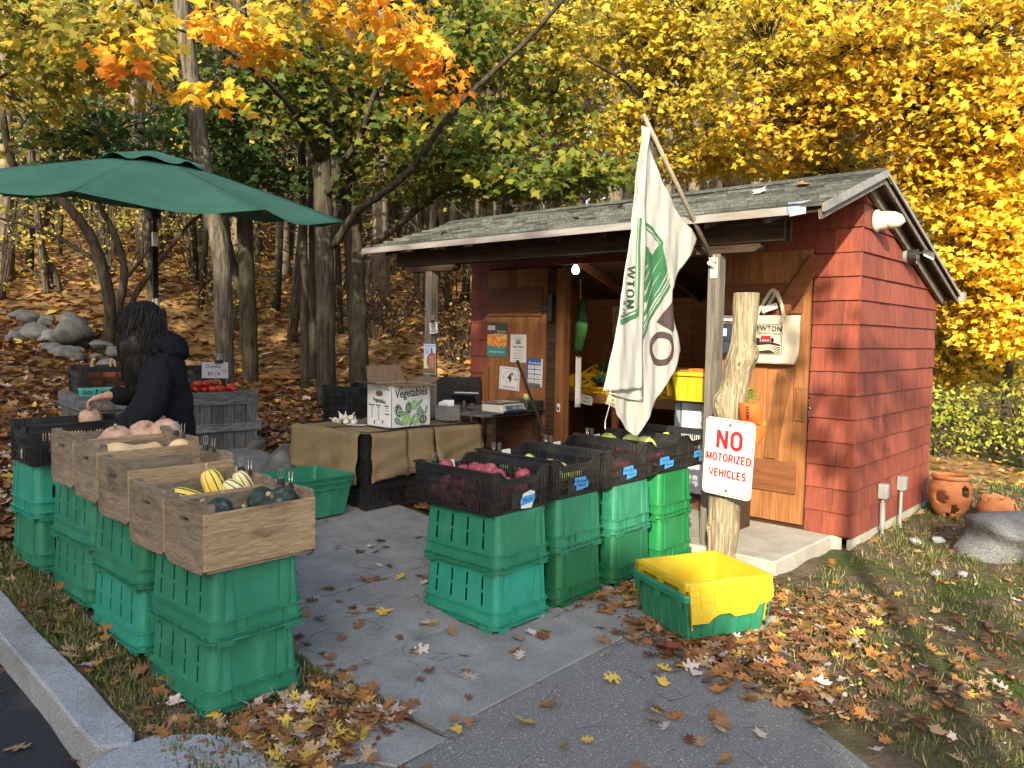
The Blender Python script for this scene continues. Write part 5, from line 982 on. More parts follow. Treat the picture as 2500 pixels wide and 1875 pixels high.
def ybin(label, loc, rz, m=YP, W_=.52, D_=.36, H=.26, name='storage_tote'):
    t = thing(name, label, 'tote', loc, rz); b = MB(); T = .04
    def wd(z): k = 1-z/H; return W_-2*T*k, D_-2*T*k
    loops(b, [rrect(*wd(z), .025, z) for z in (0, H*.5, H)], cap0=True); b.build('wall', m, t, sol=.004); b = MB()
    w, d = wd(H); loops(b, [rrect(w+.002, d+.002, .026, H-.035), rrect(w+.035, d+.035, .03, H-.035), rrect(w+.035, d+.035, .03, H), rrect(w-.004, d-.004, .022, H)]); b.build('rim', m, t)
    b = MB()
    for sx in (-1, 1):
        for y in (-.1, -.03, .03, .1): w0 = wd(.02)[0]; w1 = wd(H-.04)[0]; b.hexa([(sx*(w0/2-.001), y-.003, .02), (sx*(w0/2+.006), y-.003, .02), (sx*(w0/2+.006), y+.003, .02), (sx*(w0/2-.001), y+.003, .02), (sx*(w1/2-.001), y-.003, H-.04), (sx*(w1/2+.006), y-.003, H-.04), (sx*(w1/2+.006), y+.003, H-.04), (sx*(w1/2-.001), y+.003, H-.04)])
    for sy in (-1, 1):
        for x in (-.18, -.09, 0, .09, .18): w0 = wd(.02)[1]; w1 = wd(H-.04)[1]; b.hexa([(x-.003, sy*(w0/2-.001), .02), (x+.003, sy*(w0/2-.001), .02), (x+.003, sy*(w0/2+.006), .02), (x-.003, sy*(w0/2+.006), .02), (x-.003, sy*(w1/2-.001), H-.04), (x+.003, sy*(w1/2-.001), H-.04), (x+.003, sy*(w1/2+.006), H-.04), (x-.003, sy*(w1/2+.006), H-.04)])
    b.build('ribbing', m, t); return t
yb = ybin('yellow tote heaped with carrots on top of the fridge', (-1.40, .33, 1.04), .02); b = MB()
for sx in (-1, 1): b.obox((sx*.31, 0, .14), (.012, .30, .22), (0, sx*.22, 0))
b.build('folded_lid', YP, yb, bev=.003)
def carrot():
    t = thing('carrot', '', 'carrot'); b = MB(); b.tube([(0, -.09, 0), (0, -.04, .002), (0, .03, 0), (0, .09, .0)], [.003, .009, .014, .015], 8); b.build('root', CAR, t, smooth=True); s = MB(); s.tube([(0, .088, 0), (.004, .12, .005)], .005, 5); s.build('stalk', KALE, t); return t
rr = random.Random(8)
for i in range(70):
    x, y = rr.uniform(-.2, .2), rr.uniform(-.12, .12); k_ = rr.random()
    place('carrot', carrot, (-1.40+x, .33+y, 1.255+.055*(1-(x/.24)**2)*(1-(y/.17)**2)*(.5+.5*k_)+.01), (rr.uniform(-.15, .15), rr.uniform(-.2, .2), rr.uniform(-2.2, -.7)), 'orange carrot in the heap on the yellow tote', 'carrots heaped in the yellow tote', rr.uniform(.85, 1.15))
b2 = thing('herb_bunch', 'green herb bunch showing right of the log above a yellow tray', 'herbs', (-.68, -.33, 1.10)); b = MB(); rr = random.Random(4)
for i in range(90): P = Vector((rr.gauss(0, .035), rr.gauss(0, .03), rr.uniform(-.07, .12))); s_ = Vector((rr.gauss(0, 1), rr.gauss(0, 1), rr.gauss(0, 1))).normalized()*.018; q = Vector((rr.gauss(0, 1), rr.gauss(0, 1), rr.gauss(0, 1))).normalized()*.02; b.poly([P-s_, P+q, P+s_, P-q*.5])
b.build('leaves', mat('herb_green', (.10, .2, .02), (.18, .3, .04), 30, rough=.6, trans=.3), b2); b = MB(); b.tube([(0, 0, -.12), (0, 0, -.02)], .02, 8); b.build('stalks', KALE, b2)
yt = ybin('narrow yellow tote seen between the log and the barn door', (-.775, -.33, .84), .0, W_=.21, D_=.26, H=.16); b = MB(); b.box(-.18, .18, -.14, .14, 0, .012)
sb = thing('display_box', 'dark box under the narrow yellow tote by the barn door', 'box', (-.775, -.33, .125), .0); b = MB(); b.box(-.09, .09, -.12, .12, 0, .70); b.build('case', DW, sb, bev=.005); b = MB(); b.box(-.095, .095, -.125, .125, .701, .713); b.build('lid', DW, sb)
fp = thing('hanging_apron', 'green apron hanging inside behind the jamb', 'apron', (-2.66, .12, 0)); b = MB(); b.grid(lambda i, j: ((i-.4)*.16*(1-.75*abs(j-.55)*1.2), .02*math.sin(i*7+j*4), 1.95-.50*j), 8, 12); b.build('cloth', mat('apron_green', (.02, .075, .02), (.03, .10, .03), 6, rough=.9), fp, smooth=True, sol=.003); b = MB(); b.tube([(0, 0, 2.15), (.01, 0, 1.95)], .004, 5); b.build('strap', WH, fp)
fp = thing('rolled_bags', 'roll of white bags hanging inside below the green apron', 'bags', (-2.66, .12, 0)); b = MB(); b.grid(lambda i, j: ((i-.5)*.07, .03*math.sin(i*3.1), 1.40-.50*j), 6, 6); b.build('sheet', WH, fp, smooth=True, sol=.002); b = MB(); b.tube([(-.04, 0, 1.405), (.04, 0, 1.405)], .006, 6); b.build('rod', MD, fp)
# ------------------------------------------------------------ grey weathered table on the left, 
AT = rad(82); gtz = 1.0; TO = (-5.20, -3.52)
gt = thing('weathered_table', 'weathered grey board table with vertical plank sides behind the person', 'table', (TO[0], TO[1], 0), AT)
b = MB(); rr = random.Random(6)
for i in range(6): b.tone = rr.uniform(.8, 1.15); b.box(.0, 1.54, .022+.14*i, .022+.14*i+.136, gtz-.02, gtz)
b.build('table_top', GW, gt, bev=.002)
b = MB(); b.tone = 1; b.box(-.02, 1.56, 0, .02, gtz-.115, gtz+.012); b.build('apron_board', GW, gt, bev=.003); b = MB(); b.tone = .85; b.box(-.02, 0, .021, .86, gtz-.115, gtz+.01); b.box(1.54, 1.56, .021, .86, gtz-.115, gtz+.01); b.build('apron_board', GW, gt, bev=.003)
b = MB(); g_ = .38
for i in range(14): b.tone = rr.uniform(.55, 1.1); x = .02+i*.109; b.box(x, x+.103, .022, .038, g_, gtz-.115)
for i in range(8): b.tone = rr.uniform(.55, 1.); y = .045+i*.1; b.box(.005, .02, y, y+.094, g_, gtz-.115); b.box(1.52, 1.535, y, y+.094, g_, gtz-.115)
b.build('plank_side', GWV, gt)
for x in (-.01, 1.44):
    for y in (-.001, .78): b = MB(); b.tone = 1.1; b.box(x, x+.1, y, y+.02, g_-.05, gtz-.116); b.build('leg', GWV, gt, bev=.002)
b = MB(); b.tone = 1.25; b.box(.6, 1.58, -.02, -.002, gtz-.37, gtz-.29); b.build('lower_rail', GW, gt, bev=.003)
def T_(x, y, z=0): return (TO[0]+x*math.cos(AT)-y*math.sin(AT), TO[1]+x*math.sin(AT)+y*math.cos(AT), z)
o = put_black(*T_(.36, .56, gtz+.004), AT+.03, 'black crate of orange pie pumpkins on the left end of the grey table', 'black crates on the grey table'); o.scale = (1.0, 1, 1.05)
o = put_black(*T_(1.12, .60, gtz+.004), AT, 'black crate of onions on the right end of the grey table', 'black crates on the grey table'); o.scale = (.9, .8, 1.05)
def pie():
    r = .085; return fruit('pie_pumpkin', 'pumpkin', PK, r, [(.001, -r*.66), (r*.4, -r*.76), (r*.85, -r*.5), (r, 0), (r*.93, r*.4), (r*.62, r*.74), (r*.25, r*.76), (.001, r*.62)], lobes=10, lam=.1, stemr=.01, stemh=.10, n=60)
for i, (x, y, z, lb) in enumerate(((.19, .46, .17, 'orange pumpkin with an upright pale stem at the left front of its black crate'), (.23, .68, .165, 'orange pumpkin at the back left of the black crate on the grey table'), (.39, .64, .16, 'orange pumpkin in the middle back of the black crate on the grey table'), (.38, .46, .15, 'orange pumpkin in the middle front of the black crate, its stem up'), (.55, .54, .185, 'big orange pumpkin at the right end of its black crate, behind the card'), (.20, .49, .08, 'orange pumpkin at the bottom left, showing through the slats'), (.43, .49, .08, 'orange pumpkin at the bottom middle, showing through the slats'))):
    place('pie', pie, T_(x, y, gtz+z), (.1*math.sin(i*3), .15*math.cos(i*2), i), lb, 'orange pie pumpkins in the crate', 1+.06*(i == 4))
def onion(): r = .04; return fruit('onion', 'onion', ONI, r, [(.001, -r*.85), (r*.4, -r*.82), (r*.85, -r*.45), (r, 0), (r*.88, r*.45), (r*.4, r*.85), (r*.15, r*1.1), (.001, r*1.3)], stem=False)
for i in range(22): x, y = .94+rr.random()*.36, .49+rr.random()*.24; place('oni', onion, T_(x, y, gtz+.15+.04*rr.random()+.06*(x > 1.05)*(x < 1.25)), (rr.random()*2, rr.random(), i), 'brown onion in the black crate at the right end of the grey table', 'onions in their black crate', rr.uniform(.9, 1.5))
c_ = T_(.60, .295, gtz+.19); card('pumpkin_sign', 'handwritten pie pumpkin sign leaning on the black crate behind the sleeve', .17, .19, c_, (-.12, 0, AT), (('Pie P', -.0, .055, .055, INK), ('bunch big', 0, .01, .028, INK), ('$4 / lb', 0, -.04, .04, INK)))
c_ = T_(1.27, .385, gtz+.2); card('onion_sign', 'handwritten onion price sign on the black crate right of the person', .26, .16, c_, (-.08, .03, AT), (('Onions', -.02, .035, .05, INK), ('$4 / lb', -.01, -.035, .05, INK), ('Picadilly', .09, .0, .022, INK), ('farm', .1, -.022, .022, INK)))
clip(*T_(1.29, .38, gtz+.285), AT, 'binder clip above the onion price sign', 1.5); clip(*T_(1.325, .38, gtz+.285), AT+.4, 'second binder clip above the onion price sign', 1.4)
def tomato(m, key): r = .036; return lambda: fruit('tomato', 'tomato', m, r, [(.001, -r*.75), (r*.5, -r*.74), (r*.92, -r*.3), (r, .1*r), (r*.85, r*.5), (r*.4, r*.75), (.001, r*.66)], stemr=.002, stemh=.008, sm_m=KALE)
rr = random.Random(12)
for i in range(40):
    x = .90+.50*rr.random(); y = .10+.22*rr.random(); L = i > 27; m, k_, nm_ = ((TOM, 't1', 'red'), (TOM, 't1', 'red'), (TOD, 't2', 'dark purple'), (TOO, 't3', 'orange'))[(0, 1, 2, 1, 0, 3, 2, 0)[i % 8]]
    if L: x = .98+.32*rr.random(); y = .15+.1*rr.random()
    place(k_, tomato(m, k_), T_(x, y, gtz+.03+(.05 if L else 0)), (rr.random()-.5, rr.random()-.5, i), nm_+' tomato in the pile on the grey table right of the person', nm_+' tomatoes piled on the grey table', rr.uniform(.85, 1.35))
def basket():
    t = thing('berry_basket', '', 'basket'); b = MB(); w0, w1, H = .045, .058, .07
    for sx, sy in ((1, 0), (-1, 0), (0, 1), (0, -1)):
        def fn(x, z): w = w0+(w1-w0)*z/H; return (sx*w+(-sy)*x*w, sy*w+sx*x*w, z)
        xs = [-1]+[q for i in range(6) for q in (-.8+.32*i-.05, -.8+.32*i+.05)]+[1]; b.xgrid(fn, xs, [0, .012, .052, H], lambda x, z: .012 < z < .052 and not any(abs(x-(-.8+.32*i)) < .05 for i in range(6)) and abs(x) < .85)
    b.quad((-w0, -w0, 0), (w0, -w0, 0), (w0, w0, 0), (-w0, w0, 0)); b.build('basket_mesh', TEAL, t, sol=.002)
    s = MB()
    for i in range(5): s.blob((-.025+.012*i, .02*math.sin(i*2.2), .055), (.017, .017, .016), 10, 6)
    s.build('cherry_tomatoes', TOM, t, smooth=True); return t
bx = [.07, .20, .33, .46, .59, .72]
for i, x in enumerate(bx): place('bsk', basket, T_(x, .11+.01*math.sin(i*3), gtz+.001), (0, 0, AT+.1*math.sin(i*2)), 'teal berry basket, %s from the left on the front edge of the grey table' % ['first', 'second', 'third', 'fourth', 'fifth', 'sixth'][i], 'teal berry baskets on the grey table', 1.05)
# ------------------------------------------------------------ person
# built in camera-aligned axes: X right of the photographer, Y away, Z up
def PW_(X, Y, Z): return WX(X, Y, Z)
per = thing('person', 'person in a black hooded sweatshirt bending over the crates, long dark curly hair', 'person', (0, 0, 0))
def skinned(name, chains, m, parent, sub=2, root=0):
    vs = []; es = []; rs = []
    for ch in chains:
        prev = None
        for q in ch:
            if isinstance(q, int): prev = q; continue
            vs.append(PW_(*q[:3])); rs.append(q[3] if len(q) == 4 else (q[3], q[4])); i = len(vs)-1
            if prev is not None: es.append((prev, i))
            prev = i
    me = D.meshes.new(name); me.from_pydata([tuple(v) for v in vs], es, []); o = D.objects.new(name, me); SC.collection.objects.link(o); o.parent = parent
    o.modifiers.new('skin', 'SKIN').use_smooth_shade = True
    me.skin_vertices[0] if me.skin_vertices else None
    for i, r in enumerate(rs): me.skin_vertices[0].data[i].radius = r if hasattr(r, '__len__') else (r, r)
    for i in range(len(vs)): me.skin_vertices[0].data[i].use_root = (i == root)
    s = o.modifiers.new('sub', 'SUBSURF'); s.levels = sub; s.render_levels = sub; me.materials.append(m); return o
def skinned_safe(name, chains, m, parent, sub=2, root=0):
    o = skinned_raw(name, chains, parent); 
# body (legs, pelvis, torso, neck, head) as one continuous surface; clothing meshes over it
vs = [(-2.15, 4.98, .18, .05), (-2.17, 5.0, .55, .062), (-2.18, 4.98, .95, .100), (-2.19, 4.95, 1.15, .11), (-2.20, 4.92, 1.36, .095), (-2.235, 4.88, 1.49, .05), (-2.28, 4.84, 1.62, .085), (-2.31, 4.83, 1.68, .07),
      (-2.20, 4.83, .95, .095), (-2.19, 4.84, .55, .062), (-2.17, 4.84, .18, .05),
      (-2.22, 5.06, 1.37, .05), (-2.29, 5.12, 1.19, .042), (-2.43, 4.93, 1.17, .036), (-2.53, 4.82, 1.185, .026),
      (-2.19, 4.75, 1.36, .05), (-2.125, 4.64, 1.16, .042), (-2.24, 4.46, 1.02, .036), (-2.34, 4.38, .96, .026)]
ed = [(2, 1), (1, 0), (2, 3), (3, 4), (4, 5), (5, 6), (6, 7), (2, 8), (8, 9), (9, 10), (4, 11), (11, 12), (12, 13), (13, 14), (4, 15), (15, 16), (16, 17), (17, 18)]
def skin_obj(name, vs, ed, m, parent, root, sub=2, mat_=None, disp=None):
    me = D.meshes.new(name); me.from_pydata([tuple(PW_(*v[:3])) for v in vs], ed, []); o = D.objects.new(name, me); SC.collection.objects.link(o)
    bm_ = None
    import bmesh
    bm = bmesh.new(); bm.from_mesh(me); ly = bm.verts.layers.skin.verify(); bm.verts.ensure_lookup_table()
    for i, v in enumerate(vs):
        r = v[3]; bm.verts[i][ly].radius = (r, v[4] if len(v) > 4 else r); bm.verts[i][ly].use_root = (i == root)
    bm.to_mesh(me); bm.free()
    k = o.modifiers.new('skin', 'SKIN'); k.use_smooth_shade = True; s = o.modifiers.new('sub', 'SUBSURF'); s.levels = sub; s.render_levels = sub
    if disp:
        tx = D.textures.new(name+'_t', 'CLOUDS'); tx.noise_scale = disp[1]; d = o.modifiers.new('fold', 'DISPLACE'); d.texture = tx; d.strength = disp[0]; d.mid_level = .5; d.texture_coords = 'GLOBAL'
    me.materials.append(m)
    C.view_layer.update(); ev = o.evaluated_get(C.evaluated_depsgraph_get()); me2 = D.meshes.new_from_object(ev); D.objects.remove(o)
    me2.name = name; me2.materials.clear(); me2.materials.append(m); me2.polygons.foreach_set('use_smooth', [True]*len(me2.polygons))
    o = D.objects.new(name, me2); SC.collection.objects.link(o); o.parent = parent; return o
skin_obj('body', vs, ed, SKN, per, 2)
# hoodie: torso, both sleeves
hv = [(-2.17, 4.98, .80, .175, .17), (-2.185, 4.97, .98, .180, .17), (-2.19, 4.95, 1.16, .160, .16), (-2.19, 4.92, 1.33, .150, .15), (-2.21, 4.90, 1.45, .115, .125), (-2.23, 4.89, 1.49, .085),
      (-2.22, 5.06, 1.37, .085), (-2.28, 5.12, 1.20, .078), (-2.37, 5.02, 1.165, .072), (-2.46, 4.90, 1.175, .062), (-2.505, 4.85, 1.18, .050),
      (-2.18, 4.76, 1.36, .110), (-2.125, 4.64, 1.19, .100), (-2.15, 4.55, 1.09, .095), (-2.24, 4.46, 1.02, .08), (-2.31, 4.40, .975, .062)]
he = [(0, 1), (1, 2), (2, 3), (3, 4), (4, 5), (3, 6), (6, 7), (7, 8), (8, 9), (9, 10), (3, 11), (11, 12), (12, 13), (13, 14), (14, 15)]
skin_obj('hooded_sweatshirt', hv, he, HB, per, 1, disp=(.035, .09))
# the hood lying on the back
b = MB(); MH = lambda X, Y, Z, ry, rz=0: Matrix.Translation(PW_(X, Y, Z)) @ Matrix.Rotation(math.atan2(EX.y, EX.x), 4, 'Z') @ Euler((0, ry, rz)).to_matrix().to_4x4()
b.M = MH(-2.155, 4.92, 1.51, .55); b.blob((0, 0, 0), (.125, .155, .072), 28, 16, .09, 3); b.M = MH(-2.12, 4.92, 1.465, 1.0); b.blob((0, 0, 0), (.075, .135, .055), 24, 14, .10, 8); b.M = MH(-2.19, 4.90, 1.49, .2); b.blob((0, 0, 0), (.085, .125, .07), 24, 14, .08, 9); b.M = None
b.build('hood', HB, per, smooth=True)
skin_obj('trousers', [(-2.15, 4.98, .20, .062), (-2.17, 5.0, .55, .078), (-2.18, 4.98, .82, .115), (-2.18, 4.93, .90, .128), (-2.19, 4.86, .82, .115), (-2.19, 4.84, .55, .078), (-2.17, 4.84, .20, .062)], [(0, 1), (1, 2), (2, 3), (3, 4), (4, 5), (5, 6)], NAV, per, 3, disp=(.012, .06))
for X, Y in ((-2.17, 4.96), (-2.19, 4.81)): skin_obj('shoe', [(X+.02, Y+.05, .17, .045), (X-.03, Y-.01, .16, .045), (X-.09, Y-.08, .155, .038)], [(0, 1), (1, 2)], INK, per, 0)
# knit cap and curly hair falling over the face
CX_, CY_, CZ_ = -2.29, 4.84, 1.665
def ctr(v): return PW_(*v)
b = MB(); b.M = Matrix.Translation(PW_(CX_, CY_, CZ_)) @ Matrix.Rotation(math.atan2(EX.y, EX.x), 4, 'Z') @ Euler((0, -.25, 0)).to_matrix().to_4x4()
b.lathe([(.116, -.035), (.122, .0), (.115, .045), (.092, .078), (.055, .098), (.002, .105)], 28); b.build('knit_cap', HB, per, smooth=True)
b.M = None; b = MB(); rr = random.Random(2)
b.M = Matrix.Translation(PW_(CX_, CY_, CZ_)) @ Matrix.Rotation(math.atan2(EX.y, EX.x), 4, 'Z'); b.blob((0.005, 0, -.03), (.122, .108, .125), 20, 12, .05, 3); b.blob((-.005, -.03, -.16), (.125, .105, .17), 20, 12, .09, 4); b.blob((.015, -.05, -.27), (.10, .085, .14), 20, 12, .12, 5); b.M = None
hm = b.build('hair_mass', HR, per, smooth=True)
b = MB()
for i in range(760):
    a = rr.uniform(-3.1, 2.2); r0 = .124; p0 = Vector((math.cos(a)*r0, math.sin(a)*r0*.9, rr.uniform(-.08, .07))); L = rr.uniform(.28, .47)*(1 if math.cos(a) < .6 else .75); ph = rr.uniform(0, 6.28); am = rr.uniform(.004, .011); pts = []; n = 13; fq = rr.uniform(5, 9)
    spread = rr.uniform(.0, .5)
    for k_ in range(n):
        t = k_/(n-1); q = p0*(1+.18*math.sin(min(1, t*2)*PI/2)*spread+.10*math.sin(t*3.1))*(1-.30*t*t)+Vector((.02*t+am*math.sin(ph+t*fq*2), am*math.cos(ph+t*fq*2.2)-.02*t, -L*t)); q.z = p0.z-L*t+.008*math.sin(ph+t*fq*3)
        pts.append(PW_(CX_+q.x, CY_+q.y, CZ_+q.z))
    b.tube(pts, [(.0034)*(1-.7*(k_/(n-1))**2) for k_ in range(n)], 3, cap=False)
b.build('hair', HR, per, smooth=True)
# hands: the one holding the pumpkin stem, the other inside the crate
def hand(wrist, fwd, palm_n, curl, name):
    F_ = Vector(fwd).normalized(); Nn = Vector(palm_n); Nn = (Nn-F_*Nn.dot(F_)).normalized(); S_ = F_.cross(Nn); W0 = Vector(wrist); V = []; E_ = []
    def add(p, r): V.append((p.x, p.y, p.z, r)); return len(V)-1
    a = add(W0, .024); m_ = add(W0+F_*.045, .026); E_.append((a, m_))
    for k_, (s_, L) in enumerate(((-.028, .070), (-.009, .080), (.010, .075), (.028, .058))):
        kn = add(W0+F_*.085+S_*s_, .0105); E_.append((m_, kn)); p = W0+F_*.085+S_*s_; d = F_; prev = kn
        for seg in range(3): 
            an = curl*(seg+.6)*.55; d = F_*math.cos(an)+Nn*math.sin(an); p = p+d*L*(.45, .32, .25)[seg]+S_*(-s_*.12); q = add(p, (.0092, .0083, .0066)[seg]); E_.append((prev, q)); prev = q
    p = W0+F_*.03+S_*-.028+Nn*.008; t1 = add(p, .013); E_.append((m_, t1)); t2 = add(p+F_*.03+S_*-.014+Nn*.022, .0105); E_.append((t1, t2)); t3 = add(p+F_*.055+S_*-.004+Nn*.042, .0082); E_.append((t2, t3))
    return skin_obj(name, V, E_, SKN, per, 1, sub=2)
hand((-2.515, 4.835, 1.188), (-.80, -.25, -.35), (.15, -.1, -1), 1.35, 'hand')
hand((-2.34, 4.385, .955), (-.7, -.5, -.6), (.2, .2, -1), .8, 'hand')
# ------------------------------------------------------------ umbrella
ux, uy = XY(-3.82, -3.48); base_ = PW_(ux, uy, 0)
um = thing('patio_umbrella', 'large dark green patio umbrella with a vented top over the grey table', 'umbrella', (-3.82, -3.48, gh(-3.82, -3.48)))
g0 = gh(-3.82, -3.48); hub = Vector((0, 0, 2.86-g0)); az0 = math.atan2(EX.y, EX.x)
b = MB(); b.tube([(0, 0, -.02), (0, 0, 1.9)], .021, 16); b.tube([(0, 0, 1.88), (0, 0, hub.z-.05)], .017, 14); b.build('pole', MD, um, smooth=True)
b = MB(); b.tube([(0, 0, 1.90), (0, 0, 2.00)], .0225, 16); b.tube([(0, 0, 1.4), (0, 0, 1.52)], .026, 12); b.build('collar', MS, um)
b = MB(); b.lathe([(.24, 0), (.24, .03), (.2, .06), (.05, .08), (.035, .3), (.03, .31)], 24); b.build('base', MD, um, smooth=True)
tip = []
RU = 1.36; tilt = lambda x, y: (-.078*(x*EX.x+y*EX.y)+.105*(x*EY.x+y*EY.y))
for k_ in range(8):
    a = az0+PI/8*0+k_*PI/4+.12; tip.append(a)
def rib_pt(a, t, drop=.335): x, y = math.cos(a)*RU*t, math.sin(a)*RU*t; return Vector((x, y, hub.z-.01-drop*t**1.12+tilt(x, y)))
b = MB(); nt_ = 14
def canopy(i, j, t0=.0, t1=1., lift=0., sagk=.055):
    q = i*8; k_ = min(7, int(q)); f = q-k_; t = t0+(t1-t0)*j; A = rib_pt(tip[k_], t); B = rib_pt(tip[(k_+1) % 8], t); p = A.lerp(B, f); s_ = math.sin(PI*f); p.z -= sagk*s_*t*t*1.0-.0; p.z += lift+.006*math.sin(f*9+k_*2+t*6)*t; inn = 1-.035*s_*t; p.x *= inn; p.y *= inn; return p
[b.grid(lambda i, j, k_=k_: canopy((k_+min(i, .99999))/8, j, .10), 8, nt_) for k_ in range(8)]; b.build('canopy', UM, um, smooth=True, sol=.0015)
b = MB(); b.grid(lambda i, j: canopy(min(i, .99999), j, .0, .265, lift=.035-.015*j+(.016*math.sin(i*50.3)*j), sagk=-.25), 64, 6); b.build('vent_cap', UM, um, smooth=True, sol=.0015)
for k_ in range(8):
    b = MB(); b.tube([rib_pt(tip[k_], t)-Vector((0, 0, .014)) for t in (.03, .4, .75, 1.0)], .006, 6); rb = b.build('rib', MD, um); b = MB(); b.tube([(0, 0, hub.z-.42), rib_pt(tip[k_], .5)-Vector((0, 0, .016))], .005, 6); b.build('strut', MD, rb)
b = MB(); b.tube([(0, 0, hub.z-.46), (0, 0, hub.z-.39)], .034, 12); b.tube([(0, 0, hub.z-.06), (0, 0, hub.z)], .032, 12); b.build('hub', MD, um)
# ------------------------------------------------------------ flag on its pole
fpz = [Vector((-.675, -.975, 2.14)), Vector((-.74, -1.815, 2.975))]
fpo = thing('flag_pole', 'wooden flag pole angled out of a white bracket on the right porch post', 'flag pole', (0, 0, 0)); b = MB(); b.tube([fpz[0], fpz[0].lerp(fpz[1], .5), fpz[1]], [.0155, .0145, .0135], 10); b.build('shaft', FPW, fpo, smooth=True)
b = MB(); d = (fpz[1]-fpz[0]).normalized(); b.tube([fpz[0]-d*.05, fpz[0]+d*.04], .022, 12); b.box(-.70, -.645, -.972, -.9655, 2.02, 2.16); b.tube([(-.672, -.972, 2.10), (-.672, -1.0, 2.12)], .018, 10); b.tube([(-.70, -.985, 2.12), (-.65, -1.0, 2.15)], .021, 10); b.build('bracket', PVC, fpo, bev=.002)
b = MB(); b.tube([fpz[1]-d*.02, fpz[1]-d*.0+Vector((0, -.02, -.005)), fpz[1]+Vector((0, -.012, -.045))], .003, 5); b.tube([fpz[1].lerp(fpz[0], .80)+Vector((-.0, -.02, -.0)), fpz[1].lerp(fpz[0], .80)+Vector((-.01, .01, .02))], .004, 5); b.build('hook', MS, fpo)
flg = thing('farm_flag', 'white farm flag with green fields and dark letters hanging folded from the pole', 'flag', (0, 0, 0))
UF = -.74
def fx(v, z, layer=0):                               # ripples of the cloth, out of its plane
    r = .010*math.sin(v*19+z*2.2)*sm(2.9, 2.2, z)+.004*math.sin(v*41-z*5)+.003*math.sin(z*9+v*6)+.0015*math.sin(v*70+z*16); return UF+r+layer
def zrow(rows, z):                                   # left and right edges at height z
    for (z0, a0, b0), (z1, a1, b1) in zip(rows, rows[1:]):
        if z1 <= z <= z0: t = (z0-z)/(z0-z1); return a0+(a1-a0)*t, b0+(b1-b0)*t
    return rows[-1][1:]
main = [(2.905, -1.83, -1.765), (2.82, -1.825, -1.757), (2.70, -1.86, -1.665), (2.586, -1.88, -1.563), (2.41, -1.90, -1.34), (2.289, -1.92, -1.104), (2.175, -1.90, -1.18), (2.083, -1.90, -1.27), (1.916, -1.90, -1.425), (1.79, -1.92, -1.430), (1.70, -1.92, -1.37), (1.60, -1.93, -1.30), (1.515, -1.95, -1.249), (1.406, -1.97, -1.318), (1.275, -2.02, -1.465), (1.20, -2.06, -1.55), (1.12, -2.03, -1.63), (1.03, -1.915, -1.715), (.966, -1.80, -1.775)]
strip = [(2.89, -1.828, -1.775), (2.745, -1.83, -1.815), (2.433, -1.903, -1.825), (2.186, -1.966, -1.818), (2.02, -2.006, -1.812), (1.90, -2.04, -1.803), (1.693, -2.094, -1.803), (1.565, -2.125, -1.803), (1.319, -2.179, -1.798), (1.275, -2.193, -1.797)]
shade = [(1.60, -1.84, -1.80), (1.40, -1.88, -1.782), (1.262, -2.15, -1.765), (1.225, -2.0, -1.763), (1.196, -1.80, -1.761)]
def cloth(rows, layer, nu, nv, nm, m=FLW, fold=0.):
    b = MB(); z0, z1 = rows[0][0], rows[-1][0]
    def fn(i, j): z = z0+(z1-z0)*j; a, c = zrow(rows, z); v = a+(c-a)*i; return Vector((fx(v, z, layer)+fold*math.sin(PI*i)**.5, v, z))
    b.grid(fn, nu, nv); return b.build(nm, m, flg, smooth=True, sol=.0012)
cloth(main, 0, 46, 110, 'main_sheet'); cloth(strip, .028, 18, 90, 'folded_strip', fold=.010); cloth(shade, .014, 8, 24, 'inner_fold')
def fdec(pts, m, nm, layer=.0025):                   # printed shapes that ride on the ripples: subdivided polygon fan
    import bmesh
    bm = bmesh.new(); f = bm.faces.new([bm.verts.new((v, z, 0)) for v, z in pts]); bmesh.ops.triangulate(bm, faces=[f])
    for _ in range(4):
        E2 = [e for e in bm.edges if e.calc_length() > .035]
        if not E2: break
        bmesh.ops.subdivide_edges(bm, edges=E2, cuts=1); bmesh.ops.triangulate(bm, faces=bm.faces[:])
    for v in bm.verts: v.co = Vector((fx(v.co.x, v.co.y, layer), v.co.x, v.co.y))
    me = D.meshes.new(nm); bm.to_mesh(me); bm.free(); me.materials.append(m); o = D.objects.new(nm, me); SC.collection.objects.link(o); o.parent = flg; md = o.modifiers.new('s', 'SOLIDIFY'); md.thickness = .0006; md.offset = 0; return o
ring = lambda cv, cz, ro, ri, sv=1.: [(cv+ro*sv*math.cos(t), cz+ro*math.sin(t)) for t in [2*PI*k/28 for k in range(29)]]+[(cv+ri*sv*math.cos(t), cz+ri*math.sin(t)) for t in [-2*PI*k/28 for k in range(29)]]
FM = lambda lay: (lambda x, y, l: (fx(x, y, lay+l), x, y))
b = MB(); stroke(b, arc(-1.52, 1.525, .130, .092, 0, 352.5, 47), .043, FM(.0035), closed=True); b.build('printed_letter', FBR, flg)
fdec([(-1.585, 1.70), (-1.40, 1.632), (-1.372, 1.66), (-1.515, 1.715), (-1.43, 1.79), (-1.432, 1.84)], FBR, 'printed_letter')
for i, (a, c) in enumerate((((-1.795, 1.555), (-1.455, 1.93)), ((-1.79, 1.61), (-1.46, 1.98)))):
    w_ = (.035, .012)[i]; fdec([(a[0], a[1]), (c[0], c[1]), (c[0]-.002, c[1]+w_), (a[0], a[1]+w_)], FGR, 'printed_field')
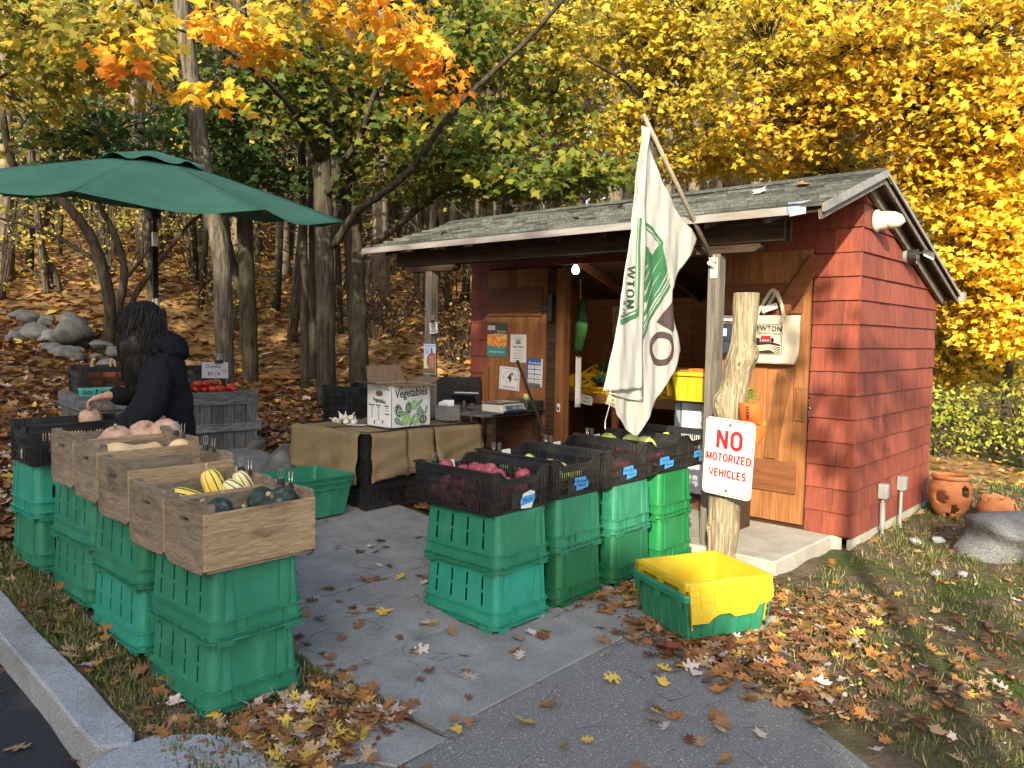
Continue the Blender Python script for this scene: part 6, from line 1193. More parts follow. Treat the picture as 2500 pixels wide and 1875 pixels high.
for (p, q, r_, s_) in (((-1.79, 1.66), (-1.76, 1.68), (-1.50, 1.97), (-1.475, 2.03)), ((-1.79, 1.72), (-1.70, 1.76), (-1.49, 2.04), (-1.52, 2.09)), ((-1.795, 1.82), (-1.74, 1.82), (-1.515, 2.09), (-1.54, 2.14)), ((-1.80, 1.91), (-1.76, 1.89), (-1.54, 2.14), (-1.555, 2.185)), ((-1.80, 1.98), (-1.785, 1.945), (-1.555, 2.18), (-1.56, 2.22))):
    fdec([p, q, r_, s_], FGR, 'printed_field')
fdec([(-1.80, 2.02), (-1.64, 2.105), (-1.67, 2.135), (-1.70, 2.14), (-1.715, 2.165), (-1.745, 2.172), (-1.77, 2.16), (-1.785, 2.165), (-1.805, 2.15)], FGR, 'printed_bush'); fdec([(-1.803, 2.085), (-1.745, 2.065), (-1.765, 2.04), (-1.803, 2.05)], FRD, 'printed_barn', .0045); fdec([(-1.803, 2.05), (-1.768, 2.038), (-1.80, 2.0)], FLW, 'printed_barn', .0045)
arcp = lambda P, w_: [(x, z) for x, z in P]+[(x-.004, z-w_) for x, z in P[::-1]]
fdec(arcp([(-1.81, 2.335), (-1.73, 2.325), (-1.66, 2.30), (-1.60, 2.265), (-1.55, 2.215)], .024), FGR, 'printed_border'); fdec(arcp([(-1.81, 2.298), (-1.73, 2.287), (-1.66, 2.262), (-1.60, 2.228), (-1.55, 2.18)], .010), FGR, 'printed_border')
LS = .042
b = MB(); letters(b, 'WTON', .080, .0125, lambda x, y, l: (fx(-1.955+y, 1.905-x, LS+l), -1.955+y, 1.905-x), 0, 0, sp=.16); b.build('lettering', INKG, flg)
for i, (v, z) in enumerate(((-2.035, 1.805), (-2.045, 1.755))): text('RM'[i], .045, INKG, FR((fx(v, z, LS+.001), v, z), (0, -.1, -1), (0, 1, 0)), flg, 'lettering')
for w0, w1 in ((0., .03), (.042, .052)): fdec([(-2.09-0.02*0, 1.675+w0), (-1.98, 1.69+w0), (-1.90, 1.715+w0), (-1.862, 1.735+w0), (-1.862, 1.735+w1), (-1.90, 1.715+w1), (-1.98, 1.69+w1), (-2.088, 1.675+w1)], FGR, 'printed_border', LS)
for w0, w1 in ((0., .018), (.028, .034)): fdec([(-1.862-w0, 1.73), (-1.862-w1, 1.73), (-1.885-w1, 2.15), (-1.872-w1, 2.33), (-1.872-w0, 2.33), (-1.885-w0, 2.15)], FGR, 'printed_border', LS)
b = MB(); b.tube([(UF+.05, -2.17, 1.285), (UF+.06, -2.185, 1.2), (UF+.05, -2.215, 1.1), (UF+.055, -2.225, 1.06), (UF+.05, -2.21, 1.05), (UF+.05, -2.215, 1.1)], .0018, 5); b.build('cord', WH, flg)
# ------------------------------------------------------------ log post, sign, cap, tote
lg = thing('log_post', 'knotty weathered log standing upright at the porch corner with a sawn top', 'log post', (0, 0, 0))
prof = [(1.895, -.392, -.189), (1.80, -.394, -.194), (1.68, -.396, -.199), (1.576, -.400, -.203), (1.52, -.414, -.178), (1.468, -.436, -.180), (1.395, -.456, -.210), (1.314, -.458, -.226), (1.269, -.468, -.234), (1.212, -.505, -.241), (1.148, -.506, -.248), (1.06, -.495, -.256), (.8, -.51, -.25), (.52, -.528, -.261), (.42, -.524, -.262), (.27, -.522, -.270), (.15, -.525, -.285), (-.08, -.53, -.27)]
b = MB()
def lgf(i, j):
    z = 1.895-j*1.975
    a0, c0 = zrow(prof, z); cu = (a0+c0)/2; r = (c0-a0)/2*.76; th = i*2*PI; dx, dy = math.cos(th), math.sin(th)
    k_ = 1+.035*math.sin(5*th+z*2.2)+.03*math.sin(11*th+1.7*math.sin(z*4))+.018*math.sin(23*th+z*3)+.02*math.sin(z*21+th*2)
    for kz, kt, kr, ka in ((1.43, 5.1, .05, .12), (1.30, 4.5, .04, .10), (1.17, 4.25, .07, .2), (1.50, 6.1, .06, .16), (.35, 4.1, .06, .15)):
        dd = ((z-kz)/kr)**2+((((th-kt+PI) % (2*PI))-PI)/(kr*7))**2; k_ += ka*math.exp(-dd)-.22*math.exp(-dd*14)
    ry = r
    return (cu+dx*r*k_, -1.245+dy*ry*k_, z)
b.grid(lgf, 96, 190); b.poly([(lgf(i/96, 0)[0], lgf(i/96, 0)[1], 1.8945) for i in range(96)]); b.build('trunk', LOGM, lg, smooth=False)
sg = thing('no_vehicles_sign', 'white metal sign reading NO MOTORIZED VEHICLES in red, screwed to the log', 'sign', (-.290, -1.425, .842), (rad(2), rad(3.2), rad(0)))
def rr2(w, h, r, n=6): return [(x, z) for cx, cz, a0 in ((w-r, h-r, 0), (-w+r, h-r, 90), (-w+r, -h+r, 180), (w-r, -h+r, 270)) for x, z in [(cx+r*math.cos(rad(a0+90*k/n)), cz+r*math.sin(rad(a0+90*k/n))) for k in range(n+1)]]
b = MB(); b.prism((0, 0, 0), (1, 0, 0), (0, 0, 1), (0, 1, 0), rr2(.168, .249, .03), .003); b.build('plate', SGW, sg)
b = MB(); o1 = rr2(.160, .241, .025); i1 = rr2(.1555, .2365, .021); n = len(o1)
for k_ in range(n): q = [o1[k_], o1[(k_+1) % n], i1[(k_+1) % n], i1[k_]]; b.poly([(x, -.0008, z) for x, z in q])
b.build('printed_border', SGR, sg)
for s_, z, hh_, ww_, sx in (('NO', .115, .118, .0235, 1.05), ('MOTORIZED', -.002, .050, .0108, 1.0), ('VEHICLES', -.103, .050, .0108, 1.0)):
    b = MB(); letters(b, s_, hh_, ww_, lambda x, y, l: (x, -.0012-l, y), 0, z, sp=.13 if len(s_) > 2 else .16, sx=sx); b.build('lettering', SGR, sg)
for z in (.212, -.212): b = MB(); b.M = Matrix.Translation((0, -.001, z)) @ Euler((PI/2, 0, 0)).to_matrix().to_4x4(); b.lathe([(.009, 0), (.009, .003), (.005, .005)], 10); b.build('bolt', mat('rusty_bolt', (.07, .04, .025), (.13, .07, .04), 50, rough=.8) if 'rusty_bolt' not in MT else MT['rusty_bolt'], sg)
hat = thing('orange_cap', 'bright orange cap hanging on its peak beside the log', 'cap', (-.175, -1.36, 1.075), (0, 0, .25))
b = MB(); b.grid(lambda i, j: ((i-.5)*(.125+.02*math.sin(j*PI))*(1-.12*j)+.02*j-.012, -.055*math.sin(PI*i)*math.sin(PI*min(1, j*.8+.2))-.01, .125-.14*j), 14, 10); b.build('crown', ORG, hat, smooth=True, sol=.003)
b = MB(); b.grid(lambda i, j: ((i-.5)*.135*math.sin(PI*min(.98, max(.02, (1-j)*.5+.06)))**.5+.018+.022*j, -.05*math.sin(PI*i)*(1-.3*j)-.012, -.012-.125*j*(1-.35*(2*i-1)**2)), 14, 10); b.build('peak', ORG, hat, smooth=True, sol=.003)
text('FARM', .030, INK, FR((-.012, -.073, .07), (.1, 0, -1), (1, 0, .1)), hat, off=.0008); b = MB(); b.tube([(-.06, -.04, -.01), (-.03, -.075, -.012), (.0, -.07, -.02)], .002, 5); b.build('strap', ORG, hat)
tt_ = thing('canvas_tote', 'cream canvas tote bag with a farm logo hanging on the barn door', 'tote bag', (-.59, -.115, 1.59))
b = MB()
def tf(i, j): w_ = .195-.0*j; x = (i*2-1)*(w_-.03*sm(.75, 1, j)); z = .195-.375*j; return (x, -.028*math.sin(PI*i)*(.4+.6*math.sin(PI*j*.8))-.004*math.sin(i*17+j*5), z-.02*(1-(2*i-1)**2)*0)
b.grid(tf, 24, 20); b.build('front_panel', TOT, tt_, smooth=True, sol=.002); b = MB(); b.grid(lambda i, j: (tf(i, j)[0], .03, tf(i, j)[2]), 8, 8); b.build('back_panel', TOT, tt_, smooth=True, sol=.002)
b = MB()
for i in range(12): pass
b.grid(lambda i, j: (tf(1, j)[0]-(0), .03-.032*i, tf(1, j)[2]), 3, 12); b.grid(lambda i, j: (tf(0, j)[0], .03-.032*i, tf(0, j)[2]), 3, 12); b.grid(lambda i, j: (tf(i, 1)[0], .03+(tf(i, 1)[1]-.03)*j, tf(i, 1)[2]+.0), 12, 3); b.build('gusset', TOT, tt_, smooth=True, sol=.0015)
def strap(y, pts, nm='handle'):
    b = MB(); P = [Vector(p) for p in pts]
    for k_ in range(len(P)-1): b.beam(P[k_], P[k_+1], .003, .026, up=(1, .0, .3) if abs((P[k_+1]-P[k_]).z) > .03 else (0, 0, 1))
    b.build(nm, TOT, tt_)
strap(0, [(-.14, -.022, .14), (-.125, -.03, .21), (-.075, -.035, .30), (-.03, -.038, .37), (.0, -.04, .395), (.03, -.042, .36), (.075, -.04, .26), (.085, -.032, .2), (.075, -.028, .14)]); strap(0, [(-.11, .02, .17), (-.05, .02, .30), (.0, .02, .385), (.03, .02, .32), (.06, .02, .2), (.09, .02, .17)])
YF = -.036
tex = lambda s_, sz, m, x, z, **k: text(s_, sz, m, FR((x, YF, z), (1, 0, -.03), (0, 0, 1)), tt_, **k)
tex('NEWTON', .058, INK, -.045, .092, sx=.92, off=.0006, sp=1.05); tex('COMMUNITY FARM', .0225, INK, -.045, .055, sp=1.1)
def tp_(pts, m, nm, dy=0): bb = MB(); bb.prism((0, YF-dy, 0), (1, 0, 0), (0, 0, 1), (0, -1, 0), pts, .0004); return bb.build(nm, m, tt_)
for a in ((-.165, .078, .126, .130), (-.165, .082, -.105, -.101), (.078, .082, -.105, .130), (-.168, -.164, -.105, .130)): tp_([(a[0], a[2]), (a[1], a[2]), (a[1], a[3]), (a[0], a[3])], INK, 'printed_border')
for a in ((-.160, .070, .118, .120), (.068, .070, -.095, .120)): tp_([(a[0], a[2]), (a[1], a[2]), (a[1], a[3]), (a[0], a[3])], INK, 'printed_border')
tp_([(-.155, -.02), (-.10, -.012), (-.03, -.012), (.03, -.018), (.066, -.03), (.066, -.095), (-.155, -.095)], INK, 'printed_field')
for k_ in range(5): tp_([(-.155, -.045-.010*k_), (-.02, -.03-.009*k_), (.066, -.045-.014*k_), (.066, -.050-.014*k_), (-.02, -.036-.009*k_), (-.155, -.052-.010*k_)], TOT, 'printed_furrow', .0006)
tp_([(-.09, -.012), (-.01, -.012), (-.01, .02), (-.09, .02)], SGR, 'printed_barn'); tp_([(-.095, .018), (-.08, .038), (-.015, .038), (-.004, .018)], SGR, 'printed_roof')
for x in (-.07, -.05, -.03): tp_([(x-.005, -.005), (x+.005, -.005), (x+.005, .006), (x-.005, .006)], WH, 'printed_window', .0005)
tp_(ell(-.115, .0, .02, .022), INK, 'printed_tree'); tp_(ell(.005, .003, .013, .02), INK, 'printed_tree')
card('bag_tag', 'white tag reading Bags $18 on the tote handle', .125, .045, (-.612, -.165, 1.842), (0, -.30, 0), (('Bags $18', 0, 0, .030, INK),))
card('hat_tag', 'white tag reading Hats left of the log', .12, .045, (-.99, -.06, 1.765), (0, .05, 0), (('Hats', -.015, 0, .034, INK),))
nc = thing('navy_cap', 'navy cap with a white patch hanging between the post and the log', 'cap', (-.99, -.10, 1.63)); b = MB(); b.blob((0, 0, 0), (.075, .07, .095), 16, 10); b.build('crown', NAV, nc, smooth=True); b = MB(); b.box(-.03, .03, -.078, -.070, -.01, .05); b.build('patch', WH, nc); b = MB(); b.grid(lambda i, j: ((i-.5)*.13, -.03-.04*math.sin(PI*i), -.06-.09*j), 8, 4); b.build('peak', NAV, nc, smooth=True, sol=.003)
# ------------------------------------------------------------ green tote with the yellow one nested on top
def tote2(name, label, m, loc, rz, W_=.62, D_=.47, H=.24, flaps=True, ribs=True, tilt=(0, 0)):
    t = thing(name, label, 'tote', loc, (tilt[0], tilt[1], rz)); b = MB(); T = .035
    def wd(z): k = 1-z/H; return W_-2*T*k, D_-2*T*k
    loops(b, [rrect(*wd(z), .02, z, 2) for z in (0, H*.3, H*.65, H)], cap0=True); b.build('wall', m, t, sol=.004)
    b = MB(); w, d = wd(H); loops(b, [rrect(w, d, .02, H-.04), rrect(w+.03, d+.03, .028, H-.04), rrect(w+.03, d+.03, .028, H-.012), rrect(w+.018, d+.018, .024, H), rrect(w-.004, d-.004, .02, H)]); b.build('rim', m, t)
    b = MB()
    for sy in (-1, 1):
        for i in range(7): x = -.24+.08*i; w0 = wd(.01)[1]; w1 = wd(H-.04)[1]; b.hexa([(x-.0025, sy*(w0/2-.001), .01), (x+.0025, sy*(w0/2-.001), .01), (x+.0025, sy*(w0/2+.006), .01), (x-.0025, sy*(w0/2+.006), .01), (x-.0025, sy*(w1/2-.001), H-.04), (x+.0025, sy*(w1/2-.001), H-.04), (x+.0025, sy*(w1/2+.006), H-.04), (x-.0025, sy*(w1/2+.006), H-.04)])
        for x in (-.2, 0, .2): b.hexa([(x-.02, sy*(w1/2+.012), H-.085), (x+.02, sy*(w1/2+.012), H-.085), (x+.02, sy*(w1/2+.016), H-.085), (x-.02, sy*(w1/2+.016), H-.085), (x-.028, sy*(w1/2+.012), H-.038), (x+.028, sy*(w1/2+.012), H-.038), (x+.028, sy*(w1/2+.018), H-.038), (x-.028, sy*(w1/2+.018), H-.038)])
    for sx in (-1, 1):
        for i in range(5): y = -.16+.08*i; w0 = wd(.01)[0]; w1 = wd(H-.04)[0]; b.hexa([(sx*(w0/2-.001), y-.0025, .01), (sx*(w0/2+.006), y-.0025, .01), (sx*(w0/2+.006), y+.0025, .01), (sx*(w0/2-.001), y+.0025, .01), (sx*(w1/2-.001), y-.0025, H-.04), (sx*(w1/2+.006), y-.0025, H-.04), (sx*(w1/2+.006), y+.0025, H-.04), (sx*(w1/2-.001), y+.0025, H-.04)])
    if ribs: b.build('ribbing', m, t)
    if flaps:
        for sx in (-1, 1):
            b = MB(); n = 9; w1 = W_/2+.020; hh = D_/2+.005; L = .20; tp = []
            prof_ = [(-hh, 0), (-hh, -L*.98), (-hh*.62, -L), (-hh*.5, -L*.9), (-hh*.36, -L*.82), (-.1*hh, -L*.82), (.02*hh, -L*.93), (.5*hh, -L*.9), (.62*hh, -L*.72), (hh*.9, -L*.66), (hh, -L*.55), (hh, 0)]
            b.prism((sx*w1, 0, H-.004), (0, 1, 0), (-sx*.16, 0, 1), (sx, 0, 0), prof_, .004)
            for k_ in range(5): y = -hh+.06+k_*.09; b.prism((sx*(w1+.004), 0, H-.004), (0, 1, 0), (-sx*.16, 0, 1), (sx, 0, 0), [(y, -.01), (y+.006, -.01), (y+.006, -L*.6), (y, -L*.6)], .007)
            for k_ in range(3): z = -.02-.035*k_; b.prism((sx*(w1+.004), 0, H-.004), (0, 1, 0), (-sx*.16, 0, 1), (sx, 0, 0), [(-hh+.01, z), (hh-.01, z), (hh-.01, z-.005), (-hh+.01, z-.005)], .006)
            fo = b.build('hinged_lid', m, t)
            if sx > 0: text('9', .09, m, FR((w1+.005+.0145, .02, H-.095), (0, 1, 0), (-.16, 0, 1)), fo, th=.002, off=.002, sx=.9)
    return t
zg = gh(-.24, -2.15)+.012
gtot = tote2('nesting_tote', 'dark green plastic tote on the leaves under the yellow tote', GR, (-.097, -2.088, zg), rad(-25), W_=.50, D_=.57, H=.255, flaps=False)
b = MB()
for y in (-.12, .10): b.box(-.275, -.262, y-.04, y+.04, .06, .25)
b.build('latch', GR, gtot, bev=.003)
tote2('nesting_tote', 'bright yellow plastic tote with hanging lid flaps nested in the green tote', YP, (-.095, -2.09, zg+.05), rad(-25), W_=.465, D_=.53, H=.262)
# ------------------------------------------------------------ pots, granite block, stones
def pot(name, label, loc, R0, H, holes, broken=False):
    t = thing(name, label, 'pot', loc, (0, 0, .3)); b = MB(); n = 40; nz = 26
    pr = [(0, .55), (.15, .78), (.45, 1.), (.7, 1.), (.84, .82), (.9, .76)] if not broken else [(0, .72), (.3, .98), (.6, 1.05), (.85, .92), (.95, .85), (1, .85)]
    def rz_(t_):
        for (a, ra), (c, rc) in zip(pr, pr[1:]):
            if a <= t_ <= c: q = (t_-a)/(c-a); return R0*(ra+(rc-ra)*q)
        return R0*pr[-1][1]
    def fn(i, j): a = i*2*PI; r = rz_(j*(.9 if not broken else 1)); z = H*j*(.93 if not broken else 1); 
    def fn(i, j):
        a = i*2*PI; r = rz_(j*.9 if not broken else j); zz = H*j*(.93 if not broken else 1.)
        if broken and j > .85: zz -= .03*max(0, math.sin(a*2+1))+.012*math.sin(a*7)
        return (r*math.cos(a), r*math.sin(a), zz)
    def skip(i, j):
        a = (i+.5)/n*2*PI; z = (j+.5)/nz
        for ha, hz, hr in holes:
            da = ((a-ha+PI) % (2*PI))-PI
            if (da*1.0/hr)**2+((z-hz)/(hr*.62))**2 < 1: return True
        return False
    b.grid(fn, n, nz, skip); b.quad((-R0*.4, -R0*.4, .004), (R0*.4, -R0*.4, .004), (R0*.4, R0*.4, .004), (-R0*.4, R0*.4, .004)); b.build('pot_wall', TC_, t, smooth=True, sol=.012)
    if not broken: b = MB(); b.tube([(R0*.80*math.cos(2*PI*k/28), R0*.80*math.sin(2*PI*k/28), H*.97) for k in range(29)], .020, 8, cap=False); b.build('lip', TC_, t, smooth=True)
    return t
aF = math.atan2(-.74, .66)                           # facing the camera
pot('strawberry_pot', 'tall terracotta planter with round side holes by the shed wall', (.27, 1.80, gh(.27, 1.8)-.01), .175, .37, ((aF-1.25, .56, .30), (aF+.0, .72, .26), (aF-.55, .25, .24), (aF-.95, .06, .16), (aF+1.5, .5, .25)))
pot('broken_pot', 'smaller broken terracotta pot lying right of the tall planter', (.62, 1.90, gh(.62, 1.9)-.02), .15, .24, ((aF-.35, .30, .36), (aF+.5, .72, .30)), True)
def rock(name, label, loc, size, seed, m=RK, rz=0, group=None, cat='stone', box=0.):
    t = None; b = MB(); rr_ = random.Random(seed); n, k = 20, 12; c = [rr_.uniform(0, 6) for _ in range(9)]
    for i in range(k+1):
        th = PI*i/k
        for j in range(n):
            pass
    def fn(i, j):
        a = i*2*PI; th = .02+j*(PI-.04); d = Vector((math.sin(th)*math.cos(a), math.sin(th)*math.sin(a), math.cos(th)))
        if box: mx = max(abs(d.x), abs(d.y), abs(d.z)); d = d.lerp(d/mx, box)
        q = 1+.10*math.sin(3*d.x+c[0])*math.sin(2.5*d.y+c[1])+.08*math.sin(4*d.z+c[2]+2*d.x)+.05*math.sin(7*d.x+c[3])*math.sin(6*d.y+c[4])+.02*math.sin(15*d.x+9*d.z+c[5]); d = d*q
        for kk in range(4):                          # facets
            ax = Vector((math.sin(c[kk]*3), math.cos(c[kk]*5), math.sin(c[kk]*7))).normalized(); e = d.dot(ax)
            if e > .72: d -= ax*(e-.72)*.75
        return (d.x*size[0], d.y*size[1], d.z*size[2])
    b.grid(fn, 28, 18); o = b.build(name, m, None, smooth=True, loc=loc, rz=rz); tag(o, label, cat, group); return o
rock('granite_block', 'long rough granite block lying on the grass right of the shed', (1.03, 1.30, gh(1.0, 1.3)+.07), (.30, .70, .20), 12, mat('block_granite', (.10, .105, .115), (.20, .205, .21), 60, 6, rough=.9, spec=.2, c3=(.07, .075, .07), sc3=5, lo3=.5, hi3=.8, bump=1.2, bsc=25, fine=.5), rz=-.25, cat='granite block', box=.95)
rock('boulder', 'grey boulder behind the green bin beside the burlap stand', (-3.95, -2.30, gh(-3.95, -2.3)+.05), (.33, .28, .22), 5)
for i, (x, y, s_) in enumerate(((.30, .62, .05), (.42, .80, .055), (.62, -.1, .04), (.75, .05, .035), (-4.6, -2.6, .12), (-4.3, -1.9, .15), (-5.0, -2.0, .12))):
    rock('stone', ['pale stone in the leaves by the conduits', 'second pale stone a step behind it, near the pot', 'small grey stone in the shaded grass', 'pinkish stone chip in the shaded grass', 'flat stone beside the left leg of the grey table', 'stone between the grey table and the boulder', 'stone behind the foot of the grey table'][i], (x, y, gh(x, y)+s_*.2), (s_, s_*.8, s_*.6), 40+i, RK if i > 3 else GRN, rz=i)
rr = random.Random(77); ws = []
for i in range(34):                                  # rough fieldstone wall on the bank
    t = i/33; X = -7.0+3.3*t+rr.uniform(-.1, .1); Y = 10.9-1.6*t+rr.uniform(-.25, .25)+(.3 if i % 3 == 0 else 0); p = PW_(X, Y, 0); s_ = rr.uniform(.08, .19)*(1.25-.3*t)
    z = gh(p.x, p.y)+s_*.2+(.22 if i % 3 == 0 else 0)
    rock('fieldstone', 'rounded fieldstone in the low wall on the leafy bank at the left', (p.x, p.y, z), (s_*rr.uniform(1, 1.5), s_, s_*rr.uniform(.55, .85)), 200+i, RK, rz=rr.uniform(0, 3), group='fieldstones in the low wall on the bank')
# ------------------------------------------------------------ trees and leaves
# coordinates of this section are metres along the photographer's axes: right, ahead, up
PT = {'T1': [[-3.3,9.0,1.16],[-3.34,9.0,2.37],[-3.47,9.0,3.02],[-3.58,9.0,3.75],[-3.66,9.0,4.38],[-3.76,9.0,5.1],[-3.82,9.0,5.81]],
'T2': [[-2.4,10.1,0.43],[-2.41,10.1,1.65],[-2.44,10.1,2.9],[-2.47,10.1,3.83],[-2.52,10.1,4.54],[-2.55,10.1,5.45],[-2.58,10.1,6.5]],
'T2a': [[-2.29,10.0,2.69],[-1.94,9.69,3.06],[-1.56,9.37,3.25],[-1.16,9.06,3.5],[-0.77,8.74,3.95],[-0.36,8.43,4.26],[0.11,8.11,4.59],[0.49,7.8,4.92]],
'T2b': [[-2.37,10.0,3.35],[-2.15,9.84,3.68],[-1.89,9.68,3.99],[-1.72,9.52,4.39],[-1.45,9.36,4.77],[-1.24,9.2,5.22]],
'T2c': [[-2.47,10.0,3.76],[-2.57,9.5,4.08],[-2.64,9.0,4.22],[-2.8,8.5,4.36],[-3.0,8.0,4.44],[-3.19,7.5,4.4]],
'T2d': [[-2.45,10.0,4.57],[-2.45,9.5,4.94],[-2.59,9.0,5.03],[-2.66,8.5,5.21]],
'T3': [[-2.09,10.8,0.53],[-2.15,10.8,1.89],[-2.21,10.8,3.0],[-2.28,10.8,3.72],[-2.35,10.8,4.43],[-2.28,10.8,5.24],[-2.18,10.8,6.05]],
'T3a': [[-2.21,10.8,2.56],[-1.62,10.55,2.98],[-1.05,10.3,3.38],[-0.41,10.05,3.75],[0.35,9.8,4.06]],
'M1': [[-5.59,10.8,1.27],[-5.45,10.6,1.94],[-5.53,10.4,2.68],[-5.69,10.2,3.07],[-5.93,10.0,3.39],[-6.21,9.8,3.6]],
'M2': [[-5.74,11.0,1.37],[-5.46,11.0,2.18],[-5.51,11.0,2.75],[-5.79,11.0,3.36],[-5.84,11.0,3.87]],
'M3': [[-5.56,11.0,1.26],[-5.35,11.12,2.07],[-4.88,11.25,2.79],[-4.64,11.38,3.15],[-4.15,11.5,3.53]],
'M4': [[-7.62,13.0,1.59],[-7.54,13.0,2.27],[-7.8,13.0,2.93],[-7.65,13.0,3.6]],
'P1': [[-3.78,11.3,0.75],[-3.8,11.3,1.64],[-3.85,11.3,2.81],[-3.87,11.3,3.73],[-3.9,11.3,4.53]],
'P2': [[-4.39,12.5,0.72],[-4.26,12.5,1.9],[-4.51,12.5,2.8],[-4.61,12.5,3.44]],
'P3': [[-2.91,11.0,0.56],[-2.93,11.0,2.22],[-2.96,11.0,3.91],[-2.97,11.0,5.02]],
'R1': [[1.45,19.0,4.74],[1.38,19.0,5.9],[1.52,19.0,7.15],[1.56,19.0,8.57],[1.67,19.0,10.08]],
'R2': [[2.3,13.0,3.9],[2.19,13.0,4.89],[2.12,13.0,5.54],[2.05,13.0,6.06],[2.15,13.0,6.91]],
'R2a': [[2.14,13.0,5.41],[1.74,12.67,5.63],[1.3,12.33,5.73],[0.84,12.0,5.82]],
'R2b': [[2.14,13.0,5.41],[2.57,12.67,5.77],[2.93,12.33,6.16],[3.27,12.0,6.4]],
'R3': [[4.39,16.0,4.7],[4.27,16.0,5.92],[4.3,16.0,6.88],[4.2,16.0,7.84],[4.24,16.0,8.95]],
'R4': [[4.83,12.0,4.26],[4.71,12.0,5.47],[4.86,12.0,6.31],[5.14,12.0,7.02]],
'R4a': [[4.72,12.0,5.35],[5.13,11.33,5.66],[5.4,10.67,5.91],[5.5,10.0,6.04]],
'R4b': [[4.62,12.0,4.68],[3.94,11.5,5.01],[3.31,11.0,5.13]],}
CLS = [('A',-5.10,8.50,4.67,0.71,1.20,0.53,70,'olive',0.12),
('A',-5.86,9.50,4.17,0.60,1.00,0.45,26,'olive',0.12),
('A',-3.93,7.60,4.47,0.52,0.80,0.32,34,'olive',0.12),
('A',-4.25,8.20,4.32,0.39,0.80,0.34,20,'mixy',0.12),
('B',-3.21,6.80,4.20,0.21,0.40,0.18,8,'mixy',0.12),
('B',-3.22,6.60,3.96,0.16,0.30,0.10,4,'yor',0.12),
('B',-3.35,6.80,3.79,0.14,0.30,0.11,3,'org',0.12),
('B',-2.48,6.90,4.25,0.18,0.40,0.18,9,'yel',0.12),
('B',-2.27,7.00,4.17,0.22,0.50,0.15,8,'yel',0.12),
('B',-2.63,7.00,3.71,0.15,0.30,0.11,4,'yor',0.13),
('B',-1.95,7.30,4.53,0.50,0.80,0.17,20,'mixy',0.11),
('B',-2.14,7.30,4.20,0.23,0.50,0.11,6,'mixy',0.11),
('B',-1.28,7.50,4.54,0.47,0.80,0.24,24,'yel',0.11),
('B',-1.06,7.60,4.25,0.36,0.60,0.16,11,'yor',0.11),
('B',-0.73,7.80,4.09,0.20,0.40,0.14,6,'org',0.12),
('B',-1.53,7.60,4.16,0.24,0.40,0.16,6,'mixy',0.11),
('B',-1.02,7.90,3.96,0.25,0.40,0.10,4,'yor',0.12),
('G',-5.46,10.50,4.14,1.10,1.00,0.44,60,'shade_grn',0.12),
('G',-6.30,11.00,3.69,0.86,1.00,0.29,26,'shade_grn',0.12),
('G',-3.78,10.20,4.09,0.69,0.80,0.59,48,'shade_grn',0.12),
('G',-3.32,10.40,3.67,0.76,0.80,0.33,40,'shade_grn',0.12),
('G',-3.33,9.80,4.74,0.67,0.80,0.56,60,'mdg',0.12),
('G',-2.47,9.60,4.97,0.75,0.80,0.45,46,'mdg',0.12),
('G',-4.59,10.60,3.69,0.67,0.80,0.33,30,'shade_grn',0.12),
('G',-2.52,9.80,4.41,0.56,0.80,0.51,46,'mdg',0.12),
('G',-1.63,10.20,4.18,0.75,0.80,0.48,44,'mdg',0.12),
('G',-1.71,10.40,3.54,0.60,0.80,0.22,16,'mdg',0.12),
('G',-0.80,9.80,3.69,0.62,0.80,0.41,44,'mdg',0.12),
('G',-1.34,10.00,4.73,0.79,0.80,0.58,64,'mdg',0.12),
('G',-0.40,9.60,4.00,0.65,0.80,0.45,56,'gyl',0.12),
('G',-0.04,9.40,3.48,0.74,0.70,0.22,54,'gyl',0.12),
('G',0.85,9.60,3.63,0.65,0.70,0.23,44,'gyl',0.12),
('G',-0.58,10.00,5.15,0.79,0.90,0.68,80,'gyl',0.12),
('G',0.39,11.00,4.80,0.69,0.90,0.58,46,'gyl',0.12),
('G',0.35,10.50,5.60,0.82,0.90,0.55,66,'mix2',0.12),
('Y',1.56,13.00,6.51,1.09,1.40,0.88,110,'yol',0.12),
('Y',1.66,13.50,5.21,0.92,1.20,0.78,60,'yol',0.12),
('Y',2.65,13.00,5.62,1.09,1.40,1.09,130,'yol',0.12),
('Y',2.77,12.50,6.53,1.31,1.40,0.72,130,'yol',0.12),
('Y',3.28,13.00,4.58,1.16,1.20,0.41,90,'yol',0.12),
('Z',3.30,10.50,5.39,1.10,1.30,0.93,190,'yol',0.10),
('Z',3.77,10.50,4.45,1.10,1.20,0.55,140,'gold',0.10),
('Z',4.28,9.80,5.25,1.03,1.30,0.77,190,'gold',0.10),
('Z',4.77,9.60,4.47,0.85,1.20,0.65,160,'gold',0.10),
('Z',5.24,9.20,4.96,0.82,1.20,0.82,190,'gold',0.10),
('Z',5.58,9.20,4.00,0.72,1.10,0.72,150,'bgold',0.10),
('Z',5.36,9.80,3.65,0.87,1.10,0.62,150,'gold',0.10),
('Z',4.69,11.50,4.03,1.02,1.10,0.48,110,'yol',0.10),
('W',5.78,9.60,2.98,0.70,1.00,0.70,170,'bgold',0.10),
('W',5.81,10.20,2.43,0.59,1.00,0.64,150,'gold',0.10),
('W',6.09,9.60,1.99,0.45,0.90,0.65,120,'bgold',0.10),
('W',6.20,11.00,1.52,0.52,0.90,0.52,90,'gold',0.10),
('W',6.79,11.00,1.24,0.63,0.90,0.35,50,'yol',0.10),]
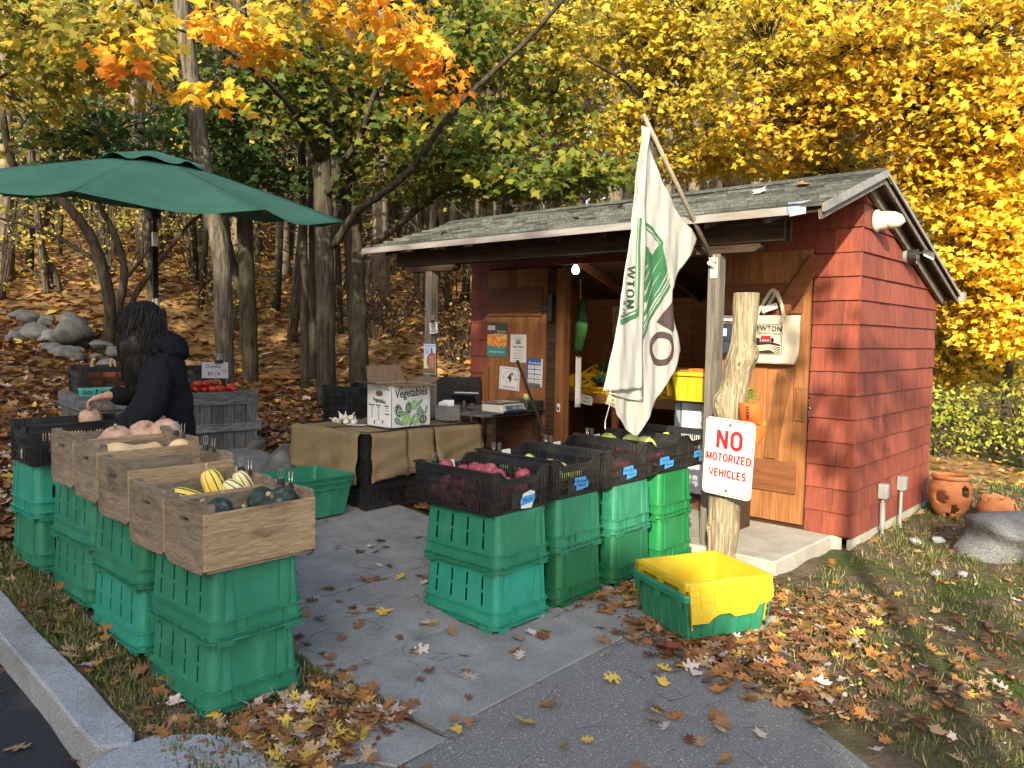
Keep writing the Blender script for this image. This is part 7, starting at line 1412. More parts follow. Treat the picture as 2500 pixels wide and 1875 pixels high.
PAL = {'yel': [(.80, .44, .03), (.85, .52, .05), (.66, .42, .05), (.80, .32, .03)], 'yor': [(.80, .48, .03), (.78, .38, .03), (.82, .54, .05), (.76, .30, .03), (.6, .46, .05)], 'org': [(.80, .30, .03), (.80, .36, .04), (.76, .24, .03)],
       'mixy': [(.45, .36, .04), (.62, .38, .04), (.25, .26, .04)], 'olive': [(.26, .24, .04), (.42, .34, .05), (.13, .18, .03), (.5, .36, .05)], 'shade_grn': [(.035, .075, .02), (.05, .095, .022), (.07, .12, .025)],  # darkest greens put the shade under the canopy into the leaf colour
       'mdg': [(.05, .085, .018), (.07, .115, .022), (.10, .14, .024), (.28, .25, .035)], 'gyl': [(.085, .13, .022), (.14, .18, .028), (.06, .10, .02), (.36, .31, .04)], 'mix2': [(.11, .14, .025), (.42, .34, .05), (.60, .42, .04), (.24, .23, .035)],
       'yol': [(.54, .40, .045), (.44, .36, .045), (.68, .48, .05), (.26, .24, .035)], 'gold': [(.30, .28, .035), (.74, .49, .04), (.64, .42, .04), (.80, .57, .06), (.64, .34, .03), (.38, .30, .035)], 'bgold': [(.84, .59, .05), (.86, .66, .08), (.76, .46, .04)],
       'far': [(.42, .34, .12), (.30, .30, .10), (.5, .36, .10), (.2, .22, .07)], 'pine': [(.10, .14, .055), (.16, .19, .08), (.22, .22, .09)], 'brn': [(.22, .12, .05), (.3, .17, .07), (.36, .24, .12)], 'und': [(.44, .40, .10), (.5, .4, .08), (.24, .25, .06), (.42, .26, .06)],
       'bush': [(.25, .32, .05), (.42, .44, .07), (.16, .22, .04), (.55, .48, .08)], 'shade': [(.05, .08, .03)]}
MAPLE = [(0, 0), (.30, -.10), (.29, .08), (.53, .30), (.28, .37), (.17, .56), (0, .86)]
MAPLED = [(0, 0), (.12, -.07), (.33, -.12), (.26, .02), (.37, .09), (.30, .14), (.55, .34), (.38, .35), (.35, .45), (.18, .41), (.21, .60), (.11, .62), (0, .90)]
OAKD = [(0, 0), (.05, .12), (.22, .10), (.27, .18), (.10, .24), (.12, .32), (.36, .36), (.40, .50), (.28, .48), (.13, .50), (.15, .60), (.30, .68), (.24, .78), (.09, .76), (0, .98)]
OAK = [(0, 0), (.10, .12), (.26, .14), (.11, .28), (.34, .44), (.13, .50), (.28, .72), (.08, .70), (0, .95)]
PLAIN = [(0, 0), (.24, .22), (.2, .6), (0, .9)]
def leafmesh(name, C0_, S, D_, Nn, COL, shape, fold=.18, curl=.12):
    n = len(S); h = shape; k = len(h); P = [h[0]]+h[1:-1]+[h[-1]]+[(-x, y) for x, y in h[1:-1]][::-1]; m = len(P)
    loc = np.array([(x, y, -fold*abs(x)-curl*y*y+ (.0)) for x, y in P])*1.0
    Dn = D_/np.linalg.norm(D_, axis=1)[:, None]; Nz = Nn-(Nn*Dn).sum(1)[:, None]*Dn; Nz /= np.linalg.norm(Nz, axis=1)[:, None]+1e-9; Sx = np.cross(Dn, Nz)
    jig = 1+NR.uniform(-.12, .12, (n, m, 2)); V = C0_[:, None, :]+S[:, None, None]*((loc[None, :, 0]*jig[:, :, 0])[..., None]*Sx[:, None, :]+(loc[None, :, 1]*jig[:, :, 1])[..., None]*Dn[:, None, :]+loc[None, :, 2:3]*Nz[:, None, :]*NR.uniform(.2, 2., (n, 1, 1)))
    V = V.reshape(-1, 3); f1 = list(range(0, k)); f2 = [0]+list(range(k-1, m)); f2 = [k-1]+list(range(k, m))+[0]
    base = (np.arange(n)*m)[:, None]; loops_ = np.concatenate([base+np.array(f1)[None], base+np.array(f2)[None]], 1).reshape(-1)
    me = D.meshes.new(name); me.vertices.add(len(V)); me.vertices.foreach_set('co', V.astype(np.float32).reshape(-1)); me.loops.add(len(loops_)); me.loops.foreach_set('vertex_index', loops_.astype(np.int32))
    lens = np.tile([len(f1), len(f2)], n); st = np.concatenate([[0], np.cumsum(lens)[:-1]]); me.polygons.add(2*n); me.polygons.foreach_set('loop_start', st.astype(np.int32)); me.polygons.foreach_set('loop_total', lens.astype(np.int32))
    ca = me.color_attributes.new('lc', 'FLOAT_COLOR', 'POINT'); cc = np.ones((n, m, 4)); cc[:, :, :3] = COL[:, None, :]; ca.data.foreach_set('color', cc.reshape(-1).astype(np.float32)); me.update(calc_edges=True); return me
def E3(a): return a[:, 0:1]*np.array(EX)[None]+a[:, 1:2]*np.array(EY)[None]+a[:, 2:3]*np.array(EZ)[None]+np.array([CP.x, CP.y, 0])[None]
def pick(pal, n, var=.18):
    p = np.array(PAL[pal]); c = p[NR.randint(0, len(p), n)]*(1+NR.uniform(-var, var, (n, 1)))*(1+NR.uniform(-.08, .08, (n, 3))); return c
def sprays(c, r, ns, per, leaf, pal, flat=.35, rad_=.34, droop=.55, up=.6):
    u = NR.normal(size=(ns, 3)); u /= np.linalg.norm(u, axis=1)[:, None]; u *= (NR.uniform(0, 1, (ns, 1))**.45); cen = np.array(c)+u*np.array(r)
    a = NR.uniform(0, 2*np.pi, (ns, per)); q = np.sqrt(NR.uniform(0, 1, (ns, per)))*rad_; off = np.stack([np.cos(a)*q, np.sin(a)*q, NR.normal(0, .05, (ns, per))-q*flat*.6], -1)
    P = (cen[:, None, :]+off).reshape(-1, 3); n = len(P); az = (a+NR.normal(0, .7, (ns, per))).reshape(-1); dr = np.abs(NR.normal(droop, .35, n)); d = np.stack([np.cos(az), np.sin(az), -dr], -1)
    nn = NR.normal(0, .45, (n, 3))+np.array([0, -.45, up]); S = leaf*NR.uniform(.6, 1.2, n)
    colr = pick(pal, ns, .12)[:, None, :]*.5+pick(pal, n).reshape(ns, per, 3)*.5; return P, S, d, nn, colr.reshape(-1, 3), cen
def mkcrown(name, cls, parent, per=13, shape=MAPLE, twigs=True, tmat=None, **kw):
    out = [sprays((c[1], c[2], c[3]), (c[4], c[5], c[6]), c[7], per, c[9], c[8], **kw) for c in cls]
    P, S, d, nn, col = [np.concatenate([o[i] for o in out]) for i in range(5)]
    dw = d[:, 0:1]*np.array(EX)+d[:, 1:2]*np.array(EY)+d[:, 2:3]*np.array(EZ); nw = nn[:, 0:1]*np.array(EX)+nn[:, 1:2]*np.array(EY)+nn[:, 2:3]*np.array(EZ)
    me = leafmesh(name, E3(P), S, dw, nw, col, shape); me.materials.append(LF); o = D.objects.new(name, me); SC.collection.objects.link(o); o.parent = parent
    if twigs:
        b = MB()
        for c, q in zip(cls, out):
            cc = Vector((c[1], c[2]+.2, c[3]+.1))
            for p in q[5]:
                p = Vector(p); a = cc.lerp(p, .25); m_ = a.lerp(p, .55)+Vector((NR.normal(0, .05), NR.normal(0, .05), .06)); b.tube([WX(*a), WX(*m_), WX(*p)], [.010, .006, .0025], 3, cap=False)
        b.build('twigs', tmat or BKD, parent)
    return o
def limb(pts, r0, r1, m, parent, name='trunk', n=14, wob=.0, seed=0):
    rr = random.Random(seed); P = [Vector(p) for p in pts]; Q = []
    for i in range(len(P)-1):
        a, b_, c, d = P[max(0, i-1)], P[i], P[i+1], P[min(len(P)-1, i+2)]
        for k in range(6): t = k/6; Q.append(.5*((2*b_)+(c-a)*t+(2*a-5*b_+4*c-d)*t*t+(3*b_-a-3*c+d)*t**3))
    Q.append(P[-1]); k = len(Q); b = MB(); rs = [(r0+(r1-r0)*i/(k-1))*(1+.05*math.sin(i*1.9+seed)) for i in range(k)]
    if name == 'trunk': rs[0] *= 1.35; rs[1] *= 1.12
    b.tube([WX(q.x+wob*math.sin(i*.9+seed), q.y, q.z) for i, q in enumerate(Q)], rs, n); return b.build(name, m, parent, smooth=True)
def base(p): v = WX(p[0], p[1]); return (v.x, v.y, gh(v.x, v.y))
def tree(name, label, trunk, r0, r1, m, limbs=(), group=None, cat='tree', ext=True):
    t = thing(name, label, cat, (0, 0, 0), 0, group); P = [list(p) for p in trunk]; g0 = base(P[0])[2]; P[0][2] = min(P[0][2], g0)-.15
    if ext and P[-1][2] < 9: a, c = P[-2], P[-1]; P += [[c[0]+(c[0]-a[0])*.6, c[1], c[2]+1.3], [c[0]+(c[0]-a[0])*.9, c[1], c[2]+3.]]
    limb(P, r0, r1, m, t, seed=len(label))
    for i, (l, a, c) in enumerate(limbs): limb(l, a, c, m, t, 'limb', 8, seed=i)
    return t
T1 = tree('maple_tree', 'leaning light-barked tree behind the umbrella, its upper trunk sunlit', PT['T1'], .105, .075, BKL)
T2 = tree('maple_tree', 'main forked maple between umbrella and shed, long limb reaching over the roof', PT['T2'], .125, .095, BKG, [(PT['T2a'], .052, .018), (PT['T2b'], .05, .02), (PT['T2c'], .042, .012), (PT['T2d'], .04, .015)])
T3 = tree('maple_tree', 'thick straight tree just behind the main maple', PT['T3'], .14, .10, BKG, [(PT['T3a'], .06, .02)])
BY = lambda k: [c for c in CLS if c[0] == k]
mkcrown('crown', BY('B'), T1, tmat=BKG, shape=MAPLED, rad_=.26); mkcrown('crown', [c for c in BY('G') if c[1] < -.9], T2); mkcrown('crown', [c for c in BY('G') if c[1] >= -.9], T3)
TA = tree('maple_tree', 'olive and yellow maple overhanging the top left corner', [[-7.6, 9.8, 1.6], [-7.4, 9.7, 3.2], [-7.0, 9.4, 5.2], [-6.6, 9.2, 7.0]], .13, .07, BKD, [([[-7.2, 9.5, 4.6], [-6.2, 9.0, 5.2], [-4.8, 8.3, 5.35], [-4.0, 7.8, 5.2]], .05, .012), ([[-7.0, 9.3, 3.9], [-6.3, 9, 4.1], [-5.2, 8.9, 4.7]], .04, .012)])
mkcrown('crown', BY('A'), TA)
tree('crooked_tree', 'crooked dark multi-stemmed tree left of the umbrella pole', PT['M1'], .085, .03, BKD, [(PT['M2'], .07, .025), (PT['M3'], .05, .018), ([[-5.5, 10.7, 2.4], [-6.3, 10.4, 2.9], [-7.4, 10, 3.1]], .035, .01), ([[-5.5, 11, 2.2], [-5.0, 11, 2.9], [-4.9, 11, 3.8]], .03, .01)])
tree('crooked_tree', 'thin crooked tree at the left edge behind the stone wall', PT['M4'], .08, .03, BKD, [([[-7.5, 13, 2.1], [-8.2, 12.6, 2.9], [-8.8, 12, 3.5]], .03, .01)])
tree('straight_tree', 'dark straight trunk right of the leaning tree', PT['P1'], .115, .095, BKG); tree('straight_tree', 'bent slim trunk left of the dark straight trunk', PT['P2'], .085, .07, BKG)
tree('straight_tree', 'slim trunk standing close left of the main maple', PT['P3'], .06, .045, BKG); tree('straight_tree', 'second slim trunk left of the main maple', [[-2.98, 11.6, .6], [-2.95, 11.6, 2.5], [-3.0, 11.6, 5]], .07, .055, BKG)
TR1 = tree('oak_tree', 'thick dark trunk rising above the middle of the shed roof', [[1.4, 19, 1.5]]+PT['R1'], .27, .20, BKD)
TR2 = tree('maple_tree', 'thin forked maple right above the flag pole', [[2.35, 13, 1.]]+PT['R2'], .085, .06, BKD, [(PT['R2a'], .045, .015), (PT['R2b'], .045, .015)])
TR3 = tree('maple_tree', 'yellow maple with a dark trunk behind the roof ridge', [[4.5, 16, 1.0]]+PT['R3'], .22, .16, BKD); TR4 = tree('maple_tree', 'golden maple spreading behind the right end of the shed', [[5.3, 12, .5]]+PT['R4'], .12, .07, BKG, [(PT['R4a'], .05, .015), (PT['R4b'], .045, .015)])
mkcrown('crown', [c for c in BY('Y') if c[1] < 2.6], TR2, per=15, rad_=.25); mkcrown('crown', [c for c in BY('Y') if c[1] >= 2.6], TR3, per=15, rad_=.25); mkcrown('crown', BY('Z'), TR4, per=15, rad_=.25)
TW = tree('maple_tree', 'bright yellow sapling filling the right edge beside the shed', [[6.7, 10.6, .3], [6.6, 10.4, 1.8], [6.3, 10.1, 3.2], [6.4, 9.9, 4.2]], .06, .03, BKG); mkcrown('crown', BY('W'), TW, per=15, rad_=.24)
# slim trees of the wooded slope: a few shapes, many trees
def pine_variant(seed, H=17., r=.16):
    t = thing('pine_tree', '', 'tree', (0, 0, 0)); rr = random.Random(seed); n = 9; P = [(rr.uniform(-.1, .1)*i*.3, rr.uniform(-.1, .1)*i*.3, H*i/(n-1)-.3*(i == 0)) for i in range(n)]
    b = MB(); b.tube(P, [r*(1.25 if i == 0 else 1)*(1-.72*i/(n-1)) for i in range(n)], 9); b.build('trunk', BKP, t, smooth=True); b = MB()
    for i in range(62):
        z = rr.uniform(1.2, H*.85); a = rr.uniform(0, 6.28); L = rr.uniform(.5, 1.9); k = z/H*(n-1); j = int(k); q = Vector(P[j]).lerp(Vector(P[min(n-1, j+1)]), k-j); d = Vector((math.cos(a), math.sin(a), rr.uniform(-.25, .25))); pts = [q, q+d*L*.5+Vector((0, 0, rr.uniform(-.02, .12))), q+d*L+Vector((0, 0, rr.uniform(-.35, .02)))]
        b.tube(pts, [.016, .010, .003], 3, cap=False)
        for w_ in range(3): s_ = pts[1].lerp(pts[2], rr.random()); e = Vector((rr.uniform(-1, 1), rr.uniform(-1, 1), rr.uniform(-.8, .2))).normalized(); b.tube([s_, s_+e*rr.uniform(.15, .45)], [.006, .002], 3, cap=False)
    b.build('dead_branches', BKP, t)
    ns = 105; z = NR.uniform(H*.50, H, ns); rad_ = (1-(z/H-.5)/.55)*2.3+.3; a = NR.uniform(0, 6.28, ns); q = np.sqrt(NR.uniform(.05, 1, ns))*rad_; cen = np.stack([np.cos(a)*q, np.sin(a)*q, z], -1); per = 15
    P_ = (cen[:, None, :]+NR.normal(0, .26, (ns, per, 3))*np.array([1, 1, .45])).reshape(-1, 3); N_ = len(P_); d = NR.normal(0, 1, (N_, 3)); d[:, 2] = d[:, 2]*.4-.1
    me = leafmesh('crown', P_, .30*NR.uniform(.6, 1.3, N_), d, NR.normal(0, 1, (N_, 3)), pick(['pine', 'far', 'pine', 'und'][seed % 4], N_), PLAIN, .1, .1); me.materials.append(LF); o = D.objects.new('crown', me); SC.collection.objects.link(o); o.parent = t
    return t
vs_ = [pine_variant(s, H, r) for s, H, r in ((0, 17, .15), (1, 20, .19), (2, 15, .12), (3, 18, .16))]; vu = [0]*4
rr = random.Random(31); pts_ = []
while len(pts_) < 150:
    Y = 13.5+37*rr.random()**1.15; X = rr.uniform(-.72*Y-1, .50*Y)
    if Y < 18 and X > -2 and X < 5: continue
    if Y < 15.5 and (X < -9): continue
    if any((X-a)**2+(Y-c)**2 < (.9+.02*Y)**2 for a, c in pts_): continue
    pts_.append((X, Y))
for i, (X, Y) in enumerate(sorted(pts_, key=lambda p: p[1])):
    v = (i*7+i//3) % 4; o = vs_[v] if not vu[v] else dup(vs_[v]); vu[v] = 1; p = WX(X, Y)
    o.location = (p.x, p.y, gh(p.x, p.y)-.1); s_ = rr.uniform(.7, 1.15); o.scale = (s_, s_, rr.uniform(.85, 1.1)); o.rotation_euler = (rr.uniform(-.05, .05), rr.uniform(-.05, .05), rr.uniform(0, 6.28))
    tag(o, 'tall slender bare-trunked tree among many on the wooded slope', 'tree', 'slender trees on the wooded slope')
more = []
while len(more) < 120:
    Y = rr.uniform(12.8, 25); X = rr.uniform(-.62*Y, .06*Y)
    if any((X-a)**2+(Y-c)**2 < .3 for a, c in more+pts_): continue
    more.append((X, Y))
def thin_variant(seed):
    t = thing('thin_tree', '', 'tree', (0, 0, 0)); r_ = random.Random(seed); H = 13; P = [(r_.uniform(-.12, .12)*i*.5, r_.uniform(-.1, .1)*i*.5, H*i/8-.3*(i == 0)) for i in range(9)]; b = MB(); b.tube(P, [.075*(1-.7*i/8) for i in range(9)], 8); b.build('trunk', [BKL, BKD, BKG][seed % 3], t, smooth=True); b = MB()
    for i in range(40):
        k = r_.uniform(1, 7.5); j = int(k); q = Vector(P[j]).lerp(Vector(P[j+1]), k-j); a = r_.uniform(0, 6.28); L = r_.uniform(.5, 1.5); e = q+Vector((math.cos(a)*L, math.sin(a)*L, L*r_.uniform(.1, .9))); b.tube([q, q.lerp(e, .5)+Vector((0, 0, -.06)), e], [.016, .01, .003], 3, cap=False)
        for w_ in range(3): s_ = q.lerp(e, r_.uniform(.4, 1)); b.tube([s_, s_+Vector((r_.uniform(-.4, .4), r_.uniform(-.4, .4), r_.uniform(-.1, .4)))], [.006, .002], 3, cap=False)
    b.build('branches', BKG, t)
    ns = 34; cen = np.stack([NR.normal(0, 1.1, ns), NR.normal(0, 1.1, ns), NR.uniform(2.6, H, ns)], -1); per = 12; P_ = (cen[:, None, :]+NR.normal(0, .22, (ns, per, 3))*np.array([1, 1, .5])).reshape(-1, 3); N_ = len(P_)
    me = leafmesh('crown', P_, .13*NR.uniform(.6, 1.3, N_), NR.normal(0, 1, (N_, 3)), NR.normal(0, .6, (N_, 3))+np.array([.3, -.5, .6]), pick(['und', 'yol', 'gyl'][seed % 3], N_), MAPLE); me.materials.append(LF); o = D.objects.new('crown', me); SC.collection.objects.link(o); o.parent = t
    return t
tv = [thin_variant(s) for s in range(3)]; tu = [0]*3
for i, (X, Y) in enumerate(more):
    v = i % 3; o = tv[v] if not tu[v] else dup(tv[v]); tu[v] = 1; p = WX(X, Y); o.location = (p.x, p.y, gh(p.x, p.y)-.1); s_ = rr.uniform(.7, 1.3); o.scale = (s_, s_, rr.uniform(.8, 1.1)); o.rotation_euler = (rr.uniform(-.1, .1), rr.uniform(-.1, .1), rr.uniform(0, 6.28))
    tag(o, 'thin young tree with sparse yellowing leaves among the trunks on the slope', 'tree', 'thin young trees on the wooded slope')
# far wood beyond the slope, a mass nobody could count
ns = 5600; X = NR.uniform(-58, 48, ns); Y = NR.uniform(50, 66, ns); Z = NR.uniform(3, 33, ns); cen = np.stack([X, Y, Z], -1); per = 16; P = (cen[:, None, :]+NR.normal(0, 1., (ns, per, 3))).reshape(-1, 3); n = len(P)
cl_ = (pick('far', ns, .3)[:, None, :]*np.ones((1, per, 1))).reshape(-1, 3)*.6+pick('far', n)*.4
me = leafmesh('distant_wood', E3(P), NR.uniform(.35, 1.0, n), NR.normal(0, 1, (n, 3)), NR.normal(0, .6, (n, 3))+np.array([.3, -.8, .3]), cl_, PLAIN); me.materials.append(LF); o = D.objects.new('distant_wood', me); SC.collection.objects.link(o); o['kind'] = 'stuff'
b = MB()
for i in range(90): x, y = rr.uniform(-55, 45), rr.uniform(49, 60); b.tube([WX(x, y, 6), WX(x+rr.uniform(-.5, .5), y, 16), WX(x+rr.uniform(-1, 1), y, 28)], [.28, .2, .1], 6)
o = b.build('distant_trunks', BKP); o['kind'] = 'stuff'
# understorey shrubs
def shrub(name, label, X, Y, w, h, ns, pal, leaf, stems=9, group=None, per=10, shape=PLAIN, z0=.0, sr=.018):
    p = WX(X, Y); t = thing(name, label, 'shrub', (0, 0, 0), 0, group); g0 = gh(p.x, p.y); rr = random.Random(int(X*100)+ns); b = MB()
    for i in range(stems):
        a = rr.uniform(-1, 1)*w*.6; q = rr.uniform(-.5, .5)*w*.5; H = h*rr.uniform(.6, 1.05); m_ = rr.uniform(-.2, .2)
        b.tube([WX(X+a*.3, Y+q*.3, g0-.05), WX(X+a*.6+m_, Y+q*.6, g0+H*.4), WX(X+a*1.1+m_, Y+q, g0+H*.75), WX(X+a*1.5, Y+q*1.2, g0+H)], [sr, sr*.8, sr*.5, sr*.2], 5, cap=False)
        for k_ in range(4): zz = rr.uniform(.25, .9); s_ = WX(X+a*(.4+.9*zz)+m_*.7, Y+q*zz, g0+H*zz); b.tube([s_, s_+Vector((rr.uniform(-.5, .5), rr.uniform(-.4, .4), rr.uniform(-.02, .35)))], [sr*.4, sr*.12], 3, cap=False)
    b.build('stems', BKG, t)
    if ns: mkcrown('foliage', [('', X, Y, g0+z0+h*.55, w, w*.8, h*.5, ns, pal, leaf)], t, per=per, shape=shape, twigs=False, rad_=.22, up=.9)
    return t
for i, (X, Y, w, h, ns) in enumerate(((-8.3, 12.6, 1.2, 2.6, 110), (-6.9, 13.4, 1.2, 2.3, 100), (-9.6, 14.5, 1.5, 3.2, 120), (-7.9, 15.5, 1.4, 3.0, 110), (-5.6, 14.2, 1.1, 2.1, 60), (-6.3, 16.8, 1.4, 2.8, 70), (-10.5, 17, 1.6, 3.6, 120), (-4.6, 13., .7, 1.3, 26), (-2.2, 13.2, .9, 1.0, 30), (-.8, 12.4, .9, 1.2, 40), (.2, 13.6, 1., 1.3, 40), (-1.2, 15.5, 1.1, 1.6, 40), (-3.1, 16, 1.2, 1.6, 30))):
    shrub('understorey_shrub', ['yellow leaved shrub at the left edge above the stones', 'thin yellow shrub left of the crooked tree', 'tall pale shrub at the far left', 'pale shrub behind the crooked tree', 'sparse shrub behind the umbrella pole', 'sparse shrub on the slope behind the pole', 'highest pale shrub at the far left', 'small shrub right of the leaning trunk', 'low brown shrub between maple and porch post', 'brown brush left of the porch post', 'brown brush between post and shed wall', 'twiggy brush behind the left porch post', 'low brush on the slope behind the maples'][i], X, Y, w, h, ns, 'und' if i < 8 else 'brn', .085 if i < 8 else .08, stems=10)
for i, (X, Y, w, h, ns, pal) in enumerate(((5.6, 10.2, .7, 1.0, 110, 'bush'), (6.5, 9.6, .7, 1.2, 120, 'bush'), (5.2, 11.6, .9, 1.4, 110, 'yol'), (6.4, 12.5, 1.2, 1.8, 120, 'bush'), (7.2, 11., .8, 1.2, 80, 'yol'))):
    shrub('green_bush', ['low green-yellow bush right behind the terracotta pots', 'leafy bright bush at the right edge behind the granite block', 'taller olive bush close behind the shed corner', 'wide bush at the back on the right', 'yellow bush at the far right edge'][i], X, Y, w, h, ns, pal, .075, stems=8)
# ------------------------------------------------------------ fallen leaves, twigs, grass
LPAL = np.array([(.27, .14, .06), (.20, .10, .05), (.40, .27, .15), (.52, .43, .37), (.35, .155, .045), (.52, .36, .07), (.17, .06, .035), (.13, .075, .045), (.27, .13, .05)])
def litter(name, spots, shape, label=None, parent=None, h=.012, lift=.35):
    P, S, W_ = [], [], []
    for x, y, s_, w_, zz in spots: P.append((x, y, (gh(x, y) if zz is None else zz)+h+NR.uniform(0, .012))); S.append(s_); W_.append(w_)
    P = np.array(P); n = len(P); S = np.array(S); a = NR.uniform(0, 2*np.pi, n); d = np.stack([np.cos(a), np.sin(a), NR.normal(0, .12, n)], -1); nn = np.stack([NR.normal(0, lift, n), NR.normal(0, lift, n), np.ones(n)], -1)
    prob = {0: [.24, .16, .14, .06, .12, .06, .08, .1, .04], 1: [.22, .1, .12, .16, .16, .14, .06, .02, .02], 2: [.3, .16, .1, .02, .2, .08, .02, .06, .06], 3: [.1, .1, .1, .05, .3, .25, .03, .02, .05]}
    c = np.array([LPAL[NR.choice(9, p=prob[w_])] for w_ in W_])*(1+NR.uniform(-.25, .25, (n, 1))); me = leafmesh(name, P, S, d, nn, c, shape, -.22, -.18); me.materials.append(LG); o = D.objects.new(name, me); SC.collection.objects.link(o); o['kind'] = 'stuff'; return o
def scatter(n, x0, x1, y0, y1, s0, s1, w_, cond=None, dens=None):
    out = []; k = 0
    while len(out) < n and k < n*30:
        k += 1; x, y = NR.uniform(x0, x1), NR.uniform(y0, y1)
        if cond and not cond(x, y): continue
        if dens and NR.rand() > dens(x, y): continue
        out.append((x, y, NR.uniform(s0, s1), w_, None))
    return out
inA = lambda x, y: (-1.6 < x < -.98 and -4.53 < y < -4.06) or (-3.4 < x < -1.65 and -4.55 < y < -4.07)
inB = lambda x, y: (-1.34 < x < -.74 and -3.09 < y < -1.03)
hard = lambda x, y: (x < -.28 and -3.93 < y < -2.03) or (x > -.28 and y < -2.42-.0*(x) and y < -2.40-(max(0, x-.25))*.28)
inshed = lambda x, y: -4.15 < x < .02 and y > -1.02 and y < 2.1
okc = lambda x, y: not inA(x, y) and not inB(x, y) and not inshed(x, y) and not (-4.98 < y < -4.74 and x < -1.0)
S1 = []
clump = lambda x, y: .5+.5*math.sin(x*5.3+y*2.1)*math.sin(y*4.7-x*1.9)
S1 += scatter(620, -.72, .62, -2.42, -1.04, .055, .105, 0, lambda x, y: okc(x, y) and not (-.30 < x < .28 and -2.38 < y < -1.75 and False), lambda x, y: .25+.75*clump(x, y))
S1 += scatter(150, -.35, .75, -2.75, -2.3, .06, .11, 0, okc, lambda x, y: 1-min(1, abs(y+2.4)*2.6))
S1 += scatter(760, .25, 3.0, -3.6, -.9, .045, .088, 0, lambda x, y: okc(x, y) and not hard(x, y), lambda x, y: (.25+.75*clump(x, y))*(1. if y < -1.3 else .5))
S1 += scatter(120, .05, 2.6, -1.2, 1.2, .045, .085, 3, okc, lambda x, y: .5); S1 += scatter(260, .05, 3.2, 1.2, 4.5, .05, .1, 3, okc)
S1 += scatter(210, -1.05, -.30, -4.45, -3.93, .06, .11, 1, lambda x, y: okc(x, y) and y < -3.93+.03 and not (x > -.56 and y > -4.3 and y > -4.3+.5*(x+.56)-.05 and x > -.47), lambda x, y: .35+.65*clump(x, y))
S1 += scatter(60, -.98, -.42, -4.52, -4.2, .06, .10, 1, okc); S1 += scatter(90, -3.6, -.9, -4.76, -4.55, .05, .095, 0, okc); S1 += scatter(30, -1.9, -.4, -4.0, -3.85, .05, .09, 0, okc)
S1 += scatter(62, -1.9, -.3, -3.85, -2.1, .055, .10, 1, okc); S1 += scatter(70, -.28, 1.5, -4.3, -2.5, .055, .11, 1, hard); S1 += scatter(40, -2.9, -1.4, -3.9, -2.1, .05, .09, 0, okc); S1 += scatter(8, -2.8, -1.2, -5.3, -4.95, .07, .12, 1)
S1 = [(x, y, s, w, (gh(x, y)-.13 if y < -4.9 and x < -.9 else None)) for x, y, s, w, z in S1]
litter('fallen_oak_leaves', [s for i, s in enumerate(S1) if i % 5 < 3], OAKD); litter('fallen_maple_leaves', [s for i, s in enumerate(S1) if i % 5 >= 3], MAPLED)
crumbs = scatter(2600, -.8, .9, -2.6, -1.04, .018, .045, 0, okc, lambda x, y: clump(x, y))+scatter(1500, .2, 3., -3.4, 1.5, .018, .04, 0, lambda x, y: okc(x, y) and not hard(x, y), lambda x, y: clump(x, y))+scatter(900, -3.4, -.4, -4.74, -3.94, .016, .04, 0, okc, lambda x, y: clump(x, y))
litter('leaf_crumbs', crumbs, PLAIN, h=.004)
def bank(n, cond, s0, s1, w_, Y0, Y1):
    out = []
    while len(out) < n:
        Y = Y0+(Y1-Y0)*NR.rand()**1.1; X = NR.uniform(-.70*Y-.5, .42*Y); p = WX(X, Y)
        if inshed(p.x, p.y) or (-5.9 < p.x < -4.2 and -3.9 < p.y < -2.2) or not cond(X, Y, p.x, p.y): continue
        out.append((p.x, p.y, NR.uniform(s0, s1), w_, None))
    return out
litter('leaf_litter_near', bank(9000, lambda X, Y, x, y: not (-3.95 < y < -2.0 and x > -5.5) and x < -2.6 and (x < -3.6 or y > -1.9), .07, .13, 0, 4.6, 11.5), MAPLE, h=.008, lift=.5)
litter('leaf_litter_slope', bank(26000, lambda X, Y, x, y: True, .10, .22, 2, 9.8, 32), PLAIN, h=.01, lift=.5)
RL = [(-3.6, -.85, .09), (-3.1, -.62, .08), (-2.85, -.98, .08), (-1.95, -.9, .09), (-1.35, -.72, .14), (-.35, -.35, .12), (-.55, -.5, .12), (-2.3, -.5, .07), (-1.9, -.35, .08), (-.1, -.2, .07), (-4.1, -1.05, .08)]
litter('leaf_litter_behind', scatter(1500, -2., 7, 4.0, 10, .05, .11, 3)+scatter(500, .2, 5, 1.5, 5, .05, .1, 3, okc), MAPLE)
litter('roof_leaves', [(x, y, s, 3 if i % 3 else 1, fr(y)+.012) for i, (x, y, s) in enumerate(RL)], MAPLE, h=.008)
b = MB(); rr = random.Random(55)
def onsurf(x, y): return gh(x, y)+.018
for i in range(420):
    z_ = i % 3; x, y = (rr.uniform(-2.2, 1.6), rr.uniform(-4.3, -2.1)) if z_ == 0 else ((rr.uniform(.1, 2.4), rr.uniform(-3, .8)) if z_ == 1 else (rr.uniform(-3.3, -.5), rr.uniform(-4.74, -3.95)))
    if not okc(x, y): continue
    a = rr.uniform(0, 6.28); L = rr.uniform(.04, .16); c = rr.uniform(-.6, .6); P = [(x+math.cos(a+c*t)*L*t, y+math.sin(a+c*t)*L*t) for t in (0, .5, 1)]; b.tube([(p, q, onsurf(p, q)-.001) for p, q in P], .0011, 3, cap=False)
o = b.build('fallen_twigs', BKD); o['kind'] = 'stuff'
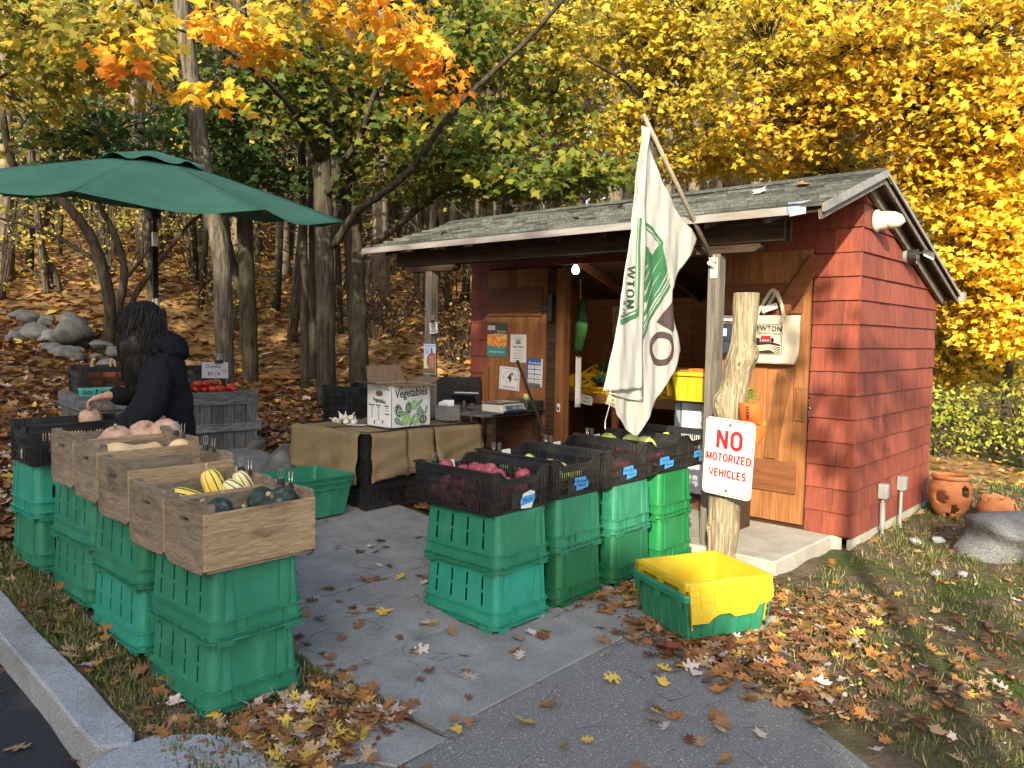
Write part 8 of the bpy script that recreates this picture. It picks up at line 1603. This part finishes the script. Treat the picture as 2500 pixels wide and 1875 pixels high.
def grass(name, spots, pal):
    n = len(spots); k = 7; N_ = n*k; P = np.repeat(np.array([(x, y, gh(x, y)-.012) for x, y in spots]), k, 0)+np.concatenate([NR.normal(0, .018, (N_, 2)), np.zeros((N_, 1))], 1); a = NR.uniform(0, 6.28, N_); d = np.stack([np.cos(a)*.8, np.sin(a)*.8, NR.uniform(.3, 1.3, N_)], -1)
    me = leafmesh(name, P, NR.uniform(.02, .055, N_), d, np.stack([np.cos(a), np.sin(a), np.ones(N_)*.5], -1), pick(pal, N_, .3), [(0, 0), (.035, .3), (.02, .7), (0, 1.1)], 0, .3); me.materials.append(LG); o = D.objects.new(name, me); SC.collection.objects.link(o); o['kind'] = 'stuff'; return o
PAL['grass'] = [(.09, .13, .025), (.15, .18, .04), (.26, .24, .09), (.06, .10, .02)]; PAL['dry'] = [(.34, .28, .15), (.26, .22, .11), (.14, .16, .05)]
gc_ = lambda x, y: .5+.5*math.sin(x*3.1+1)*math.sin(y*3.7+x)
def gs(n, x0, x1, y0, y1, cond, th): 
    out = []
    while len(out) < n:
        x, y = NR.uniform(x0, x1), NR.uniform(y0, y1)
        if cond(x, y) and NR.rand() < th+(1-th)*gc_(x, y)**2: out.append((x, y))
    return out
grass('grass', gs(1500, .05, 3.2, -3.2, 4.0, lambda x, y: okc(x, y) and not hard(x, y), .15)+gs(800, -3.5, -.5, -4.74, -3.95, okc, .1), 'grass'); grass('dry_grass', gs(2200, .0, 3.4, -3.4, 4.0, lambda x, y: okc(x, y) and not hard(x, y), .4)+gs(900, -3.5, -.5, -4.74, -3.95, okc, .4), 'dry')
# ------------------------------------------------------------ unseen trees added behind the photographer, crowns shaped to shade the stand
def shade_caster(label, u, v, base_r, blobs_, n, leaf=.42, tr=.22, name='shade_caster'):
    t = thing(name, label, 'tree', (0, 0, 0), 0, 'unseen shade trees behind the photographer'); P = []; zz = max(c[2] for c in blobs_); b = MB(); g0 = gh(u, v); b.tube([(u, v, g0-.3), (u+.1, v, zz*.5), (u, v, zz)], [tr, tr*.8, tr*.3], 10); b.build('trunk', BKG, t, smooth=True)
    for (x, y, z, rx, ry, rz, m) in blobs_:
        q = NR.normal(size=(m, 3)); q /= np.linalg.norm(q, axis=1)[:, None]; q *= NR.uniform(0, 1, (m, 1))**.4; P.append(q*np.array([rx, ry, rz])+np.array([x, y, z]))
    P = np.concatenate(P); N_ = len(P); me = leafmesh('crown', P, leaf*NR.uniform(.7, 1.3, N_), NR.normal(0, 1, (N_, 3)), NR.normal(0, .5, (N_, 3))+np.array([.5, -1, .3]), pick('mdg', N_), MAPLE); me.materials.append(LF); o = D.objects.new('crown', me); SC.collection.objects.link(o); o.parent = t
shade_caster('unseen dense tree added behind and left of the photographer for its shade', 2.2, -20, 1, [(2, -20, 6.2, 6.2, 1.6, 6.0, 5200), (-4, -20, 5.5, 4.5, 1.6, 5.5, 2600)], 1)
shade_caster('unseen dense tree added behind the photographer for its shade', 6.6, -20.5, 1, [(6.2, -20.4, 8.2, 2.0, 1.3, 3.1, 2300), (7.75, -20.4, 9.35, 1.25, 1.2, 2.0, 1500), (7.9, -20.4, 7.2, 1.2, 1.2, 2.2, 900), (6.0, -20.4, 3.5, 3.5, 1.5, 3.5, 1500)], 1)
shade_caster('unseen low dense tree added behind and right of the photographer for shade', 11, -20.2, 1, [(9.1, -20.2, 5.2, 1.3, 1.4, 3.7, 1700), (10.6, -20.2, 4.6, 1.7, 1.4, 3.75, 1800), (12.9, -20.2, 4.5, 3.0, 1.4, 3.75, 2600), (15.5, -20.2, 6, 2.6, 1.4, 4., 1500)], 1)
shade_caster('unseen slim tree behind the photographer casting a trunk shadow on the shed', 4.9, -9.0, 1, [(4.9, -9.0, 5.6, .7, .6, .8, 60)], 1, leaf=.2, tr=.10)
shade_caster('unseen loose branchy tree added behind and right of the photographer for dappled shade', 13.2, -19.5, 1, [(12.9, -19.5, 9.75, .75, .5, .42, 130), (13.9, -19.5, 9.3, .8, .5, .7, 240), (12.2, -19.5, 10.4, .5, .5, .35, 26), (11.9, -19.5, 9.9, .3, .5, .2, 14), (11.5, -19.5, 10.8, .35, .4, .22, 16), (12.6, -19.5, 8.75, .5, .4, .18, 40), (11.3, -19.5, 8.75, .25, .4, .15, 14)], 1, leaf=.26, tr=.12)
print('objects', len(D.objects), 'meshes', len(D.meshes), 'polys', sum(len(m.polygons) for m in D.meshes))
